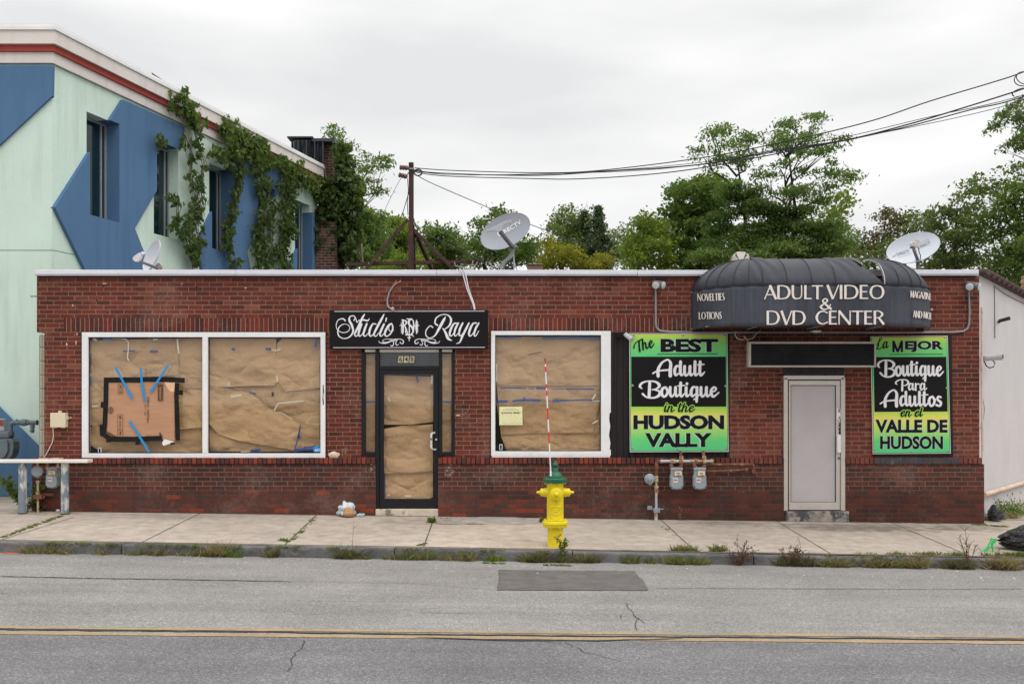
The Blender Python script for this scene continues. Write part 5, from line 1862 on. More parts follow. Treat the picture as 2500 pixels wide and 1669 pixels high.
def sheet_paper(outline, y, seed, amp, parent, res=0.03, name='paper_sheet', mat=None):
    if name == 'paper_sheet': y += .035
    """Creased sheet hung at depth y, outline in photo pixels (polygon; filled by a clipped grid)."""
    pts = [(fx(a, y), fz(b, y)) for a, b in outline]
    bm = bmesh.new()
    x0, x1 = min(p[0] for p in pts), max(p[0] for p in pts)
    z0, z1 = min(p[1] for p in pts), max(p[1] for p in pts)
    from mathutils.geometry import delaunay_2d_cdt
    V2 = [Vector(p) for p in pts]
    n = len(V2)
    edges = [(i, (i + 1) % n) for i in range(n)]
    nx, nz_ = int((x1 - x0) / res), int((z1 - z0) / res)
    def inside(x, z):
        c = False
        for i in range(n):
            (xa, za), (xb, zb) = pts[i], pts[(i + 1) % n]
            if (za > z) != (zb > z) and x < (xb - xa) * (z - za) / (zb - za) + xa: c = not c
        return c
    for i in range(1, nx):
        for j in range(1, nz_):
            x, z = x0 + (x1 - x0) * (i + (.5 if j % 2 else 0)) / nx, z0 + (z1 - z0) * j / nz_
            if inside(x, z): V2.append(Vector((x, z)))
    vo, eo, fo, *_ = delaunay_2d_cdt(V2, edges, [], 1, 1e-5)
    h = crumple(seed, amp)
    mb = MB()
    mb.add([(v.x, y + h(v.x, v.y), v.y) for v in vo], [tuple(f) for f in fo], 0, True)
    bm.free()
    return obj(name, mb, mat or m_paper, parent)


def strip(pts, wdt, y, mat, parent, name='tape_strip', ragged=0.0):
    """Strip of tape along photo-pixel points."""
    mb = MB()
    q = [(fx(a, y), fz(b, y)) for a, b in pts]
    vs = []
    for i, (x, z) in enumerate(q):
        a, b = q[max(0, i - 1)], q[min(len(q) - 1, i + 1)]
        dx, dz = b[0] - a[0], b[1] - a[1]
        l = math.hypot(dx, dz) or 1
        hw = wdt / 160 / 2
        r1, r2 = 1 + rnd.uniform(-ragged, ragged), 1 + rnd.uniform(-ragged, ragged)
        vs += [(x - dz / l * hw * r1, y, z + dx / l * hw * r1), (x + dz / l * hw * r2, y, z - dx / l * hw * r2)]
    k = len(vs)
    vs += [(a, b + .0006, c) for a, b, c in vs]
    n = len(q)
    fs = [(2 * i, 2 * i + 1, 2 * i + 3, 2 * i + 2) for i in range(n - 1)] + [(2 * i + k, 2 * i + 2 + k, 2 * i + 3 + k, 2 * i + 1 + k) for i in range(n - 1)]
    mb.add(vs, fs)
    return obj(name, mb, mat, parent)


def z4(*p): return [(200 + x / 4.9, 800 + y / 4.9) for x, y in p]
def z5(*p): return [(500 + x / 4.9, 800 + y / 4.9) for x, y in p]
def z6(*p): return [(1190 + x / 4.9, 800 + y / 4.9) for x, y in p]
def z7(*p): return [(780 + x / 2.613, 700 + y / 2.613) for x, y in p]
YT = 15.0425      # tape against the inside of the glass

pa = thing('window_paper', P(355, 1105, 15.06), 'creased brown kraft paper taped behind the far left shop pane', 'paper', 'brown paper in the shop windows')
sheet_paper(z4((105, 150), (700, 140), (1158, 128), (1162, 600), (1160, 760), (600, 740), (250, 745), (100, 570)), 15.07, 1, 0.030, pa)
sheet_paper(z4((1150, 125), (1442, 115), (1446, 720), (1165, 735)), 15.085, 2, 0.022, pa)
sheet_paper(z4((80, 560), (110, 590), (300, 640), (800, 640), (1160, 700), (1446, 700), (1446, 1190), (800, 1240), (210, 1210), (70, 1150)), 15.10, 3, 0.045, pa)
sheet_paper(z4((75, 1190), (300, 1150), (1000, 1150), (1446, 1130), (1440, 1490), (1000, 1502), (500, 1505), (250, 1490), (110, 1400)), 15.115, 4, 0.05, pa)
for pts, w_ in (([(487, 280), (560, 276), (635, 280)], 3), ([(812, 283), (905, 285)], 5.5), ([(250, 133), (360, 132)], 5), ([(785, 124), (970, 124)], 3), ([(1220, 118), (1435, 118)], 3), ([(90, 310), (90, 540)], 4), ([(100, 585), (95, 640), (92, 700)], 5), ([(670, 1495), (1015, 1495)], 4)):
    strip(z4(*pts), w_, YT, m_tape_dim if pts[0][0] > 300 and pts[0][1] > 200 else M('blue tape on glass edge', V(26, 104, 160), .6, .1), pa, ragged=.3)
for pts, w_ in (([(362, 125), (470, 128), (530, 138), (556, 180), (556, 260), (545, 330), (548, 370), (560, 392)], 3), ([(1142, 130), (1148, 220), (1160, 310)], 3.5), ([(120, 940), (198, 934)], 3.4), ([(130, 130), (180, 152)], 4), ([(875, 118), (877, 150)], 12), ([(68, 1080), (66, 1230)], 3), ([(66, 1280), (62, 1400)], 4)):
    strip(z4(*pts), w_, YT - .001, m_tape_w, pa, ragged=.2)
pb = thing('window_paper', P(645, 1105, 15.06), 'torn brown kraft paper sagging behind the pane left of the shop sign', 'paper', 'brown paper in the shop windows')
sheet_paper(z5((45, 110), (400, 108), (855, 105), (866, 500), (870, 640), (835, 690), (530, 694), (320, 705), (45, 712)), 15.07, 5, 0.026, pb)
sheet_paper(z5((868, 190), (930, 130), (1000, 108), (1380, 104), (1390, 720), (970, 760), (880, 640), (862, 480)), 15.085, 6, 0.036, pb)
sheet_paper(z5((45, 705), (190, 712), (330, 735), (520, 775), (640, 840), (700, 905), (830, 985), (960, 1030), (1140, 1155), (1110, 1300), (1070, 1460), (700, 1400), (420, 1350), (170, 1275), (45, 1130)), 15.075, 7, 0.05, pb)
sheet_paper(z5((330, 720), (540, 694), (640, 770), (760, 830), (830, 810), (830, 690), (1388, 735), (1388, 1440), (1000, 1460), (820, 985), (700, 905), (500, 790)), 15.115, 8, 0.04, pb)
sheet_paper(z5((45, 1100), (160, 1250), (420, 1340), (800, 1420), (1080, 1440), (1075, 1475), (600, 1478), (60, 1475)), 15.125, 9, 0.045, pb)
for pts, w_, mm in (([(320, 256), (362, 255)], 6, 0), ([(730, 253), (795, 254)], 6, 0), ([(1337, 100), (1335, 170), (1325, 230)], 6, 0), ([(1387, 110), (1388, 240)], 3, 0), ([(240, 716), (310, 718)], 3, 0), ([(530, 770), (610, 790)], 4, 0), ([(1145, 1160), (1120, 1290), (1075, 1460)], 2.4, 0), ([(1120, 1285), (1135, 1330)], 5, 0), ([(550, 1475), (670, 1458)], 6, 0), ([(1070, 1465), (1180, 1450), (1300, 1452)], 6, 0), ([(1185, 1425), (1320, 1418)], 3.5, 0),
                    ([(795, 262), (860, 270), (905, 252)], 2.6, 1), ([(285, 645), (290, 695)], 3.6, 1), ([(312, 822), (440, 802)], 4, 1), ([(832, 985), (878, 902), (1000, 892), (1180, 872)], 3, 1), ([(862, 570), (868, 650)], 4, 1), ([(990, 108), (1260, 108)], 4, 1), ([(885, 1008), (960, 1035), (1050, 1095)], 1.6, 1), ([(1210, 1140), (1265, 1070), (1385, 1052)], 1.0, 1), ([(1210, 1142), (1380, 1150)], .8, 1), ([(430, 1480), (540, 1478)], 2.5, 1)):
    strip(z5(*pts), w_, YT - .0012 * mm, m_tape_w if mm else m_tape_dim, pb, ragged=.25)
sheet_paper(z5((300, 660), (880, 640), (1000, 760), (980, 1060), (700, 1000), (500, 900), (330, 760)), 15.135, 10, 0.05, pb)
hl_ = MB(); hl_.prism([P(*q, 15.066)[::2] for q in z5((798, 770), (826, 768), (824, 822), (798, 822))], 15.066, 15.0665)
obj('black_patch', hl_, m_blackmetal, pb)
# alarm sticker
ad = MB()
oc = [P(*q, 15.033)[::2] for q in z5((1325, 1412), (1362, 1412), (1386, 1432), (1386, 1470), (1380, 1482), (1305, 1482), (1298, 1470), (1298, 1432))]
ad.prism(oc, 15.031, 15.034)
ads = solo('alarm_sticker', ad, M('blue sticker', V(26, 128, 196), .4, .05, bmp=0), 'blue octagonal alarm company sticker in the lower corner of a papered pane', 'sticker')
af = zoomfn(500, 800, 4.9, 15.031)
mbs = [typeset('ADT', af, 1316, 1378, 1476, 1447, 0.03, lift=.0006)]
obj('lettering', join(*mbs), m_white_ink, ads)

pc = thing('window_paper', P(1338, 1100, 15.06), 'flat brown kraft paper behind the pane right of the papered door', 'paper', 'brown paper in the shop windows')
sheet_paper(z6((100, 110), (420, 105), (1350, 120), (1352, 690), (600, 695), (110, 690)), 15.07, 11, 0.02, pc)
sheet_paper(z6((112, 680), (1350, 680), (1350, 880), (130, 880)), 15.085, 12, 0.015, pc)
sheet_paper(z6((135, 870), (1345, 862), (1262, 1254), (700, 1262), (160, 1275)), 15.078, 13, 0.018, pc)
sheet_paper(z6((110, 900), (1352, 700), (1352, 1465), (650, 1466), (225, 1462), (165, 1300)), 15.11, 14, 0.028, pc)
for pts, w_, mm in (([(135, 112), (280, 114), (410, 108)], 3, 0), ([(655, 120), (900, 116), (1100, 118), (1345, 128)], 4.5, 0), ([(150, 720), (300, 718), (460, 722)], 3, 0), ([(490, 726), (560, 728)], 2, 0), ([(585, 724), (720, 726)], 3.6, 0), ([(760, 730), (920, 730)], 2, 0), ([(935, 730), (1100, 728), (1270, 732)], 4, 0), ([(130, 880), (245, 878)], 6, 0), ([(300, 878), (360, 866), (500, 864), (635, 870)], 5, 0), ([(440, 868), (440, 828)], 4, 0), ([(780, 876), (1000, 866), (1180, 860), (1300, 868)], 4, 0),
                    ([(1256, 858), (1295, 792)], 4, 1), ([(1258, 1145), (1318, 1105)], 4, 1), ([(1250, 872), (1348, 874)], 1.4, 1), ([(110, 430), (112, 560), (108, 640)], 3, 1)):
    strip(z6(*pts), w_, YT - .0012 * mm, m_tape_w if mm else m_tape_dim, pc, ragged=.35)
strip(z6((486, 322), (655, 288)), 2.4, 15.055, M('dark pen mark', V(92, 74, 60), .8, .1), pc, 'scratch')

pd_ = thing('window_paper', P(998, 1217, 15.06), 'wrinkled brown kraft paper filling the tall glass of the black door', 'paper', 'brown paper in the shop windows')
sheet_paper(z7((412, 562), (575, 570), (726, 572), (726, 860), (580, 878), (410, 878)), 15.055, 15, 0.035, pd_)
sheet_paper(z7((412, 905), (520, 885), (724, 875), (724, 1172), (560, 1185), (416, 1190)), 15.065, 16, 0.04, pd_)
sheet_paper(z7((420, 1180), (724, 1165), (724, 1340), (690, 1352), (420, 1352)), 15.085, 17, 0.03, pd_)
for pts, w_, mm in (([(620, 566), (627, 610)], 4, 0), ([(412, 1195), (414, 1350)], 4, 0), ([(718, 565), (716, 620)], 5, 1), ([(545, 1333), (586, 1333)], 5, 1), ([(438, 705), (450, 730)], 3, 1), ([(430, 1330), (450, 1325)], 3, 1)):
    strip(z7(*pts), w_, YT - .0015, m_tape_w if mm else m_tape_dim, pd_, ragged=.2)
for nm, a, b_, seed, lab in (('l', 293, 356, 18, 'narrow brown paper strip in the sidelight left of the black door'), ('r', 783, 843, 19, 'narrow brown paper strip in the sidelight right of the black door')):
    pe = thing('window_paper', P(780 + (a + b_) / 5.226, 1103, 15.06), lab, 'paper', 'brown paper in the shop windows')
    sheet_paper(z7((a + 1, 428), (b_ - 1, 425), (b_ - 1, 730), (a + 2, 732)), 15.07, seed, 0.02, pe)
    sheet_paper(z7((a + 2, 728), (b_ - 1, 724), (b_ - 2, 1050), (a + 2, 1052)), 15.085, seed + 5, 0.03, pe)
    strip(z7((a, 732), (b_, 733)), 3.6, YT, m_tape_dim, pe)

# building permit and two door sensors
pm = MB(); pm.prism([P(*q, 15.033)[::2] for q in z6((143, 943), (416, 941), (420, 1160), (142, 1162))], 15.031, 15.0335)
permit = solo('permit_notice', pm, M('cream notice paper', V(232, 214, 166), .7, .04, bmp=0), 'cream building permit notice stuck inside the papered pane', 'notice')
pf_ = zoomfn(1190, 800, 4.9, 15.031)
mbs = [typeset('BUILDING PERMIT', pf_, 168, 398, 1026, 1006, .035), typeset('CITY OF NEWBURGH', pf_, 220, 346, 970, 962, .01), typeset("BUILDING INSPECTOR'S OFFICE", pf_, 186, 380, 984, 976, .01)]
obj('lettering', join(*mbs), m_ink, permit)
pen = Pen(pf_); pen.lift = .0006
for y in (997, 1038, 1058, 1084, 1110, 1134, 1142):
    x = 172
    while x < 385:
        l_ = rnd.uniform(12, 40)
        pen.stroke([(x, y + rnd.uniform(-3, 3), 2.2), (x + l_ * .3, y + rnd.uniform(-6, 3), 2.2), (x + l_ * .7, y + rnd.uniform(-3, 4), 2.2), (x + l_, y, 2.2)], cap=False, k=4)
        x += l_ + rnd.uniform(4, 18)
obj('handwriting', pen.mb, M('faded ink', V(140, 122, 92), .7, .1, bmp=0), permit)
for (zf, q, lab) in ((z4, (197, 1468), 'tiny white sensor box in the lower corner of the far left pane'), (z6, (160, 1427), 'tiny white sensor box in the lower corner of the permit pane')):
    px, py = zf(q)[0]
    s_ = thing('door_sensor', P(px, py + 6, 15.045), lab, 'sensor')
    mb = MB(); mb.box(fx(px - 4), fx(px + 4), 15.043, 15.06, fz(py + 7), fz(py - 7))
    obj('case', mb, m_white, s_, .002)
    mb = MB(); mb.box(fx(px - 2.2), fx(px + 2.2), 15.0415, 15.0428, fz(py + 5), fz(py - 5))
    obj('sensor_window', mb, m_blackmetal, s_)

# ---- cardboard patch outside the far left pane
YC = 14.968
card = thing('cardboard_patch', P(340, 1078, YC), 'flattened cardboard box taped over the far left pane with black and blue tape', 'cardboard')
m_card = M('corrugated cardboard', V(172, 130, 101), .8, .1, 3, stretch=(1, 1, 8), bmp=.4, bscale=30)
sheet_paper(z4((312, 650), (740, 655), (985, 648), (1010, 690), (1040, 735), (1112, 760), (1110, 900), (1108, 1320), (1120, 1345), (985, 1345), (900, 1300), (420, 1298), (300, 1230), (305, 940)), YC, 31, 0.010, card, name='panel', mat=m_card)
sheet_paper(z4((985, 650), (1115, 655), (1115, 762), (1060, 765), (1030, 730)), YC - .006, 32, 0.012, card, name='torn_corner', mat=M('inner cardboard', V(214, 174, 138), .8, .1, 6))
m_duct, t, b = newmat('black duct tape')
b.inputs['Base Color'].default_value = V(12, 12, 13) + (1,); b.inputs['Roughness'].default_value = .42; b.inputs['Specular IOR Level'].default_value = .3
bump(t, b, noise(t, coords(t), 9, 5, .65), .9, .02)
YD = YC - .014
for pts, w_ in (([(262, 625), (500, 622), (700, 622)], 13), ([(690, 618), (900, 612), (1230, 630)], 12), ([(288, 600), (285, 900), (275, 1160), (258, 1300)], 11.5), ([(1140, 660), (1130, 800), (1140, 1100), (1148, 1345)], 11), ([(225, 920), (280, 922)], 15), ([(230, 1155), (240, 1295)], 9), ([(255, 1270), (340, 1330), (500, 1335), (960, 1320)], 12), ([(640, 1370), (697, 1372)], 11), ([(1150, 770), (1210, 775)], 12), ([(290, 1345), (345, 1340)], 10), ([(1060, 1385), (1110, 1378)], 5)):
    YD -= .0009
    strip(z4(*pts), w_, YD, m_duct, card, 'duct_tape', .08)
for pts in ([(400, 468), (480, 620), (605, 848)], [(705, 485), (715, 650), (752, 885)], [(1035, 445), (930, 600), (820, 768)], [(568, 1115), (690, 1300), (800, 1480)]):
    YD -= .0009
    strip(z4(*pts), 5.6, YD, m_tape, card, 'blue_tape')
wfl = MB(); wfl.prism([P(*q, YC - .02)[::2] for q in z4((985, 1330), (1115, 1362), (975, 1410), (958, 1375))], YC - .022, YC - .02)
obj('paper_flap', wfl, m_white, card)
m_print = M('box print', V(84, 62, 46), .8, .1, bmp=0)
cfb = zoomfn(200, 800, 4.9, YC - .016)
cf = lambda x, y, lift: cfb(x, y, lift)
def vfn(xc):      # text that reads downward: run along +y, letter tops towards +x
    return lambda a, b, lift: cfb(b, a, lift)
mbs = [typeset('ITEM NO.  610918 Black', vfn(0), 822, 1140, 778, 804, .01), typeset('QTY.  1 SET', vfn(0), 912, 1050, 744, 766, .01)]
obj('lettering', join(*mbs), m_print, card)
mb = MB(); mb.add([cfb(x, y, .0) for x, y in ((908, 672), (972, 672), (968, 870), (908, 870))], [(0, 1, 2, 3)])
pen = Pen(cfb)
for x0, y0, x1, y1 in ((432, 673, 488, 722), (432, 738, 488, 788), (428, 1037, 488, 1210), (428, 1218, 488, 1300)):
    for a, b_ in (((x0, y0), (x1, y0)), ((x1, y0), (x1, y1)), ((x1, y1), (x0, y1)), ((x0, y1), (x0, y0))):
        pen.stroke([(a[0], a[1], 4), (b_[0], b_[1], 4)], smooth=False, cap=False)
pen.stroke([(450, 690, 10), (468, 700, 12), (455, 712, 6)]); pen.stroke([(445, 765, 8), (475, 765, 12)]); pen.stroke([(458, 1055, 22), (458, 1085, 22)], cap=False); pen.stroke([(456, 1110, 9), (456, 1195, 9)], cap=False); pen.stroke([(458, 1235, 16), (458, 1280, 16)], cap=False)
pen.stroke([(930, 1250, 14), (945, 1290, 26)], cap=False)
pen.stroke([(345 + 28 * math.cos(a / 12 * 6.283), 985 + 36 * math.sin(a / 12 * 6.283), 7) for a in range(13)], cap=False, k=2)
pen.stroke([(345, 960, 14), (345, 1010, 14)])
obj('print', join(mb, pen.mb), m_print, card)
obj('brand_print', typeset('Yaheetech', vfn(0), 704, 858, 928, 950, .0, lift=.0008), M('box print gap', V(190, 142, 106), .8, .05, bmp=0), card)

# ================================================================== hydrant
HY = 12.40
hx, hz = fx(1355.5, HY), walkz(fx(1355.5, HY), HY) - 0.006
K = 1 / 1264.7
def hh(y): return (1480 - y) * K
hyd = thing('fire_hydrant', (hx, HY, hz), 'yellow fire hydrant with green bonnet and a tall red and white marker rod', 'hydrant')
m_hy = M('hydrant yellow', V(244, 198, 18, .86), 0.38, 0.1, 5, spots=(17, .67, V(196, 146, 24)), bmp=.25, bscale=40, spec=.5)
m_hg = M('hydrant green', V(22, 92, 66), 0.42, 0.2, 6, spots=(14, .70, V(44, 112, 84)), bmp=.2, bscale=40, spec=.5)
O = (hx, HY, hz)
mb = MB()
mb.lathe([(.099, -.10), (.099, hh(1160))], O, n=32)
mb.lathe([(.106, hh(1062)), (.106, hh(480)), (.112, hh(462)), (.112, hh(456))], O, n=32)
mb.lathe([(.122, hh(1050)), (.107, hh(1040)), (.107, hh(1000))], O, n=32)
obj('barrel', mb, m_hy, hyd)
mb = MB()
mb.lathe([(.10, hh(1164)), (.150, hh(1158)), (.154, hh(1150)), (.154, hh(1124)), (.150, hh(1118)), (.150, hh(1114)), (.164, hh(1110)), (.164, hh(1076)), (.160, hh(1066)), (.110, hh(1054))], O, n=32)
for k in range(8):
    a = 2 * math.pi * (k + .5) / 8
    mb.lathe([(.014, hh(1170)), (.014, hh(1040))], (hx + .138 * math.cos(a), HY + .138 * math.sin(a), hz), n=6, smooth=False)
obj('flange', mb, m_hy, hyd)
mb = MB()
mb.lathe([(.11, hh(460)), (.149, hh(456)), (.152, hh(450)), (.152, hh(392)), (.146, hh(384)), (.09, hh(382))], O, n=36)
prof = [(.090 * math.cos(a), hh(382) + (hh(270) - hh(382)) * math.sin(a)) for a in [R(6 * i) for i in range(12)]]
dv = []
nseg = 72
for r, h in prof:
    for k in range(nseg):
        t = 2 * math.pi * k / nseg
        rr = r * (1 + .030 * math.cos(t * 18))
        dv.append((hx + rr * math.cos(t), HY + rr * math.sin(t), hz + h))
mb.add(dv, [(i * nseg + k, i * nseg + (k + 1) % nseg, (i + 1) * nseg + (k + 1) % nseg, (i + 1) * nseg + k) for i in range(len(prof) - 1) for k in range(nseg)], 0, True)
mb.lathe([(.038, hh(285)), (.037, hh(236)), (.034, hh(230)), (.024, hh(228)), (.022, hh(205)), (.030, hh(198)), (.036, hh(180)), (.036, hh(160)), (.030, hh(150)), (.022, hh(140)), (.016, hh(134)), (.015, hh(108)), (.010, hh(100))], O, n=20)
obj('bonnet', mb, m_hg, hyd)
mb = MB()
for k in range(8):
    a = 2 * math.pi * (k + .5) / 8
    mb.lathe([(.011, hh(475)), (.013, hh(470)), (.013, hh(457))], (hx + .132 * math.cos(a), HY + .132 * math.sin(a), hz), n=6, smooth=False)
    mb.lathe([(.010, hh(384)), (.010, hh(374))], (hx + .132 * math.cos(a), HY + .132 * math.sin(a), hz), n=6, smooth=False, mi=1)
obj('bolt', mb, [m_hy, m_hg], hyd)
for sg in (-1, 1):
    mb = MB()
    mb.lathe([(.062, .06), (.058, .108), (.056, .140)], (hx, HY, hz + hh(612)), (sg, 0, 0), 22)
    nz_ = obj('side_nozzle', mb, m_hy, hyd)
    mb = MB()
    mb.lathe([(.050, .136), (.052, .146), (.052, .176), (.046, .184), (.030, .187), (.026, .198), (.017, .202), (.016, .232), (.010, .236)], (hx, HY, hz + hh(612)), (sg, 0, 0), 22)
    obj('cap', mb, m_hy, nz_)
mb = MB()
mb.lathe([(.078, .05), (.078, .120), (.082, .126), (.082, .134), (.074, .140), (.060, .141), (.058, .148), (.050, .151), (.032, .152), (.031, .162), (.026, .166), (.018, .168), (.017, .190), (.010, .194)], (hx + .010, HY, hz + hh(629)), (0, -1, 0), 28)
obj('pumper_cap', mb, m_hy, hyd)
mb = MB()
def onb(x, y, lift=0):
    X = (x - 424) * K
    r = .106 + lift
    return (hx + X, HY - math.sqrt(max(r * r - X * X, 1e-5)), hz + hh(y))
def rel(pts, w_=.004, closed=False):
    q = catmull([(x, y) for x, y in pts], 6, closed)
    mb.tube([onb(x, y, .001) for x, y in q], w_, 6)
circ = lambda cx, cy, rx, ry, a0=0, a1=360, n=18: [(cx + rx * math.cos(R(a0 + (a1 - a0) * i / n)), cy + ry * math.sin(R(a0 + (a1 - a0) * i / n))) for i in range(n + 1)]
rel(circ(433, 890, 62, 62), .005); rel(circ(433, 900, 96, 130, 20, 160), .005); rel(circ(433, 900, 96, 82, 215, 325), .005)
rel([(340, 850), (360, 830), (380, 860)], .005); rel([(525, 850), (505, 830), (486, 860)], .005); rel([(340, 965), (360, 930), (385, 960)], .005); rel([(525, 965), (505, 930), (480, 960)], .005)
rel([(400, 885), (430, 870), (465, 875)], .005); rel([(400, 905), (440, 900), (470, 890)], .005); rel([(415, 925), (440, 918), (458, 922)], .004)
rel([(412, 735), (412, 790)], .008); rel([(455, 735), (455, 790)], .008); rel([(433, 760), (433, 800)], .006)
obj('emblem', mb, m_hy, hyd)
# marker rod leaning left
r0, r1 = Vector(P(1344.6, 1152, HY - .06)), Vector(P(1330.6, 876, HY - .06))
def rodp(y): return r0 + (r1 - r0) * ((1152 - y) / (1152 - 876))
rods = [(876, 879.5, 2), (879.5, 888.7, 1), (888.7, 894.5, 0), (894.5, 907.5, 1), (907.5, 937, 0), (937, 947, 1), (947, 953, 0), (953, 966, 1), (966, 996, 0), (996, 1024, 1), (1024, 1054, 0), (1054, 1082, 1), (1082, 1152, 0)]
mb = MB()
for a, b_, mi in rods: mb.tube([rodp(a), rodp(b_)], .0085, 8, mi)
mb.tube([rodp(1150), rodp(1150) + Vector((.0, 0, -.05)), Vector(P(1346, 1162, HY - .07))], .012, 8, 0)
obj('marker_rod', mb, [M('rod white', V(226, 220, 214), .4, .06), M('rod red', V(214, 34, 42), .4, .06), m_blackmetal], hyd)

# ================================================================== gas pipes and meters
m_gas = M('meter grey paint', V(132, 142, 147), .45, .1, 5, spots=(13, .70, V(160, 166, 168)), bmp=.1, spec=.5)
m_gaspipe = M('pale grey pipe paint', V(160, 168, 172), .5, .15, 7, spots=(8, .60, V(150, 98, 66)))
m_rust = M('rusted pipe', V(108, 68, 52), .8, .35, 9, spots=(12, .58, V(146, 102, 80)), bmp=.3)
m_patina = M('flaking pipe paint', V(168, 154, 128), .7, .3, 14, spots=(16, .52, V(128, 76, 46)), bmp=.3)


def zg(x, y, Y): return P(1560 + x / 7.83, 1090 + y / 7.83, Y)
YG = 14.80
def tubez(mb, pts, r, Y=YG, mi=0, n=12): mb.tube([zg(x, y, Y) if len((x, y)) == 2 else 0 for x, y in pts], r, n, mi)
gas = thing('gas_pipework', zg(325, 1370, YG), 'rusty gas pipe riser with manifold under the green English sign', 'pipes')
mb = MB()
tubez(mb, [(400, 275), (1380, 275)], .022)
tubez(mb, [(330, 880), (330, 1160)], .019); tubez(mb, [(325, 1160), (325, 1420)], .026)
obj('pipe', mb, m_gaspipe, gas)
mb = MB()
tubez(mb, [(405, 275), (360, 275), (338, 300), (334, 340), (332, 420), (332, 560)], .025)
mb.lathe([(.034, 0), (.034, .03)], zg(332, 420, YG), n=12); mb.lathe([(.03, 0), (.03, .03)], zg(332, 460, YG), n=12)
tubez(mb, [(800, 130), (805, 180), (800, 290)], .022); tubez(mb, [(1232, 130), (1240, 180), (1240, 290)], .022)
mb.tube([zg(800, 130, YG), zg(795, 110, 14.95), zg(795, 105, 15.02)], .024, 10); mb.tube([zg(1232, 130, YG), zg(1232, 115, 14.95), zg(1232, 105, 15.02)], .024, 10)
for x in (612, 812, 1056, 1250):
    tubez(mb, [(x, 285), (x, 385)], .019); mb.lathe([(.028, 0), (.028, .022)], zg(x, 372, YG), n=8); mb.lathe([(.026, 0), (.026, .02)], zg(x, 335, YG), n=8)
obj('rusty_fitting', mb, m_rust, gas)
mb = MB()
tubez(mb, [(332, 555), (332, 670)], .030); tubez(mb, [(332, 670), (332, 750)], .018); tubez(mb, [(332, 750), (332, 785)], .034); tubez(mb, [(332, 785), (332, 885)], .027)
mb.tube([zg(340, 830, YG), zg(370, 832, YG - .02)], .014, 8)
for x in (640, 810, 1090, 1245): mb.lathe([(.035, -.03), (.037, 0), (.035, .03)], zg(x, 280, YG), (1, 0, 0), 12)
for x in (812, 1245): mb.lathe([(.03, -.03), (.033, 0), (.03, .035)], zg(x, 215, YG), (0, 0, 1), 10)
mb.lathe([(.028, 0), (.032, .02), (.026, .045)], zg(1365, 275, YG), (1, 0, 0), 12); mb.lathe([(.028, 0), (.028, .03)], zg(980, 275, YG), (1, 0, 0), 10)
mb.tube([zg(655, 240, YG), zg(690, 300, YG - .04)], .009, 6)
obj('valve', mb, m_patina, gas)
mb = MB()
mb.box(zg(275, 0, YG)[0], zg(395, 0, YG)[0], YG - .04, YG + .03, zg(0, 1250, YG)[2], zg(0, 1172, YG)[2])
mb.box(zg(160, 0, 14.9)[0], zg(470, 0, 14.9)[0], 14.90, 14.925, zg(0, 1215, YG)[2], zg(0, 1195, YG)[2])
for x in (295, 378): mb.lathe([(.012, 0), (.012, .012)], zg(x, 1212, YG - .04), (0, -1, 0), 8)
mb.box(zg(160, 0, 14.93)[0], zg(250, 0, 14.93)[0], 14.91, 14.945, zg(0, 1222, YG)[2], zg(0, 1145, YG)[2])
obj('clamp', mb, m_gas, gas)
mb = MB()
c = zg(205, 612, YG - .02)
mb.lathe([(.060, .05), (.072, .04), (.078, .02), (.078, .0), (.066, -.012), (.034, -.02), (.030, -.05), (.020, -.056)], c, (0, 1, 0), 24)
for k in range(6): mb.lathe([(.008, 0), (.008, .012)], (c[0] + .072 * math.cos(k), c[1] - .004, c[2] + .072 * math.sin(k)), (0, -1, 0), 6)
mb.tube([zg(210, 680, YG), zg(215, 722, YG - .02)], [.018, .026], 12); mb.tube([zg(270, 600, YG), zg(330, 610, YG)], .022, 10)
obj('regulator', mb, m_gas, gas)
mb = MB()
mb.tube([zg(865, 335, 14.87), zg(1500, 340, 14.87), zg(2150, 335, 14.87), zg(2185, 345, 14.87), zg(2195, 385, 14.87), zg(2190, 470, 14.9), zg(2190, 480, 14.97)], .020, 10)
mb.tube([zg(1250, 470, 14.87), zg(1700, 458, 14.87), zg(2040, 440, 14.87), zg(2045, 445, 14.97)], .019, 10)
mb.lathe([(.032, -.02), (.034, .0), (.03, .03)], zg(2040, 440, 14.87), (1, 0, 0), 10)
mb.lathe([(.034, -.03), (.038, 0), (.034, .03)], zg(2190, 470, 14.89), (0, 1, 0), 12)
obj('return_pipe', mb, m_rust, gas)


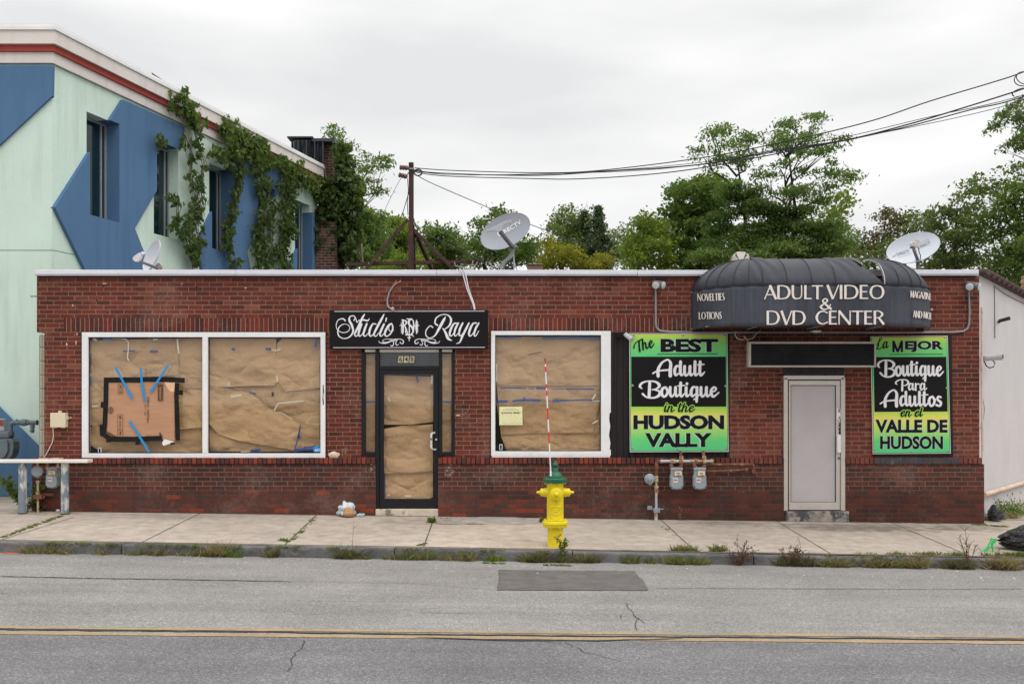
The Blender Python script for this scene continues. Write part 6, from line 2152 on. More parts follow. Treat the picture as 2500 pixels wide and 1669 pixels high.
def meter_parts(root, cx, top, k, Y, mat, dial=True):
    """Domestic gas meter hung from two stubs; cx, top in metres, k scale (1 = 0.2 m wide)."""
    def b(x0, x1, z0, z1, y0, y1, m, nm, bev, par=root):
        q = MB(); q.box(cx + x0 * k, cx + x1 * k, Y + y0 * k, Y + y1 * k, top + z0 * k, top + z1 * k)
        return obj(nm, q, m, par, bev)
    mb = MB()
    # body: shouldered outline with rounded lower corners, front and rear half-shells
    o_ = [(-.085, 0), (.085, 0), (.088, -.10), (.102, -.13), (.104, -.26)] + [(.104 - .07 * (1 - math.cos(R(a))), -.26 - .07 * math.sin(R(a))) for a in (15, 30, 45, 60, 75, 90)]
    o_ += [(-x, z) for x, z in o_[::-1] if True]
    o_ = [(x, z) for i, (x, z) in enumerate(o_) if i == 0 or (abs(x - o_[i - 1][0]) + abs(z - o_[i - 1][1])) > 1e-6][:-1]
    mb.prism([(cx + x * k * .95, top + z * k * .97) for x, z in o_], Y + .005 * k, Y + .10 * k)
    mb.prism([(cx + (x + .0) * k, top + z * k) for x, z in o_], Y - .012 * k, Y + .004 * k)
    f = [(x * .86, -.145 + (z + .145) * .9) for x, z in o_ if z < -.12]
    mb.prism([(cx + x * k, top + z * k) for x, z in f], Y - .035 * k, Y - .012 * k)
    body = obj('meter_body', mb, mat, root, .008 * k)
    b(-.092, .092, -.03, .012, -.03, .09, mat, 'top_cover', .006)
    q = b(-.035, .07, -.115, -.045, -.055, -.02, M('index housing', V(205, 184, 156), .5, .08), 'dial_box', .005)
    b(-.012, .04, -.078, -.068, -.0575, -.055, m_blackmetal, 'dial', 0, q)
    b(-.002, .052, -.104, -.097, -.0575, -.055, m_blackmetal, 'dial', 0, q)
    q = b(-.055, .012, -.215, -.145, -.038, -.0355, M('meter sticker', V(206, 202, 202), .6, .05), 'sticker', 0)
    b(-.052, .006, -.195, -.175, -.0392, -.0381, M('sticker red print', V(168, 66, 66), .6, .2, 40), 'sticker_band', 0, q)
    b(-.048, .0, -.168, -.152, -.0392, -.0381, M('sticker grey print', V(168, 140, 140), .6, .2, 40), 'sticker_band', 0, q)
    mb = MB()
    for x in (-.055, .055): mb.lathe([(.020, -.005), (.024, .01), (.02, .03)], (cx + x * k, Y + .03 * k, top + .008 * k), n=10)
    obj('connector', mb, m_rust, root)
    mb = MB()
    for x, z in ((-.09, -.17), (.09, -.17), (-.085, -.285), (.085, -.285), (-.04, -.325), (.04, -.325)): mb.lathe([(.007 * k, 0), (.007 * k, .008 * k)], (cx + x * k, Y - .012 * k, top + z * k), (0, -1, 0), 6)
    obj('bolt', mb, m_blackmetal, root)


for (xc, lab) in ((718, 'grey gas meter hanging from the manifold, nearer the regulator'), (1160, 'grey gas meter hanging from the manifold, nearer the grey door')):
    x_, _, z_ = zg(xc, 408, YG - .02)
    root = thing('gas_meter', (x_, YG, z_ - .3), lab, 'gas meter', 'small gas meters')
    meter_parts(root, x_, z_, 0.98, YG - .02, m_gas)
# left small meter behind the posts, with regulator
def zl(x, y, Y): return P(x / 4.9, 980 + y / 4.9, Y)
YM = 14.75
x_, _, z_ = zl(625, 790, YM)
root = thing('gas_meter', (x_, YM, z_ - .3), 'grey gas meter hanging behind the two peeling posts at the left corner', 'gas meter', 'small gas meters')
meter_parts(root, x_, z_, 0.93, YM, m_gas)
pg = thing('gas_pipework', zl(455, 1290, YM), 'thin grey gas riser and regulator squeezed beside the left corner of the brick shop', 'pipes')
mb = MB()
mb.tube([zl(455, 1330, YM), zl(452, 940, YM)], .017, 10); mb.tube([zl(450, 780, YM), zl(450, 705, YM), zl(470, 690, YM), zl(760, 685, YM)], .02, 10)
for y in (960, 1090): mb.lathe([(.028, -.02), (.028, .02)], zl(452, y, YM), n=8)
mb.tube([zl(563, 700, YM), zl(563, 790, YM)], .02, 8); mb.tube([zl(690, 700, YM), zl(690, 790, YM)], .02, 8)
obj('pipe', mb, m_patina, pg)
mb = MB(); c = zl(445, 835, YM - .02)
mb.lathe([(.07, .05), (.084, .03), (.086, .0), (.07, -.015), (.034, -.03), (.028, -.07)], c, (.5, -.85, 0), 22)
mb.tube([zl(450, 910, YM), zl(455, 880, YM)], .03, 10)
obj('regulator', mb, m_gas, pg)
mb = MB(); mb.box(zl(390, 0, YM)[0], zl(600, 0, YM)[0], 14.86, 14.89, zl(0, 1135, YM)[2], zl(0, 1105, YM)[2]); mb.box(zl(415, 0, YM)[0], zl(515, 0, YM)[0], YM - .05, YM + .05, zl(0, 1160, YM)[2], zl(0, 1112, YM)[2])
obj('clamp', mb, m_rust, pg)
# big meter cut by the left frame edge
YB = 16.3
big = thing('gas_meter', zl(40, 690, YB), 'large dark grey gas meter with long side pipe before the blue wall', 'gas meter')
m_dgas = M('dark grey meter paint', V(92, 102, 108), .5, .15, 4, spots=(10, .68, V(140, 146, 146)))
def b2(nm, x0, x1, y0, y1, d0, d1, m, bev=.02, par=big):
    q = MB(); q.box(zl(x0, 0, YB)[0], zl(x1, 0, YB)[0], YB + d0, YB + d1, zl(0, y1, YB)[2], zl(0, y0, YB)[2]); return obj(nm, q, m, par, bev)
mb = MB()
o_ = [(-190, 440), (150, 440), (175, 480), (178, 560), (165, 630), (130, 675), (90, 690), (-150, 690), (-190, 640)]
mb.prism([zl(x, y, YB)[::2] for x, y in o_], YB - .05, YB + .16)
o2 = [(-180, 455), (110, 455), (128, 500), (128, 590), (95, 655), (55, 680), (-150, 680)]
mb.prism([zl(x, y, YB)[::2] for x, y in o2], YB - .10, YB - .05)
obj('meter_body', mb, m_dgas, big, .012)
b2('meter_neck', -150, 130, 350, 440, -.06, .14, m_dgas, .03)
b2('index', -90, 65, 205, 350, -.04, .04, M('index glass', V(150, 152, 150), .3, .2, 6), .01)
b2('index_plate', 0, 60, 215, 290, -.044, -.041, M('meter plate', V(120, 70, 66), .5, .4, 30), 0)
b2('plate', -60, 24, 518, 596, -.104, -.1005, M('cream meter label', V(206, 196, 160), .5, .06), 0)
mb = MB()
mb.tube([zl(125, 400, YB), zl(126, 290, YB), zl(132, 262, YB), zl(160, 250, YB), zl(448, 250, YB)], .037, 12)
for x in (170, 232, 340, 440): mb.lathe([(.045, -.012), (.045, .012)], zl(x, 250, YB), (1, 0, 0), 12)
mb.lathe([(.05, -.05), (.062, 0), (.05, .05)], zl(285, 250, YB), (1, 0, 0), 14)
mb.tube([zl(285, 250, YB), zl(285, 215, YB)], .02, 8); mb.tube([zl(203, 250, YB), zl(203, 210, YB)], .018, 8)
mb.tube([zl(388, 260, YB), zl(388, 375, YB)], .025, 10); mb.lathe([(.03, -.02), (.046, 0), (.03, .02)], zl(385, 345, YB), n=10)
mb.lathe([(.036, -.03), (.036, .03)], zl(388, 300, YB), n=10)
obj('pipe', mb, m_dgas, big)
mb = MB()
mb.tube([zl(-120, 690, YB), (zl(-120, 690, YB)[0], YB, 0)], .04, 10)
obj('support', mb, m_dgas, big)

# ================================================================== posts and rail in front of the left corner
YP = 14.62
m_post = M('peeling grey post paint', V(104, 114, 124), .7, .12, 5, spots=(4.2, .52, V(176, 172, 164)), stretch=(2.2, 2.2, 1), bmp=.3)
for px0, px1, lab in ((45.5, 65, 'peeling grey steel post under the white rail, nearer the blue building'), (149.5, 168, 'peeling grey steel post under the end of the white rail')):
    c = fx((px0 + px1) / 2, YP)
    p = thing('steel_post', (c, YP, walkz(c, YP)), lab, 'post', 'posts guarding the gas meters')
    mb = MB(); r_ = (px1 - px0) / 2 * YP / FPX
    mb.lathe([(r_, -.3), (r_, .755), (r_ * .9, .765), (r_ * .3, .772)], (c, YP, walkz(c, YP)), n=20)
    obj('tube', mb, m_post, p)
    mb = MB(); mb.lathe([(r_ * 1.05, -.01), (r_ * 1.2, .006), (r_ * 1.02, .02)], (c, YP, walkz(c, YP)), n=20)
    obj('weld', mb, m_dirt, p)
rl = MB(); rl.box(fx(-60, YP), fx(220, YP), YP - .10, YP + .10, fz(1128.5, YP), fz(1121, YP))
solo('guard_rail', rl, M('white rail paint', V(220, 208, 202), .6, .1, 3, spots=(8, .68, V(160, 150, 142))), 'long white plank lying across the two grey posts', 'rail', None, .006)

# beige telephone box and its cable
ub = thing('utility_box', P(140.5, 1044, 14.9), 'beige plastic utility box with a thin dangling cable on the brick pier', 'utility box')
mb = MB(); mb.box(fx(122, 14.9), fx(159.5, 14.9), 14.9, 15.0, fz(1043, 14.9), fz(1007.5, 14.9))
m_beige = M('beige plastic', V(196, 184, 158), .5, .06, 3, bmp=.05)
obj('case', mb, m_beige, ub, .008)
mb = MB()
for x0, x1, y0, y1 in ((140, 145, 1002, 1008), (121, 123, 1010, 1017), (159, 162, 1016, 1024), (124, 134, 1042, 1044.5), (146, 156, 1042, 1044.5)): mb.box(fx(x0, 14.9), fx(x1, 14.9), 14.93, 14.99, fz(y1, 14.9), fz(y0, 14.9))
obj('tab', mb, m_beige, ub)
mb = MB(); mb.tube([P(129, 1044, 14.95), P(130.5, 1063, 14.97), P(128, 1078, 14.98), P(121, 1093, 14.985), P(112, 1110, 14.985), P(107, 1116, 14.985)], .006, 6)
obj('cable', mb, M('white cable', V(210, 202, 195), .5, .05), ub)

# ================================================================== floodlights with conduit, cameras, loose wires
m_cond = M('galvanised conduit', V(136, 138, 142), .5, .15, 6, metal=.35)
m_flood = M('floodlight grey', V(96, 100, 104), .45, .15, 6)
m_lens = M('floodlight glass', V(190, 192, 194), .25, .08, 8)
def flood(px, py, path, lab, heads):
    t_ = thing('floodlight', P(px, py + 8, 14.9), lab, 'floodlight', 'floodlights with conduit on the brick front')
    mb = MB(); mb.box(fx(px - 11, 14.92), fx(px + 6, 14.92), 14.92, 15.0, fz(py + 7, 14.92), fz(py - 9, 14.92))
    obj('junction_box', mb, m_flood, t_, .006)
    for dx, dy, ang in heads:
        c = Vector(P(px + dx, py + dy, 14.86)); d = Vector((math.sin(ang) * .75, -.55, -.25)).normalized()
        mb = MB(); mb.lathe([(.028, -.06), (.05, -.03), (.058, .02), (.062, .05)], c, d, 16)
        hd_ = obj('lamp_head', mb, m_flood, t_)
        mb = MB(); mb.lathe([(.056, .049), (.05, .058), (.02, .066)], c, d, 16)
        obj('lens', mb, m_lens, hd_)
    mb = MB(); mb.tube([P(x, y, 14.975) for x, y in path], .016, 8)
    obj('conduit', mb, m_cond, t_)
flood(1604, 694, [(1601, 702), (1601, 785), (1602, 797), (1606, 804), (1614, 808), (1640, 810), (1700, 811), (2000, 811.5)], 'small twin floodlight with curved grey conduit left of the dark awning', ((-2, 0, -.2), (9, 1, 1.2)))
flood(2371, 696, [(2365, 704), (2367, 760), (2366, 790), (2362, 802), (2352, 808), (2330, 810.5), (2001, 812)], 'small twin floodlight with curved grey conduit at the right brick corner', ((-4, 2, -.3), (11, 2, 1.1)))


def wallcam(px, py, off, d, lab, m, base, sz=1.0):
    q = onside(px, py, off)
    t_ = thing('security_camera', tuple(onside(base[0], base[1], .02)), lab, 'camera')
    d = Vector(d).normalized()
    mb = MB(); mb.lathe([(.045 * sz, -.13 * sz), (.048 * sz, -.12 * sz), (.05 * sz, .1 * sz), (.056 * sz, .14 * sz), (.05 * sz, .145 * sz)], q, d, 14)
    obj('camera_body', mb, m, t_)
    mb = MB(); mb.lathe([(.04 * sz, .146 * sz), (.03 * sz, .15 * sz)], q, d, 14)
    obj('lens', mb, m_blackmetal, t_)
    mb = MB(); mb.tube([onside(base[0], base[1], .0), onside(base[0], base[1], .06), q - d * .06 * sz], .018 * sz, 8); mb.lathe([(.05 * sz, 0), (.05 * sz, .02), (.03 * sz, .03)], onside(base[0], base[1], 0), DN, 12)
    obj('bracket', mb, m, t_)
    return t_, q
c1, q = wallcam(2423, 872, .18, (.75, -.6, .05), 'pale bullet camera with looped cable low on the white wall', M('camera silver', V(176, 176, 178), .4, .1, 6), (2400, 872))
mb = MB(); mb.tube([onside(2402, 880, .05), onside(2408, 893, .08), (onside(2416, 898, .1)), onside(2426, 895, .1), onside(2429, 886, .12), q - Vector((0, 0, .04))], .009, 6)
obj('cable', mb, m_blackmetal, c1)
wallcam(2452, 780, .16, (.6, -.75, .2), 'black camera on a short bracket high on the white wall', M('camera black', V(40, 40, 44), .4, .1, 6), (2437, 785), .6)
# bullet camera at the corner of the green sign
t_ = thing('security_camera', P(1512, 817, 14.95), 'small grey bullet camera on a black box at the corner of the English sign', 'camera')
mb = MB(); mb.box(fx(1506, 14.93), fx(1522, 14.93), 14.93, 15.0, fz(824, 14.93), fz(812, 14.93)); obj('junction_box', mb, m_blackmetal, t_, .006)
mb = MB(); c = Vector(P(1537, 824, 14.85)); d = Vector((.55, -.6, -.55)).normalized()
mb.lathe([(.03, -.10), (.036, -.09), (.038, .04), (.042, .06), (.03, .064)], c, d, 14); obj('camera_body', mb, M('camera grey', V(170, 174, 176), .4, .08), t_)
mb = MB(); mb.tube([P(1520, 818, 14.95), P(1529, 815, 14.93), c - d * .06], .014, 8); obj('bracket', mb, m_cond, t_)
# old pipe and two wires above the script sign
t_ = thing('cut_conduit', P(945, 752, 14.95), 'bent grey conduit stub with frayed tips above the script sign', 'conduit')
mb = MB(); mb.tube([P(960, 754, 14.94), P(950, 751, 14.94), P(946, 744, 14.95), P(945.5, 730, 14.96), P(951, 712, 14.97), P(961, 697, 14.975)], .013, 8)
obj('tube', mb, m_cond, t_)
mb = MB(); mb.tube([P(961, 698, 14.97), P(966, 688, 14.96), P(967, 684, 14.95)], .006, 6); mb.tube([P(961, 697, 14.97), P(970, 690, 14.95), P(979, 686, 14.94)], .007, 6); mb.tube([P(956, 756, 14.92), P(962, 752, 14.92)], .03, 8)
obj('loose_end', mb, M('frayed wire', V(170, 150, 136), .7, .15), t_)
t_ = thing('hanging_wire', P(1159, 752, 14.95), 'pair of white wires dropping from the coping to the script sign', 'wire')
for k, dx in enumerate((0, 4)):
    mb = MB(); mb.tube([P(1122 + dx * 2.2, 655, 14.9), P(1130 + dx * 1.6, 668, 14.9), P(1140 + dx, 705, 14.93), P(1155 + dx * .6, 742, 14.95), P(1158 + dx * .4, 756, 14.94)], .010, 6)
    obj('wire', mb, M('white sheath', V(206, 206, 208), .5, .06), t_)
t_ = thing('hanging_wire', P(1800, 811, 14.95), 'tangled pale wire loop dangling under the awning beside the LED board', 'wire')
mb = MB(); mb.tube([P(x, y, 14.9) for x, y in ((1797, 808), (1794, 816), (1800, 826), (1812, 829), (1820, 826), (1816, 820), (1824, 829), (1838, 826), (1848, 812), (1856, 809))], .009, 6); mb.tube([P(x, y, 14.9) for x, y in ((1824, 829), (1827, 838), (1826, 850))], .008, 6)
obj('wire', mb, M('old white wire', V(180, 172, 164), .6, .1), t_)
t_ = thing('anchor_bolt', P(1111, 1014, 14.97), 'tiny brass fitting with a wire whisker on the pier right of the black door', 'fitting')
mb = MB(); mb.tube([P(1114, 1014, 14.98), P(1123, 1014, 14.98)], .01, 8); obj('pin', mb, M('brass', V(196, 164, 120), .4, .1, metal=.5), t_)
mb = MB(); mb.tube([P(1126, 1016, 14.985), P(1136, 1008, 14.985), P(1143, 1002, 14.985), P(1139, 997, 14.985)], .003, 5); obj('whisker', mb, m_cond, t_)
t_ = thing('wall_spike', P(80, 723, 15.2), 'short grey rod sticking out of the left brick edge', 'fitting')
mb = MB(); mb.tube([P(75, 723, 15.2), P(92, 723, 15.2)], .012, 6); obj('rod', mb, m_cond, t_)

# ================================================================== litter
def lump(c, rx, ry, rz, seed, rough=.25, n1=22, n2=14, flat=True, fold=6):
    g_ = np.random.default_rng(seed)
    ph = g_.random((6, 3)) * 6.28
    fr = g_.uniform(1.5, fold, (6, 3))
    def f(u, v):
        a, e = u * 6.28318, (v - .5) * 3.14159
        d = Vector((math.cos(a) * math.cos(e), math.sin(a) * math.cos(e), math.sin(e)))
        h = sum(abs(math.sin(fr[i][0] * d.x + ph[i][0]) * math.cos(fr[i][1] * d.y + ph[i][1]) * math.sin(fr[i][2] * d.z + ph[i][2])) for i in range(6)) / 2.2
        k = 1 + rough * (h - .5)
        z = d.z * k
        if flat: z = max(z, -.55)
        return (c[0] + d.x * rx * k, c[1] + d.y * ry * k, c[2] + z * rz)
    mb = MB(); mb.grid(f, n1, n2)
    return mb


def bagmat(name, col, rough=.28):
    m, t, b = newmat(name)
    b.inputs['Base Color'].default_value = tuple(col) + (1,)
    b.inputs['Roughness'].default_value = rough
    b.inputs['Specular IOR Level'].default_value = .65
    co = coords(t)
    rg = math_(t, 'ABSOLUTE', math_(t, 'SUBTRACT', noise(t, coords(t, (1, 1.6, 2.4)), 7, 4, .6), .5))
    rg2 = math_(t, 'ABSOLUTE', math_(t, 'SUBTRACT', noise(t, co, 19, 3), .5))
    bump(t, b, math_(t, 'ADD', rg, math_(t, 'MULTIPLY', rg2, .35)), 1.0, .09)
    return m
a = on_walk(2470, 1352)
bag = thing('trash_bag', (a[0] + .1, a[1] + .25, walkz(a[0], a[1])), 'bulging black trash bag with green drawstring lying by the curb', 'trash bag')
m_bag = bagmat('black bag plastic', (.006, .006, .007), .14)
bx_, by_ = fx(2480, 12.7), 12.72
bz_ = walkz(bx_, by_)
def bagf(u, v):
    # a sack lying on its side, gathered at the left end; pleats run out from the neck
    s = v                                   # 0 neck .. 1 far end
    prof = (.035 + .20 * math.sin(min(s * 1.55, 1.57)) ** .75) * (1 - max(0, s - .72) ** 2 * 9.5)
    a = u * 6.28318
    pl = abs(math.sin(4.5 * a + 3 * math.sin(2.3 * s * 3 + a))) ** .6
    r = prof * (1 + (.24 * (pl - .5)) * (1.15 - s) + .10 * abs(math.sin(9 * s + 2.2 * a)) ** .5 + .07 * math.sin(3 * a + 8 * s) - .04)
    y, z = math.cos(a) * r * 1.15, math.sin(a) * r * .86
    return (bx_ - .19 + .62 * s + .03 * math.sin(5 * a + 4 * s), by_ + y, bz_ + .125 + max(z, -.118) + .02 * s)
mb = MB(); mb.grid(bagf, 90, 60)
obj('bag', mb, m_bag, bag)
m_green = M('green drawstring', V(36, 172, 88), .45, .12, 8)
mb = MB()
def bz(x, y, Y=12.55): return P(2350 + x / 7.84, 1200 + y / 7.84, Y)
mb.tube([bz(600, 910), bz(555, 885), bz(520, 980), bz(480, 1060), bz(420, 1120), bz(370, 1150), bz(365, 1185)], [.008, .010, .009, .011, .014, .016, .012], 6)
mb.tube([bz(620, 920), bz(575, 950), bz(560, 1040), bz(430, 1130), bz(380, 1165), bz(400, 1195), bz(560, 1190)], [.014, .014, .012, .014, .018, .014, .012], 6)
mb.tube([bz(640, 900), bz(600, 960), bz(565, 1000), bz(575, 1100), bz(580, 1160)], [.016, .018, .016, .011, .009], 6)
obj('drawstring', mb, m_green, bag)
q = onside(2430, 1247, .16)
zb = -.14
t_ = solo('trash_bag', lump((q.x, q.y, zb + .07), .10, .10, .13, 8, .5, 24, 16), m_bag, 'small knotted black bag dumped at the foot of the white wall', 'trash bag')
a = on_walk(851, 1258)
t_ = thing('plastic_bag', (a[0], 14.78, walkz(a[0], 14.8)), 'crumpled white and teal plastic bag with a brown parcel left of the doorstep', 'litter')
zb = walkz(a[0], 14.75)
m_wb, t, b = newmat('printed white bag')
c = ramp(t, noise(t, coords(t), 11, 3), [(0.42, V(188, 192, 196)), (0.54, V(164, 172, 178)), (0.63, V(104, 168, 174)), (0.68, V(192, 196, 200))])
L(t, c, b.inputs['Base Color']); b.inputs['Roughness'].default_value = .4
bump(t, b, noise(t, coords(t), 24, 4), .8, .02)
obj('bag', lump((a[0] - .005, 14.80, zb + .09), .120, .10, .115, 4, .38, 40, 24, fold=6), m_wb, t_)
obj('parcel', lump((a[0] + .035, 14.70, zb + .06), .085, .07, .08, 6, .3, 20, 14), M('brown parcel', V(164, 128, 92), .8, .2, 14), t_)
obj('scrap', lump((a[0] + .2, 14.80, zb + .015), .06, .04, .03, 9, .7, 16, 10), m_wb, t_)
t_ = solo('stone', lump(P(815, 1110, 14.96), .075, .035, .045, 12, .5, 18, 12, False), M('pale broken stone', V(214, 186, 166), .9, .2, 12), 'pale broken stone resting on the brick sill left of the black door', 'stone')
lit = [((1915, 1377), (.05, .03, .025), V(214, 82, 50), 'orange cup fragment in the gutter weeds before the grey door'), ((1908, 1376), (.03, .02, .02), V(220, 214, 208), 'white scrap beside the orange cup fragment in the gutter'), ((143, 1247), (.035, .03, .025), V(222, 222, 224), 'white bottle cap at the foot of the end post'), ((25, 1351), (.11, .015, .008), V(176, 84, 66), 'thin orange strip lying in the gutter at the far left'), ((1662, 1366), (.04, .02, .012), V(206, 110, 66), 'orange leaf scrap in the gutter grass right of the hydrant'), ((2408, 1264), (.09, .04, .02), V(214, 200, 184), 'pale crushed wrapper at the right brick corner')]
for (px, py), (a_, b_, c_), colr, lab in lit:
    if py > 1340: q = on_road(px, py); z_ = max(roadz(q[0], q[1]), -.5)
    else: q = on_walk(px, py); z_ = walkz(q[0], q[1])
    solo('litter', lump((q[0], q[1], z_ + c_ * .5), a_, b_, c_, px, .7, 14, 10), M('litter %d %d' % (px, py), colr, .6, .15, 20), lab, 'litter', 'scraps of litter on the street')
mb = MB()
for _ in range(60):
    px, py = rnd.uniform(100, 2500), rnd.gauss(1388, 9)
    py += (px - 1250) * .017
    q = on_road(px, py)
    if q[1] > 11.95: continue
    s = rnd.uniform(.004, .012)
    mb.add([(q[0] - s, q[1] - s * .5, q[2] + .008), (q[0] + s * 1.3, q[1] - s * .3, q[2] + .012), (q[0] + s, q[1] + s, q[2] + .014), (q[0] - s * .7, q[1] + s * .8, q[2] + .010)], [(0, 1, 2, 3)])
tag(obj('gutter_debris', mb, M('pale grit', V(200, 192, 180), .8, .3, 8)), 'tiny pale bits of grit scattered along the gutter', 'debris', None, 'stuff')
q = on_walk(2478, 1284)
mb = MB(); mb.tube([P(2473, 1281, 15.3), P(2477, 1282, 15.3), P(2480, 1289, 15.3), P(2492, 1291, 15.3), P(2510, 1291, 15.3)], [.02, .018, .02, .03, .03], 8)
solo('paper_scrap', mb, m_wb, 'curled white plastic scrap on the sidewalk behind the black trash bag', 'litter')

# ================================================================== things on the shop roof
m_mast = M('rusted steel', V(64, 43, 38), .8, .25, 6, spots=(7, .62, V(92, 60, 48)), bmp=.3)
YMs = 16.6
mast = thing('service_mast', P(1003, 660, YMs), 'rusty square steel mast with angled braces and insulators on the shop roof', 'mast')
RZ = 3.48
def zm(x, y, Y=YMs): return P(840 + x / 4.126, 300 + y / 4.126, Y)
def up(a, r): return (a[0], a[1], r)
mb = MB(); a = zm(677, 402); mb.box(a[0] - .038, a[0] + .038, YMs - .04, YMs + .04, RZ, a[2])
mb.box(a[0] - .045, a[0] + .030, YMs - .05, YMs - .041, RZ, zm(0, 980)[2])
obj('post', mb, m_mast, mast)
mb = MB(); mb.tube([zm(655, 410, YMs - .045), zm(698, 410, YMs - .045)], .012, 6); mb.box(a[0] - .04, a[0] + .04, YMs - .046, YMs - .041, zm(0, 440)[2], zm(0, 415)[2])
obj('cap', mb, m_mast, mast)
for x0, y0, x1, y1, dy in ((640, 975, 225, 1470, -.1), (700, 1075, 1110, 1480, -.1), (715, 1090, 885, 1475, .55), (690, 1030, 705, 1475, .35)):
    mb = MB(); mb.bar(zm(x0, y0), zm(x1, y1, YMs + dy), .065, .05); obj('brace', mb, m_mast, mast)
mb = MB(); mb.bar(zm(20, 1425), zm(1380, 1395), .07, .055); mb.bar(zm(545, 1430, YMs + .02), zm(545, 1480, YMs + .02), .04, .05); mb.bar(zm(575, 1435), zm(650, 1460), .03, .03)
obj('crossbar', mb, m_mast, mast)
m_ins = M('brown porcelain', V(92, 62, 60), .25, .15, 6, spec=.6)
for (x, y), d in (((608, 452), (1, 0, -.06)), ((597, 534), (1, 0, -.25))):
    c = zm(x, y, YMs - .1); mb = MB()
    mb.lathe([(.03, -.08), (.042, -.075), (.042, -.05), (.026, -.04), (.042, -.03), (.042, -.005), (.026, .005), (.042, .015), (.042, .04), (.03, .06), (.012, .075)], c, d, 16)
    obj('insulator', mb, m_ins, mast)
mb = MB(); mb.tube([zm(640, 455, YMs - .1), zm(665, 470)], .012, 6); mb.tube([zm(625, 545, YMs - .1), zm(650, 500)], .012, 6); mb.box(a[0] - .05, a[0] + .05, YMs - .055, YMs + .05, zm(0, 475)[2], zm(0, 462)[2])
obj('clamp', mb, m_cond, mast)
m_cable = M('black cable', V(38, 38, 42), .6, .1, 6, bmp=0)
mb = MB()
for pts in ([(640, 560), (648, 680), (636, 800), (644, 930)], [(702, 960), (712, 1010), (745, 1080), (738, 1140), (700, 1290), (690, 1340)], [(655, 690), (600, 880), (520, 1090), (480, 1170)]):
    mb.tube([zm(x, y, YMs - .07) for x, y in pts], .007, 6)
mb.tube([zm(700 + 80 * math.sin(k / 14 * 6.28) * .5 + 45, 500 + 32 * math.cos(k / 14 * 6.28), YMs - .05) for k in range(15)], .012, 6)
obj('wire', mb, m_cable, mast)
mb = MB()
for pts in ([(250, 1405), (245, 1440), (225, 1470)], [(1112, 1400), (1120, 1440), (1250, 1470), (1330, 1490)], [(1300, 1385), (1290, 1430), (1320, 1440), (1345, 1400)]):
    mb.tube([zm(x, y, YMs - .08) for x, y in pts], .009, 6)
obj('loose_wire', mb, M('grey loose wire', V(150, 150, 150), .6, .1), mast)
mb = MB(); mb.tube([zm(1170, 1460, 15.2), zm(1250, 1490, 15.05), zm(1330, 1508, 14.95), zm(1420, 1505, 15.0), zm(1500, 1470, 15.5), zm(1540, 1440, 15.8)], .010, 6)
solo('roof_cable', mb, m_cable, 'black cable draped over the coping between the mast and the middle dish', 'cable')

# overhead service cables: from the mast to a pole beyond the right edge
def cable(name, pts, r, lab, loops=()):
    mb = MB()
    q = catmull([P(*p) for p in pts], 8)
    r *= .72
    mb.tube(q, r, 6)
    if not loops: return solo(name, mb, m_cable, lab, 'cable', 'overhead cables from the roof mast')
    c_ = thing(name, P(*pts[0]), lab, 'cable', 'overhead cables from the roof mast')
    obj('line', mb, m_cable, c_)
    for lp_ in loops:
        mb = MB(); mb.tube(lp_, r * .8, 6); obj('coil', mb, m_cable, c_)
    return c_
def ZR(x, y, Y): return (1300 + x / 1.9575, 150 + y / 1.9575, Y)
def loop(cx, cy, rx, ry, Y, tilt=0, n=26, a0=0, a1=380):
    out_ = []
    for k in range(n + 1):
        a_ = R(a0 + (a1 - a0) * k / n)
        x, y = rx * math.cos(a_), ry * math.sin(a_)
        out_.append(P(cx + x * math.cos(R(tilt)) - y * math.sin(R(tilt)), cy + x * math.sin(R(tilt)) + y * math.cos(R(tilt)), Y + .05 * k / n))
    return out_
Ye = 11.5
cable('overhead_cable', [(1012, 410, 16.6), (1100, 416, 16.3), ZR(0, 532, 15.4), ZR(300, 523, 14.6), ZR(800, 462, 13.4), ZR(1200, 385, 12.6), ZR(1600, 290, 12.1), ZR(1900, 190, 11.8), ZR(2200, 100, 11.6), ZR(2349, 50, 11.5), (2660, 112, 12.4)], .010, 'topmost overhead cable climbing from the rusty mast to the upper right corner', [loop(2501, 193, 25, 17, 11.5, -10, a0=100, a1=400), loop(2503, 191, 22, 15, 11.5, 15)])
cable('overhead_cable', [(1012, 416, 16.6), (1080, 423, 16.3), ZR(0, 545, 15.4), ZR(350, 525, 14.5), ZR(800, 465 + 28, 13.4), ZR(1200, 420, 12.6), ZR(1500, 375, 12.2), ZR(1800, 300, 11.9), ZR(2050, 225, 11.7), ZR(2290, 150, 11.5), ZR(2349, 130, 11.5), (2660, 158, 12.4)], .012, 'thick twisted overhead cable second from the top at the right edge', [loop(2503, 226, 32, 11, 11.5, -8, a0=150, a1=400)])
cable('overhead_cable', [(1012, 418, 16.6), (1080, 424, 16.3), ZR(0, 540, 15.4), ZR(500, 512, 14.2), ZR(900, 470, 13.2), ZR(1200, 412, 12.6), ZR(1500, 360, 12.2), ZR(1900, 265, 11.8), ZR(2290, 178, 11.5), (2660, 178, 12.4)], .006, 'hair thin overhead wire running just under the twisted cable')
cable('overhead_cable', [(1012, 420, 16.6), (1090, 430, 16.3), ZR(0, 560, 15.4), ZR(200, 562, 14.9), ZR(500, 545, 14.2), ZR(800, 510, 13.4), ZR(1200, 435, 12.6), ZR(1500, 377, 12.2), ZR(1800, 310, 11.9), ZR(2100, 230, 11.6), ZR(2290, 186, 11.5), (2660, 180, 12.4)], .010, 'lowest sagging overhead cable between the rusty mast and the awning trees')
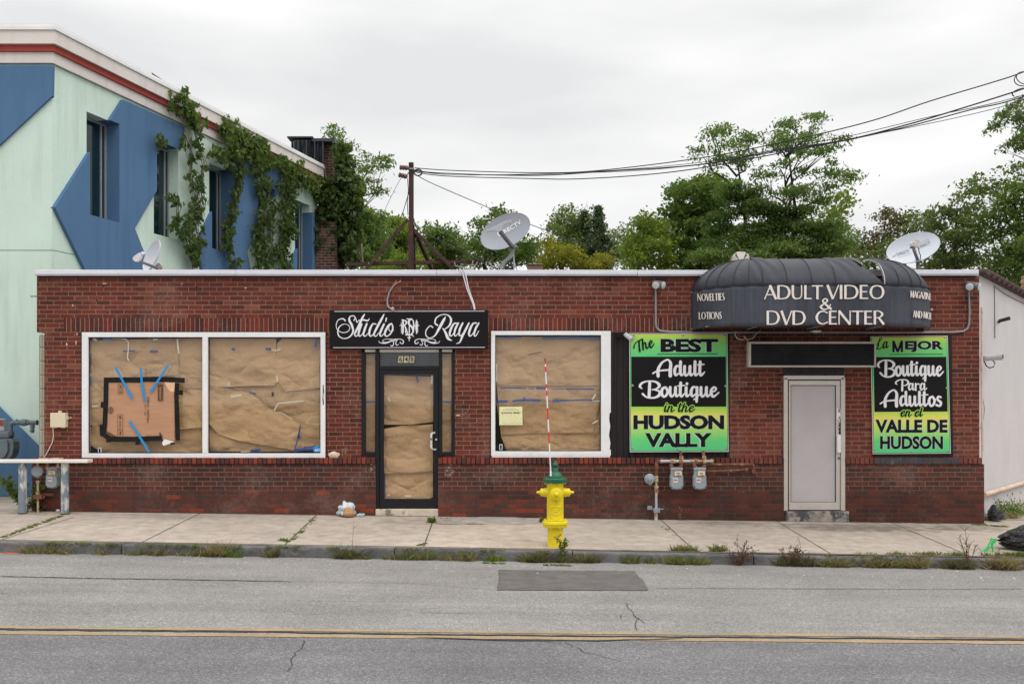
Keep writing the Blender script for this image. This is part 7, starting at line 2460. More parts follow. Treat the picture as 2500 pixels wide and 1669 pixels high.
cable('overhead_cable', [(1012, 417, 16.6), (1100, 427, 16.3), ZR(0, 538, 15.4), ZR(600, 515, 14.0), ZR(1200, 428, 12.6), ZR(1600, 355, 12.1), ZR(2000, 275, 11.7), ZR(2300, 200, 11.5), (2660, 192, 12.4)], .0055, 'thin overhead wire ending in wide coils at the right edge', [loop(2490, 262, 42, 14, 11.5, -32), loop(2484, 266, 34, 17, 11.5, -48), loop(2507, 258, 40, 10, 11.5, -52), loop(2495, 240, 22, 6, 11.5, -5)])
cable('guy_wire', [(1012, 424, 16.6), (1060, 450, 16.6), (1238, 526, 16.9), (1300, 550, 17.2), (1440, 602, 17.9), (1600, 657, 18.5), (1640, 670, 18.6)], .009, 'straight dark wire sloping down from the mast behind the middle dish')
cable('guy_wire', [(1026, 566, 16.6), (1100, 600, 16.6), (1180, 642, 16.5), (1225, 662, 16.4)], .011, 'short black cable sloping from the mast brace to the foot of the middle dish')
cable('guy_wire', [(980, 433, 16.5), (955, 480, 17.5), (925, 545, 19.5), (900, 605, 21.5)], .005, 'thin wire falling left from the insulators to the trees')

pz = thing('utility_pole', (fx(2662, 12.45), 12.45, walkz(7.2, 12.4)), 'weathered wooden utility pole at the curb carrying the overhead cables', 'utility pole')
mb = MB(); mb.lathe([(.16, -.6), (.15, 1.0), (.115, 8.2), (.10, 8.25)], (fx(2662, 12.45), 12.45, walkz(7.2, 12.4)), n=16)
obj('pole', mb, M('weathered pole wood', V(120, 104, 90), .9, .3, 6, stretch=(4, 4, .4), bmp=.5, bscale=20), pz)
mb = MB(); mb.bar((fx(2662, 12.45) - .05, 11.6, 7.4), (fx(2662, 12.45) - .05, 13.3, 7.4), .09, .11)
obj('crossarm', mb, m_mast, pz)

# ---- satellite dishes
def dish(lab, cpx, cpy, Y, a_m, b_m, roll, nrm, mat, txt=None, brand='satellite dish'):
    c = Vector(P(cpx, cpy, Y))
    nv = Vector(nrm).normalized()
    U = Vector((math.cos(R(roll)), 0, math.sin(R(roll))))
    U = (U - nv * U.dot(nv)).normalized()
    W = nv.cross(U)
    if W.z < 0: W = -W
    root = thing('satellite_dish', (c.x, Y, RZ), lab, 'satellite dish', 'satellite dishes on the shop roof')
    mb = MB()
    n1, n2 = 40, 8
    for back in (0, 1):
        vs = []
        for j in range(n2 + 1):
            r = j / n2
            for i in range(n1):
                t = 2 * math.pi * i / n1
                vs.append(c + U * a_m * r * math.cos(t) + W * b_m * r * math.sin(t) + nv * (.075 * r * r - .075 - .012 * back))
        mb.add(vs, [(j * n1 + i, j * n1 + (i + 1) % n1, (j + 1) * n1 + (i + 1) % n1, (j + 1) * n1 + i) for j in range(n2) for i in range(n1)], 0, True)
    rim = [c + U * a_m * math.cos(2 * math.pi * i / n1) + W * b_m * math.sin(2 * math.pi * i / n1) + nv * -.005 for i in range(n1 + 1)]
    mb.tube(rim, .008, 6)
    obj('reflector', mb, mat, root)
    return root, c, U, W, nv
m_dish = M('grey dish paint', V(138, 142, 149), .5, .06, 3, bmp=0)
m_dish_w = M('pale dish paint', V(180, 185, 193), .5, .05, 3, bmp=0, spots=(30, .70, V(185, 188, 192)))
m_dish_r = M('rust stained dish paint', V(178, 180, 188), .5, .06, 3, bmp=0, spots=(3.2, .60, V(190, 176, 150)))
m_arm = M('dark dish arm', V(96, 92, 94), .5, .15, 6)
m_lnb = M('receiver grey', V(156, 158, 164), .5, .1, 6)
def on_dish(c, U, W, nv, a_m, b_m):
    return lambda x, y, lift: tuple(c + U * x + W * y + nv * (.075 * ((x / a_m) ** 2 + (y / b_m) ** 2) - .075 + .006 + lift))
# middle dish
root, c, U, W, nv = dish('grey satellite dish on a bent pole right of the rusty mast', 1233.5, 564, 15.9, .425, .29, 27, (-.18, -.9, .30), m_dish)
def zd(x, y, Y=15.9): return P(1170 + x / 7.84, 490 + y / 7.84, Y)
fnd = on_dish(c, U, W, nv, .425, .29)
obj('lettering', typeset('DIRECTV', fnd, -.13, .30, .0, .075, .02, lift=.002), M('dish white print', V(214, 218, 222), .5, .04, bmp=0), root)
arm = MB(); arm.bar(zd(650, 900, 15.85), zd(400, 590, 15.35), .055, .05); obj('arm', arm, m_arm, root, .006)
ln = MB(); q0, q1, q2 = Vector(zd(140, 600, 15.3)), Vector(zd(400, 600, 15.3)), Vector(zd(590, 400, 15.3))
ln.poly([zd(140, 570, 15.28), zd(545, 365, 15.28), zd(600, 400, 15.28), zd(560, 430, 15.28), zd(470, 465, 15.28), zd(440, 520, 15.28), zd(430, 570, 15.28), zd(360, 610, 15.28), zd(310, 580, 15.28), zd(210, 585, 15.28), zd(140, 612, 15.28)], (0, .07, 0.01))
lnb = obj('receiver', ln, m_lnb, root, .008)
e = MB(); e.lathe([(.032, -.02), (.036, .02), (.02, .05)], zd(575, 410, 15.3), (.2, 1, .1), 14); obj('feed_horn', e, m_lnb, lnb)
pl = MB(); pl.tube([zd(640, 890, 15.95), zd(635, 1000, 15.98), zd(600, 1070, 15.98), zd(480, 1180, 15.98), up(zd(300, 1350, 15.98), RZ)], [.032, .034, .036, .036, .036], 12)
obj('pole', pl, M('dish pole', V(140, 142, 146), .5, .12, 5), root)
br = MB(); br.tube([zd(670, 880, 16), zd(655, 980, 16), zd(665, 1160, 16), up(zd(672, 1400, 16), RZ)], .011, 8); br.tube([zd(660, 1160, 16), up(zd(900, 1400, 16.2), RZ)], .009, 6)
br.tube([zd(655, 860, 15.9), zd(715, 880, 15.9)], .02, 8)
obj('strut', br, M('strut steel', V(186, 188, 192), .4, .1, 6, metal=.4), root)
cbm = MB(); cbm.tube([zd(620, 1120, 15.9), zd(540, 1180, 15.88), zd(500, 1260, 15.88), zd(505, 1330, 15.9)], .011, 6); cbm.tube([zd(640, 1130, 15.9), zd(600, 1210, 15.88), zd(640, 1270, 15.88), zd(580, 1320, 15.9)], .011, 6)
obj('cable', cbm, m_cable, root)
# right dish
root, c, U, W, nv = dish('pale satellite dish tilted above the right end of the dark awning', 2229.5, 604.5, 15.9, .435, .255, 19, (-.16, -.9, .38), m_dish_w)
def ze(x, y, Y=15.9): return P(2150 + x / 6.711, 540 + y / 6.711, Y)
fnd = on_dish(c, U, W, nv, .435, .255)
a1 = typeset('DIRECT', fnd, -.27, -.05, -.025, .03, .005, lift=.002); a2 = typeset('DIRECT', fnd, .10, .30, -.02, .03, .005, lift=.002)
pen = Pen(fnd); pen.lift = .002
pen.stroke([(-.345, -.02, .03), (-.325, -.005, .01)], cap=False, smooth=False); pen.stroke([(-.312, -.02, .014), (-.295, .005, .01)], cap=False, smooth=False); pen.stroke([(-.27, -.06, .004), (-.05, -.06, .004)], cap=False, smooth=False); pen.stroke([(.1, .06, .004), (.31, .06, .004)], cap=False, smooth=False)
obj('lettering', join(a1, a2, pen.mb), M('dish grey print', V(112, 114, 120), .5, .04, bmp=0), root)
arm = MB(); arm.bar(ze(610, 640, 15.85), ze(540, 450, 15.4), .045, .04); obj('arm', arm, M('arm grey', V(128, 124, 122), .5, .15, 6), root, .006)
e = MB(); e.obox(ze(578, 368, 15.36), (.028, 0, -.012), (0, .05, 0), (.02, 0, .055)); lnb = obj('receiver', e, M('receiver beige', V(178, 170, 158), .5, .08), root, .008)
e = MB(); e.lathe([(.03, -.03), (.036, .03), (.026, .05)], ze(515, 378, 15.38), (.2, 1, .2), 12); obj('feed_horn', e, m_dish_w, lnb)
e = MB(); e.bar(ze(490, 435, 15.38), ze(560, 400, 15.38), .03, .03); e.tube([ze(480, 440, 15.38), ze(530, 430, 15.38)], .012, 6); obj('bracket', e, m_arm, root)
pl = MB(); pl.tube([ze(605, 640, 15.9), ze(612, 700, 15.95), up(ze(612, 760, 15.95), RZ)], .03, 12); obj('pole', pl, M('pole grey', V(120, 116, 112), .5, .15, 6), root)
e = MB(); e.tube([ze(600, 415, 15.37), ze(625, 460, 15.4), ze(630, 510, 15.5), ze(655, 560, 15.6), ze(650, 620, 15.8), ze(635, 650, 15.9)], .008, 6); obj('cable', e, m_arm, root)
# left dish
root, c, U, W, nv = dish('small stained satellite dish at the left end of the roof before the blue panel', 369.5, 624, 15.7, .265, .175, 66, (-.55, -.75, .25), m_dish_r)
def zq(x, y, Y=15.7): return P(300 + x / 14.26, 570 + y / 14.26, Y)
arm = MB(); arm.bar(zq(1220, 1215, 15.6), zq(560, 960, 15.3), .04, .035); obj('arm', arm, m_arm, root, .005)
e = MB(); e.poly([zq(325, 850, 15.25), zq(420, 755, 15.25), zq(560, 665, 15.25), zq(610, 740, 15.25), zq(620, 830, 15.25), zq(590, 860, 15.25), zq(560, 930, 15.25), zq(490, 975, 15.25), zq(400, 965, 15.25), zq(350, 915, 15.25)], (.01, .07, 0)); lnb = obj('receiver', e, M('receiver pinkish', V(186, 178, 178), .5, .08), root, .006)
e = MB(); e.lathe([(.024, -.03), (.03, .01), (.02, .03)], zq(690, 700, 15.3), (.6, .6, .2), 12); obj('feed_horn', e, m_dish_w, lnb)
e = MB(); e.tube([zq(1240, 1100, 15.8), up(zq(1245, 1500, 15.85), RZ)], .035, 10); e.lathe([(.05, 0), (.06, .03), (.03, .05)], zq(1240, 1140, 15.78), (.2, 1, 0), 12); obj('pole', e, M('left pole', V(168, 162, 158), .5, .12, 6), root)

# petal shaped roof vent behind the awning
YV = 16.4
vent = thing('roof_vent', P(1806, 640, YV), 'pale fan shaped metal roof vent poking up behind the dark awning', 'vent')
m_vent = M('weathered vent metal', V(205, 200, 192), .5, .1, 6, metal=.15)
def zv(x, y, Y=YV): return P(1670 + x / 3.789, 610 + y / 3.789, Y)
for k, (pts) in enumerate(([(485, 15), (570, 15), (580, 25), (550, 95), (505, 95), (478, 25)], [(480, 25), (450, 48), (495, 98), (506, 96), (470, 50)], [(470, 45), (442, 66), (480, 100), (494, 98)], [(465, 66), (440, 92), (470, 104), (480, 100)], [(578, 25), (606, 42), (560, 98), (548, 96), (588, 46)], [(590, 45), (612, 58), (575, 100), (562, 98)], [(594, 60), (610, 80), (590, 104), (575, 100)])):
    mx_, my_ = sum(p[0] for p in pts) / len(pts), sum(p[1] for p in pts) / len(pts)
    mb = MB(); mb.poly([zv(mx_ + (x - mx_) * .86, my_ + (y - my_) * .90, YV - .14 + .01 * k) for x, y in pts], (0, .12, .0)); obj('blade', mb, m_vent, vent, .003)
mb = MB(); mb.poly([zv(x, y, YV) for x, y in ((446, 100), (450, 60), (474, 30), (490, 20), (568, 20), (590, 36), (604, 62), (606, 98))], (0, .1, 0)); obj('dark_backing', mb, M('vent shadow metal', V(70, 68, 66), .7, .1), vent)  # dark backing added so the gaps between blades look shaded
mb = MB(); mb.lathe([(.12, 0), (.12, zv(0, 100)[2] - RZ)], (zv(528, 0)[0], YV, RZ), n=18); obj('neck', mb, m_vent, vent)

# ================================================================== trees behind the shop
m_bark = M('bark', V(70, 60, 52), .95, .35, 5, stretch=(3, 3, .6), bmp=.5, bscale=18)
m_bark_d = M('dark bark', V(52, 46, 42), .95, .35, 5, stretch=(3, 3, .6), bmp=.5, bscale=18)
LF = {
    'maple': leafmat('dark maple leaf', (0.057, 0.104, 0.026), (0.159, 0.229, 0.049), (0.250, 0.300, 0.070), .55, .28),
    'yellow': leafmat('yellowing maple leaf', (0.096, 0.151, 0.026), (0.230, 0.292, 0.044), (0.333, 0.339, 0.064), .6, .35),
    'golden': leafmat('golden autumn leaf', (0.128, 0.143, 0.018), (0.320, 0.294, 0.033), (0.461, 0.346, 0.041), .7, .35),
    'locust': leafmat('feathery locust leaf', (0.079, 0.138, 0.041), (0.192, 0.271, 0.084), (0.282, 0.339, 0.115), .6, .38),
    'olive': leafmat('olive leaf', (0.072, 0.110, 0.036), (0.182, 0.233, 0.074), (0.256, 0.230, 0.095), .5, .3),
    'conifer': leafmat('spruce needle', (0.033, 0.059, 0.028), (0.084, 0.120, 0.051), (0.128, 0.154, 0.064), .5, .15),
    'grey': leafmat('greyish far leaf', (0.083, 0.120, 0.059), (0.166, 0.218, 0.102), (0.230, 0.269, 0.134), .4, .3),
    'red': leafmat('bronze leaf', (0.064, 0.051, 0.023), (0.141, 0.102, 0.045), (0.192, 0.122, 0.058), .6, .3),
}


def tree(label, kind, Y, trunk, blobs, size=.17, dens=1.0, depth=None, bark=None, droop=.35, clump=.40, flat=.55, wid=.6, seed=1, fill=.55, limbs=True, cat='tree', name='tree'):
    """blobs: (cx, cy, rx, ry) in photo pixels of the crown's lobes at distance Y; trunk: (px, width m)."""
    g = np.random.default_rng(seed)
    loc = kind == 'locust'
    if loc: size, wid = size * 1.3, .40
    s = Y / FPX
    bx = fx(trunk[0], Y)
    root = thing(name, (bx, Y, -.3), label, cat, 'trees behind the brick shop')
    cen, lm = [], MB()
    mean_y = sum(b[1] for b in blobs) / len(blobs)
    top = Vector((bx + (rnd.random() - .5) * .4, Y, fz(min(b[1] for b in blobs) + 40, Y) ))
    fork = Vector((bx, Y, max(1.2, fz(max(b[1] + b[3] * .3 for b in blobs), Y) * .8)))
    tw = trunk[1]
    lm.tube([(bx, Y, -.7), (bx, Y, .3), tuple(fork), tuple((fork + top) / 2 + Vector((g.normal() * .3, g.normal() * .3, 0))), tuple(top)], [tw * 1.35, tw, tw * .75, tw * .4, tw * .08], 9)
    for cx_, cy_, rx, ry in blobs:
        X, Z = fx(cx_, Y), fz(cy_, Y)
        ra, rb = rx * s, ry * s
        rd = depth if depth else (ra + rb) / 2 * 1.05
        yc = Y + g.uniform(-.6, .6) * rd
        if limbs and g.random() < .5:
            p3 = Vector((X + g.normal() * ra * .2, yc, Z + rb * .35))
            hd = math.hypot(p3.x - fork.x, p3.y - fork.y)
            zq_ = min(max(p3.z - .75 * hd - .3, fork.z), top.z - .3)
            p0 = fork + (top - fork) * max(0.0, (zq_ - fork.z) / max(top.z - fork.z, .5))
            mid = (p0 + p3) / 2 + Vector((g.normal() * .25, g.normal() * .25, -.15 * (p3 - p0).length * .5))
            lm.tube([p0, (p0 + mid) / 2 + Vector((0, 0, .05)), mid, p3], [tw * .26, tw * .2, tw * .13, tw * .03], 6)
            for _ in range(3):
                q = Vector((X + g.normal() * ra * .55, yc + g.normal() * rd * .5, Z + g.normal() * rb * .5))
                lm.tube([mid, (mid + q) / 2 + Vector((0, 0, g.uniform(-.1, .2))), q], [tw * .10, tw * .06, tw * .02], 5)
        dn = dens * ((.62 if cy_ < 465 else 1.9) if loc else .95)
        ncl = max(5, int(dn * 12.5 * (ra * rb) / (clump * clump)))
        for _ in range(ncl):
            d = g.normal(size=3); d /= np.linalg.norm(d)
            if d[1] > 0.2: d[1] *= -1 if g.random() < .65 else 1        # more on the street side, as one can see
            if d[2] < 0 and g.random() < .62: d[2] *= -.9          # foliage sits on the upper side of each limb's spread
            r = (1 - fill) + fill * g.random() ** .5 if g.random() < .75 else g.random() * .8
            p = np.array([X + d[0] * ra * r, yc + d[1] * rd * r, Z + d[2] * rb * r])
            k = int(g.uniform(.6, 1.3) * 30)
            off = g.normal(size=(k, 3)) * np.array([clump, clump, clump * flat]) * .52
            off[:, 2] -= .25 * (np.abs(off[:, 0]) + np.abs(off[:, 1])) * droop * 2
            cen.append(p + off)
    cen = np.concatenate(cen)
    leafmesh('crown', cen, size * (1.08 if loc else .9), LF[kind], root, droop * .5, wid, .9, seed)
    obj('trunk', lm, bark or m_bark, root)
    return root


def ring(cx, cy, rx, ry, n, r, seed):
    g_ = np.random.default_rng(seed)
    out_ = []
    for k in range(n):
        a_ = 2 * math.pi * (k + g_.uniform(-.3, .3)) / n
        rr = g_.uniform(.55, .8)
        out_.append((cx + rx * rr * math.cos(a_), cy + ry * rr * math.sin(a_), r * g_.uniform(.75, 1.25), r * g_.uniform(.65, 1.0)))
    return out_


# far left: locust sprays beside the chimney
tree('feathery locust with layered branches reaching out beside the brick chimney', 'locust', 34, (826, .14), [(818, 322, 14, 14), (812, 340, 22, 8), (835, 346, 22, 8), (860, 388, 32, 12), (900, 386, 26, 9), (925, 402, 22, 7), (945, 400, 10, 6), (880, 412, 36, 12), (905, 440, 18, 6), (920, 460, 16, 6), (865, 440, 26, 16), (850, 470, 26, 26)], .10, 1.0, 1.2, m_bark_d, .35, .32, .38, .4, 21)
tree('low pale locust bush left of the rusty mast', 'locust', 42, (880, .16), [(885, 545, 38, 32), (915, 540, 26, 12), (935, 535, 14, 8), (905, 575, 40, 30), (870, 600, 34, 36), (890, 640, 40, 30), (925, 610, 26, 26)], .15, 1.0, 2, None, .3, .42, .5, .5, 22)
tree('yellow green maple right behind the rusty mast braces', 'yellow', 48, (965, .2), ring(968, 600, 46, 60, 9, 26, 3) + [(968, 560, 30, 26), (960, 600, 34, 34), (985, 640, 38, 26), (930, 645, 28, 22), (985, 545, 16, 14)], .20, 1.0, 2.2, None, .3, .42, .6, .65, 23)
tree('small lime green maple low in front of the mast foot', 'yellow', 38, (1020, .12), [(985, 645, 24, 18), (1010, 640, 16, 22), (950, 655, 24, 12), (1040, 655, 18, 10), (905, 655, 28, 14)], .15, 1.1, 1.2, None, .3, .34, .6, .65, 24)
tree('dark leafy tree between the mast and the middle dish', 'maple', 58, (1080, .2), ring(1075, 610, 62, 44, 10, 24, 4) + [(1050, 580, 20, 16), (1085, 590, 26, 18), (1110, 590, 18, 14), (1070, 630, 50, 30), (1030, 635, 26, 22), (1130, 620, 22, 30), (1060, 572, 10, 10)], .24, 1.0, 3, m_bark_d, .3, .55, .6, .65, 25)
tree('tall dark maple rising behind the middle dish', 'maple', 55, (1210, .24), [(1205, 545, 16, 16), (1225, 540, 14, 16), (1190, 570, 22, 16), (1170, 590, 22, 18), (1215, 580, 36, 24), (1250, 590, 36, 26), (1290, 600, 26, 26), (1200, 615, 40, 26), (1160, 625, 26, 20), (1260, 630, 40, 26), (1300, 615, 20, 16), (1180, 555, 12, 10)], .24, 1.0, 3, m_bark_d, .3, .55, .6, .65, 26)
tree('soft grey green far treetop low behind the middle dish', 'grey', 75, (1240, .2), [(1200, 640, 40, 22), (1240, 630, 40, 26), (1285, 630, 36, 24), (1310, 640, 30, 18), (1150, 645, 34, 18)], .28, .9, 3, None, .3, .7, .6, .6, 27)
tree('mixed dark tree with ragged top left of the golden shrub', 'olive', 62, (1385, .26), [(1372, 515, 12, 14), (1390, 520, 12, 14), (1362, 545, 20, 22), (1395, 550, 26, 26), (1345, 580, 18, 20), (1380, 590, 34, 30), (1410, 580, 26, 30), (1400, 630, 44, 30), (1350, 620, 24, 24), (1430, 525, 14, 18), (1420, 555, 22, 22)], .22, 1.0, 3, m_bark_d, .3, .5, .6, .6, 28)
# spruce: drooping whorls on a straight stem
def spruce(label, px, py_top, Y, halfw, seed):
    g = np.random.default_rng(seed)
    root = thing('spruce_tree', (fx(px, Y), Y, -.3), label, 'tree', 'trees behind the brick shop')
    zt = fz(py_top, Y); x0 = fx(px, Y)
    cen, lm = [], MB()
    lm.tube([(x0, Y, -.7), (x0, Y, zt * .5), (x0, Y, zt - .1)], [.22, .15, .02], 8)
    z = zt - .2
    while z > fz(700, Y):
        reach = halfw * Y / FPX * min(1, .06 + (zt - z) / (zt - fz(690, Y)) * 1.25)
        for k in range(7):
            a_ = g.random() * 6.283
            L_ = reach * g.uniform(.4, 1.25)
            e = Vector((x0 + math.cos(a_) * L_, Y + math.sin(a_) * L_, z - .1 * L_ + .18 * L_ * L_ * .3))
            b0 = Vector((x0, Y, z))
            lm.tube([b0, (b0 + e) / 2 - Vector((0, 0, .08)), e], [.035, .022, .008], 5)
            n = int(40 + 95 * L_)
            t_ = g.random(n) ** .7
            p = np.array(b0)[None] + (np.array(e) - np.array(b0))[None] * t_[:, None]
            p += g.normal(size=(n, 3)) * np.array([.10, .10, .08]); p[:, 2] -= np.abs(g.normal(size=n)) * .16
            cen.append(p)
        z -= .34
    leafmesh('crown', np.concatenate(cen), .20, LF['conifer'], root, .7, .34, 0, seed)
    obj('trunk', lm, m_bark_d, root)
spruce('dark spruce with jutting right branches behind the golden shrub', 1461, 498, 58, 52, 31)
spruce('second spruce in the clump, bushier and left of the jutting one', 1428, 512, 60, 44, 32)
tree('sparse thin grey green tree right of the spruces', 'grey', 70, (1520, .18), [(1500, 575, 26, 18), (1525, 570, 22, 16), (1515, 600, 30, 24), (1490, 620, 34, 26), (1530, 630, 30, 26), (1470, 600, 20, 20)], .24, .75, 3, None, .3, .6, .6, .6, 33)
tree('golden yellow shrubby tree showing over the coping', 'golden', 30, (1370, .1), [(1335, 595, 8, 14), (1345, 620, 18, 20), (1370, 625, 20, 16), (1390, 620, 14, 14), (1355, 645, 32, 18), (1400, 640, 26, 18), (1430, 645, 20, 14), (1455, 640, 12, 10), (1460, 628, 8, 6), (1480, 635, 10, 8), (1450, 655, 34, 10), (1325, 650, 14, 14)], .115, 1.15, .9, m_bark, .3, .24, .6, .6, 34)
tree('bright yellow green maple left of the big dark maple', 'yellow', 41, (1580, .2), [(1568, 530, 10, 12), (1582, 545, 14, 12), (1560, 555, 22, 16), (1590, 570, 30, 22), (1550, 590, 30, 22), (1545, 625, 34, 24), (1590, 620, 40, 28), (1620, 645, 40, 22), (1550, 655, 36, 16), (1600, 590, 26, 20), (1535, 600, 14, 16)], .17, 1.1, 2.0, None, .3, .36, .6, .7, 35)
tree('big dense dark green maple left of the tall feathery locusts', 'maple', 43, (1690, .3), [(1725, 440, 34, 20), (1760, 440, 24, 20), (1680, 460, 34, 20), (1650, 485, 28, 22), (1700, 490, 40, 24), (1745, 480, 36, 26), (1640, 520, 32, 24), (1685, 530, 40, 26), (1735, 530, 40, 30), (1625, 560, 28, 22), (1670, 570, 40, 24), (1720, 580, 44, 28), (1640, 605, 36, 22), (1690, 620, 44, 24), (1740, 630, 40, 24), (1650, 645, 40, 18), (1710, 655, 40, 16), (1660, 450, 16, 12)], .19, 1.25, 2.2, m_bark_d, .35, .40, .5, .75, 36)
tree('tall locust with a separate left tuft against the sky', 'locust', 38, (1805, .17), [(1745, 330, 26, 12), (1725, 345, 26, 9), (1765, 318, 16, 8), (1790, 345, 24, 12), (1815, 338, 26, 10), (1835, 350, 14, 12), (1760, 370, 40, 12), (1705, 368, 22, 6), (1800, 380, 30, 14), (1775, 395, 40, 12), (1745, 398, 16, 6), (1800, 410, 26, 12), (1830, 380, 16, 12), (1770, 470, 36, 14), (1790, 490, 34, 18), (1820, 520, 36, 20), (1760, 530, 36, 16), (1770, 560, 44, 20), (1800, 590, 50, 22), (1745, 610, 40, 16), (1720, 630, 40, 14), (1780, 630, 44, 18)], .115, 1.0, 1.3, m_bark_d, .45, .36, .36, .42, 37)
tree('tallest locust with the airy right crown crossing the cables', 'locust', 37, (1915, .17), [(1925, 290, 14, 6), (1920, 308, 26, 10), (1950, 312, 24, 10), (1980, 308, 16, 8), (1910, 330, 30, 12), (1955, 335, 38, 14), (1990, 335, 22, 10), (1890, 352, 34, 10), (1930, 360, 40, 14), (1985, 360, 34, 12), (1880, 372, 24, 6), (2010, 372, 30, 10), (2035, 352, 18, 5), (1965, 385, 44, 14), (2010, 400, 36, 10), (2030, 425, 14, 6), (1900, 410, 24, 8), (1870, 415, 20, 10), (1950, 420, 36, 10), (2000, 430, 36, 10), (2045, 438, 24, 6), (2060, 445, 10, 4), (1870, 440, 30, 12), (2000, 462, 26, 6), (1930, 480, 46, 16), (1890, 510, 50, 18), (1950, 520, 50, 20), (2000, 490, 30, 12), (1900, 550, 54, 22), (1960, 560, 50, 22), (2010, 560, 36, 20), (1840, 470, 36, 20), (1850, 510, 44, 22), (1840, 560, 46, 24), (1850, 610, 50, 24), (1820, 640, 50, 20), (1870, 590, 50, 30), (1940, 640, 60, 20), (2010, 585, 40, 22), (1930, 600, 60, 24), (1990, 610, 50, 22), (1880, 620, 50, 20), (2030, 610, 30, 18)], .115, .95, 1.3, m_bark_d, .45, .36, .36, .42, 38)
tree('olive maple tucked behind the right edge of the locusts', 'yellow', 46, (2020, .2), [(2015, 505, 24, 14), (2030, 520, 22, 10), (2010, 540, 26, 18), (2020, 580, 28, 22), (2040, 560, 16, 12), (2000, 630, 40, 24), (2040, 630, 24, 24)], .19, 1.0, 2.2, None, .35, .42, .6, .65, 39)
tree('hazy distant tree in the gap right of the locusts', 'grey', 110, (2085, .2), [(2075, 580, 24, 12), (2100, 575, 20, 12), (2085, 600, 36, 16), (2070, 625, 36, 20), (2105, 630, 30, 20)], .42, .8, 4, None, .3, 1.0, .6, .6, 40)
tree('bronze tinged scrubby tree left of the right dish', 'red', 44, (2150, .16), [(2130, 540, 12, 10), (2155, 530, 16, 12), (2145, 560, 24, 14), (2170, 555, 20, 14), (2130, 590, 28, 18), (2165, 590, 26, 18), (2200, 545, 14, 14), (2110, 620, 26, 16)], .16, .85, 2, None, .3, .40, .6, .6, 41)
tree('olive green tree directly behind the right dish', 'olive', 42, (2200, .22), [(2215, 530, 22, 14), (2240, 540, 26, 18), (2200, 565, 30, 18), (2250, 575, 30, 20), (2150, 625, 36, 22), (2200, 610, 36, 22), (2250, 625, 36, 24), (2110, 640, 34, 18), (2280, 650, 30, 20)], .17, 1.05, 2.2, None, .35, .42, .55, .65, 42)
tree('tall leafy tree with a pointed crown right of the right dish', 'olive', 40, (2330, .24), [(2335, 462, 12, 10), (2345, 475, 14, 10), (2330, 490, 22, 14), (2365, 505, 24, 12), (2310, 515, 22, 14), (2345, 525, 32, 18), (2290, 545, 24, 14), (2330, 560, 34, 18), (2375, 560, 26, 20), (2300, 590, 28, 22), (2350, 600, 40, 24), (2390, 530, 12, 10), (2310, 640, 50, 26), (2370, 640, 44, 28)], .165, 1.0, 2, m_bark_d, .35, .38, .5, .65, 43)
tree('large maple at the right edge over the tiled wall', 'maple', 37, (2460, .28), [(2462, 416, 8, 12), (2470, 440, 20, 16), (2450, 460, 20, 12), (2490, 460, 26, 18), (2440, 490, 26, 14), (2480, 495, 34, 20), (2420, 500, 14, 8), (2440, 530, 36, 20), (2490, 540, 40, 24), (2520, 490, 40, 40), (2420, 575, 34, 22), (2470, 585, 44, 26), (2420, 620, 44, 24), (2480, 640, 50, 28), (2540, 600, 50, 60), (2400, 660, 40, 22), (2450, 690, 60, 24)], .16, 1.1, 2, m_bark_d, .35, .36, .55, .7, 44)
tree('drooping dark sprays hanging into the upper right corner', 'locust', 30, (2640, .2), [(2430, 306, 8, 5), (2448, 285, 14, 12), (2462, 268, 14, 8), (2470, 300, 20, 8), (2490, 320, 22, 14), (2480, 340, 16, 10), (2500, 290, 22, 16), (2465, 350, 10, 5), (2520, 330, 26, 24), (2496, 356, 8, 4), (2550, 300, 40, 40), (2600, 330, 50, 50), (2640, 380, 80, 60), (2690, 300, 80, 70), (2740, 400, 70, 60), (2640, 240, 60, 40), (2640, 470, 70, 50)], .10, .42, .9, m_bark_d, .5, .22, .45, .5, 45)
tree('dark understory thicket low behind the awning', 'maple', 50, (1850, .2), [(1780, 640, 60, 30), (1860, 640, 60, 30), (1940, 645, 60, 30), (1650, 665, 60, 20), (2020, 650, 50, 26), (2100, 655, 50, 22), (1560, 668, 50, 14)], .22, .9, 2, m_bark_d, .3, .6, .6, .65, 46)

# far chimney pots and a house gable glimpsed between the trees
m_farb = M('far brown wall', V(132, 110, 98), .9, .15, 2)
fb = thing('far_building', P(1312, 665, 27), 'brown flat topped block peeking over the coping beside the golden shrub', 'building')
mb = MB(); mb.box(fx(1289, 27), fx(1325, 27), 27, 30, -.3, fz(646, 27)); obj('wall', mb, m_farb, fb)
mb = MB(); mb.box(fx(1288, 27), fx(1326, 27), 26.95, 30.05, fz(646, 27), fz(644.5, 27)); obj('roof', mb, M('far roof edge', V(150, 128, 116), .9, .1), fb)
fc = thing('far_chimney', P(2500, 720, 24), 'pale brick chimney cut by the right frame edge', 'chimney')
mb = MB(); mb.box(fx(2493, 24.8), fx(2580, 24), 24, 24.8, -.3, fz(664, 24)); obj('stack', mb, brick('far chimney brick', .2155, .076, [(0, V(190, 130, 108)), (.5, V(170, 112, 94))], V(190, 172, 158)), fc)
mb = MB(); mb.box(fx(2491, 24.85), fx(2585, 24), 23.95, 24.85, fz(706, 24), fz(690, 24)); obj('flashing', mb, m_galv, fc)

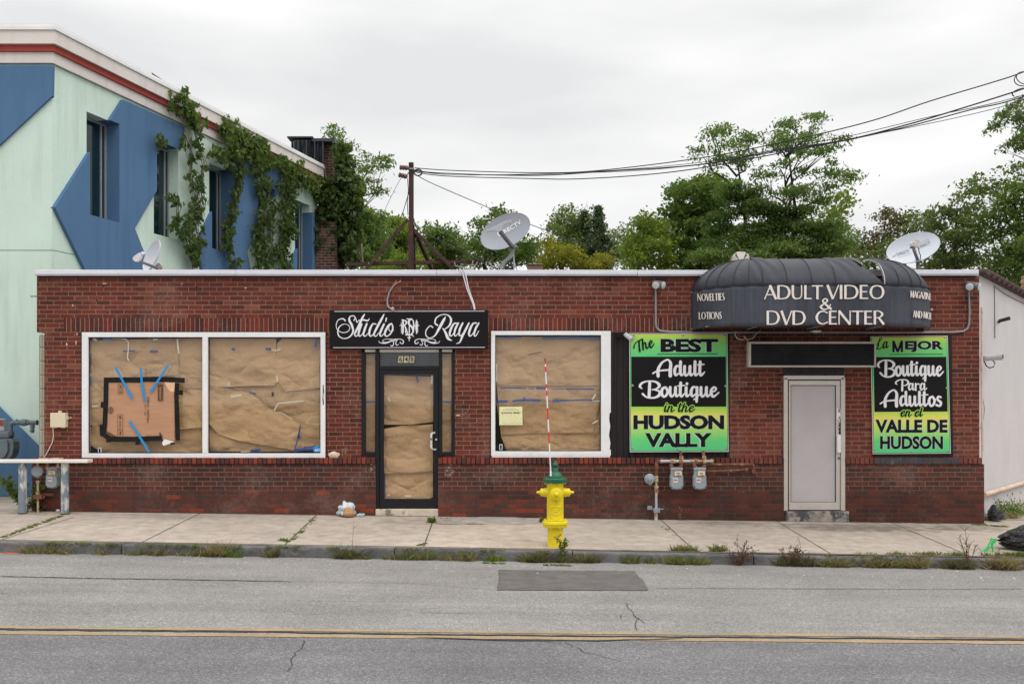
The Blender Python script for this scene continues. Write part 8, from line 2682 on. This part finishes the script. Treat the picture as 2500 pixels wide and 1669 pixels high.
# ================================================================== weeds
m_grass = leafmat('weed green', (.11, .135, .036), (.20, .22, .065), (.28, .27, .10), 3.0, .3)
m_lush = leafmat('fresh weed green', (.11, .17, .03), (.20, .28, .05), (.26, .31, .08), 3.0, .3)
m_straw = leafmat('dry straw', (.22, .165, .09), (.36, .28, .16), (.46, .37, .23), 4.0, .2)
m_brown = leafmat('dry brown stalk', (.09, .062, .04), (.17, .12, .08), (.25, .18, .12), 4.0, .1)


def blades(centres, h, n, spread, mats, name='blade', lean=.5, wid=.006, seed=1, parent=None):
    """Grass blades: three-segment bent strips; mats is a list of (material, share)."""
    g = np.random.default_rng(seed)
    out_ = []
    for mi, (mt, share) in enumerate(mats):
        mb = MB()
        for (cx_, cy_, cz_, k) in centres:
            for _ in range(int(n * share * k)):
                a_ = g.random() * 6.283
                r = spread * math.sqrt(g.random())
                b0 = Vector((cx_ + r * math.cos(a_), cy_ + .45 * r * math.sin(a_), cz_))
                hh_ = h * k ** .5 * g.uniform(.35, 1.15)
                d = Vector((g.normal() * lean, g.normal() * lean, 1)).normalized()
                bend = Vector((d.x, d.y, -.15)) * hh_ * g.uniform(.2, .9)
                s = d.cross(Vector((g.normal(), g.normal(), .1))).normalized() * wid * g.uniform(.6, 1.3)
                p1 = b0 + d * hh_ * .5 + bend * .15; p2 = b0 + d * hh_ + bend * .7
                mb.add([b0 - s, b0 + s, p1 + s * .8, p1 - s * .8, p2], [(0, 1, 2, 3), (3, 2, 4)])
        out_.append((mt, mb))
    return out_


def tuft(px, py, h, n, spread, mats, label, seed, name='weed_clump', cat='weed', lean=.55, wid=.0055, group='weeds growing along the curb', spots=1, sx=0):
    Yt = 12.24 if py in (1350, 1361, 1360) and 'gutter' not in label and 'tuft' not in label else 11.955
    q = (fx(px, Yt), Yt)
    z0 = (walkz if Yt > 12 else roadz)(q[0], Yt)
    root = thing(name, (q[0], q[1], z0), label, cat, group)
    g = np.random.default_rng(seed)
    cs_ = [(q[0] + (g.uniform(-sx, sx) if spots > 1 else 0), q[1] + g.normal() * .015, z0 - .004, g.uniform(.6, 1.2) if spots > 1 else 1) for _ in range(spots)]
    for mt, mb in blades(cs_, h, n, spread, mats, seed=seed, lean=lean, wid=wid):
        if mb.f: obj('blades', mb, mt, root)
    return root, (q[0], q[1], z0)


GG, ST, BR, LU = m_grass, m_straw, m_brown, m_lush
tuft(250, 1345, .13, 50, .10, [(GG, .5), (ST, .5)], 'weed row in the gutter below the second slab joint, left of the straw tuft', 51, spots=7, sx=.75)
tuft(115, 1347, .17, 60, .12, [(ST, .6), (GG, .4)], 'dry grass clump in the gutter below the grey posts', 52, spots=3, sx=.25)
tuft(430, 1350, .14, 50, .10, [(GG, .6), (ST, .4)], 'green weed row in the gutter left of the straw tuft', 53, spots=6, sx=.55)
tuft(530, 1347, .22, 90, .10, [(ST, .85), (GG, .15)], 'tall straw coloured tuft bending over the curb edge', 54, spots=3, sx=.12)
tuft(568, 1350, .13, 60, .09, [(LU, .8), (GG, .2)], 'fresh green clump in the gutter just right of the straw tuft', 55, spots=2, sx=.08)
tuft(648, 1352, .15, 60, .09, [(BR, .5), (GG, .5)], 'small brown and green clump in the gutter under the third slab joint', 56, spots=3, sx=.18)
tuft(842, 1355, .20, 110, .11, [(BR, .45), (GG, .55)], 'bushy brown green clump beneath the single tall stalk', 57, spots=3, sx=.10)
tuft(910, 1359, .10, 60, .09, [(GG, .8), (ST, .2)], 'low weed row right of the single tall stalk', 58, spots=4, sx=.25)
tuft(1012, 1360, .17, 100, .11, [(GG, .75), (ST, .25)], 'round green clump in the gutter below the doorstep', 59, spots=4, sx=.16)
tuft(1105, 1366, .18, 90, .10, [(GG, .4), (ST, .6)], 'spiky half dry clump between the doorstep and the hydrant', 60, spots=4, sx=.18)
tuft(1200, 1366, .11, 60, .08, [(LU, 1.0)], 'soft pale green mat in the gutter just left of the asphalt patch', 61, spots=3, sx=.10)
tuft(1312, 1369, .16, 100, .11, [(GG, .55), (BR, .3), (ST, .15)], 'thick weeds in the gutter left below the hydrant', 62, spots=4, sx=.16)
tuft(1440, 1372, .15, 80, .11, [(GG, .5), (BR, .35), (ST, .15)], 'long weed row in the gutter right below the hydrant', 63, spots=10, sx=.50)
tuft(1625, 1375, .15, 80, .11, [(GG, .75), (ST, .25)], 'long green weed row under the gas riser', 64, spots=9, sx=.45)
tuft(1710, 1350, .12, 80, .10, [(LU, .55), (ST, .45)], 'green and straw patch on the sidewalk edge under the gas meters', 65, spots=6, sx=.28)
tuft(1940, 1379, .20, 100, .11, [(BR, .75), (GG, .25)], 'brown twiggy clump in the gutter beside the orange cup fragment', 66, spots=4, sx=.16)
tuft(2012, 1381, .14, 70, .08, [(GG, .5), (ST, .5)], 'small yellowish clump right of the orange cup fragment', 67, spots=2, sx=.06)
tuft(2130, 1384, .17, 100, .12, [(GG, .35), (ST, .5), (BR, .15)], 'wide dry grass mound in the gutter right of the grey door', 68, spots=12, sx=.52)
tuft(2230, 1386, .20, 120, .10, [(ST, .85), (GG, .15)], 'pale straw mound at the end of the wide dry grass', 69, spots=3, sx=.14)
tuft(2375, 1389, .19, 100, .12, [(BR, .6), (GG, .4)], 'dark scrubby weeds in the gutter below the bare twig', 70, spots=8, sx=.34)
tuft(2465, 1391, .22, 120, .12, [(ST, .8), (BR, .2)], 'pale straw heap in the gutter below the black trash bag', 71, spots=5, sx=.22)
tuft(2430, 1361, .08, 60, .10, [(LU, .8), (GG, .2)], 'bright grass fringe on the curb top below the trash bag', 72, spots=14, sx=.60)
tuft(2200, 1360, .06, 50, .09, [(LU, .5), (ST, .5)], 'thin grass fringe on the sidewalk edge right of the grey door', 73, spots=10, sx=.55)
# bare twiggy plants, and leafy ones


def twigs(px, py, h, n, label, seed, mat, spread=.5, name='dead_weed', leaves=0, lmat=None, lsize=.03, group=None, th=.006, cat='weed', bias=0.0):
    q = (fx(px, 11.96), 11.96, 0) if py > 1340 else on_walk(px, py)
    if q[1] > 14.8: q = (q[0], 14.86, 0)
    zf = roadz if q[1] < 12 else walkz
    z0 = zf(q[0], q[1])
    g = np.random.default_rng(seed)
    root = thing(name, (q[0], q[1], z0), label, cat, group)
    mb, cen = MB(), []
    for k in range(n):
        d = Vector((g.normal() * spread + bias, g.normal() * spread * .5, 1)).normalized()
        L_ = h * g.uniform(.55, 1.05)
        p = [Vector((q[0] + g.normal() * .015, q[1] + g.normal() * .01, z0))]
        for j in range(4):
            d = (d + Vector((g.normal() * .16, g.normal() * .1, .02))).normalized()
            p.append(p[-1] + d * L_ / 4)
        mb.tube(p, [th, th * .8, th * .6, th * .45, th * .25], 5)
        for j in range(5):
            i = int(g.integers(1, 4)); f = g.random()
            b0 = p[i] + (p[i + 1] - p[i]) * f
            e = b0 + (d + Vector((g.normal() * .9, g.normal() * .5, g.uniform(-.1, .6)))).normalized() * L_ * g.uniform(.12, .28)
            mb.tube([b0, (b0 + e) / 2 + Vector((0, 0, .008)), e], [th * .5, th * .4, th * .2], 4)
            for _ in range(leaves):
                t_ = g.random()
                cen.append(tuple(b0 + (e - b0) * t_ + Vector((g.normal() * .012, g.normal() * .012, g.normal() * .012))))
        for _ in range(leaves * 3):
            t_ = g.random(); i = min(int(t_ * 4), 3)
            cen.append(tuple(p[i] + (p[i + 1] - p[i]) * (t_ * 4 - i) + Vector((g.normal() * .02, g.normal() * .02, g.normal() * .012))))
    obj('stem', mb, mat, root)
    if cen: leafmesh('foliage', cen, lsize, lmat or m_grass, root, .2, .5, .2, seed)
    return root


m_twig = M('dead twig', V(96, 66, 54), .9, .3, 12)
m_gst = M('green stem', V(88, 100, 58), .8, .2, 12)
twigs(1798, 1367, .30, 16, 'spiky dead brown weed fanning over the curb under the gas meters', 81, m_twig, .75, leaves=3, lmat=m_brown, group='twiggy weeds along the curb', bias=.25)
twigs(1935, 1381, .33, 9, 'upright dead stalks rising from the brown twiggy clump', 82, m_twig, .38, leaves=4, lmat=m_brown, group='twiggy weeds along the curb')
twigs(2362, 1388, .50, 5, 'tall bare brown twig forking beside the trash bag', 83, m_twig, .30, leaves=1, lmat=m_brown, group='twiggy weeds along the curb', th=.008)
twigs(2420, 1388, .33, 3, 'short bare twig below the green drawstring', 84, m_twig, .25, group='twiggy weeds along the curb')
twigs(860, 1352, .52, 1, 'single thin straight stalk standing at the curb left of the doorstep', 85, m_twig, .01, leaves=0, group='twiggy weeds along the curb', th=.004)
twigs(1372, 1366, .36, 3, 'leafy green weed standing against the hydrant foot', 86, m_gst, .13, name='leafy_weed', leaves=9, lmat=m_grass, lsize=.035)
twigs(1322, 1275, .10, 4, 'tiny dark green sprig at the wall left of the hydrant', 87, m_gst, .8, name='leafy_weed', leaves=6, lmat=m_grass, lsize=.03)
twigs(1658, 1268, .20, 2, 'pair of dry seed heads on thin stalks below the gas meters', 88, m_twig, .25, leaves=2, lmat=m_straw, lsize=.035)
twigs(1052, 1275, .07, 10, 'bright green weed sprouting from the joint right of the doorstep', 89, m_gst, .9, name='leafy_weed', leaves=8, lmat=m_lush, lsize=.03)
twigs(72, 1245, .55, 9, 'leafy green weed behind the post nearer the blue building', 90, m_gst, .30, name='leafy_weed', leaves=10, lmat=m_lush, lsize=.06, bias=-.1)
twigs(28, 1236, .10, 6, 'small ground weed left of the grey posts', 91, m_gst, 1.2, name='leafy_weed', leaves=8, lmat=m_grass, lsize=.04)
twigs(105, 1246, .22, 14, 'tangle of dead brown stems under the small left gas meter', 92, m_twig, .8, leaves=3, lmat=m_brown)
q = onside(2465, 1243, .2)
root = thing('leafy_weed', tuple((q.x, q.y, -.14)), 'bushy green weed at the foot of the white wall', 'weed')
g = np.random.default_rng(93)
cen = [(q.x + g.normal() * .16, q.y + g.normal() * .12, -.14 + abs(g.normal()) * .10) for _ in range(700)]
leafmesh('foliage', cen, .045, m_lush, root, .1, .5, .3, 93)
q = on_walk(2418, 1262)
mbs_ = blades([(fx(2415, 15.35) + .25 * k, 15.4 + .1 * k, -.165, 1) for k in range(3)], .16, 60, .12, [(m_straw, .7), (m_grass, .3)], seed=94)
root = thing('weed_clump', (fx(2415, 15.35), 15.4, -.165), 'dry straw weeds at the right brick corner', 'weed')
for mt, mb in mbs_: obj('blades', mb, mt, root)

# moss and low grass in the joints and at the foot of walls: uncountable
cs_ = []
g = np.random.default_rng(99)
def along(p0, p1, n, k0, k1, fn):
    for _ in range(n):
        t_ = g.random()
        a_ = fn(p0[0] + (p1[0] - p0[0]) * t_, p0[1] + (p1[1] - p0[1]) * t_)
        zf = roadz if fn is on_road else walkz
        cs_.append((a_[0] + g.normal() * .012, a_[1] + g.normal() * .02, zf(a_[0], a_[1]), g.uniform(k0, k1)))
along((170, 1252), (5, 1312), 60, .3, 1.0, on_walk)
along((770, 1262), (715, 1318), 26, .2, .8, on_walk)
along((690, 1316), (700, 1322), 14, .4, 1.0, on_walk)
along((1040, 1326), (1020, 1332), 8, .3, .8, on_walk)
along((1610, 1280), (1680, 1330), 5, .2, .7, on_walk)
for x0, x1, n in ((110, 235, 26), (245, 290, 10), (330, 480, 26), (510, 590, 14), (640, 760, 16), (795, 830, 6), (910, 1060, 18), (1160, 1220, 10), (1300, 1340, 6), (2010, 2250, 30), (1220, 1260, 4)):
    along((x0, 1326 + (x0 - 100) * .0165), (x1, 1326 + (x1 - 100) * .0165), n, .25, .9, on_walk)
along((1050, 1266), (1115, 1264), 14, .1, .4, on_walk); along((1140, 1279), (1190, 1280), 10, .2, .5, on_walk); along((1820, 1264), (1910, 1264), 16, .1, .5, on_walk); along((2180, 1276), (2300, 1278), 14, .1, .5, on_walk)
along((2380, 1280), (2460, 1286), 26, .3, .8, on_walk); along((640, 1248), (670, 1250), 6, .2, .6, on_walk)
along((1330, 1380), (1390, 1381), 14, .4, 1.0, on_road); along((1180, 1375), (1230, 1376), 10, .4, 1, on_road)
sets = blades(cs_, .04, 20, .035, [(m_lush, .5), (m_grass, .35), (m_straw, .15)], seed=98, lean=.9, wid=.006)
gm = MB(); ml_ = []
for i, (mt, mb) in enumerate(sets):
    b = len(gm.v); gm.v += mb.v; gm.f += [[j + b for j in f] for f in mb.f]; gm.m += [i] * len(mb.f); gm.s += mb.s; ml_.append(mt)
tag(obj('grass', gm, ml_), 'short grass and moss growing in sidewalk joints and along wall feet', 'grass', None, 'stuff')
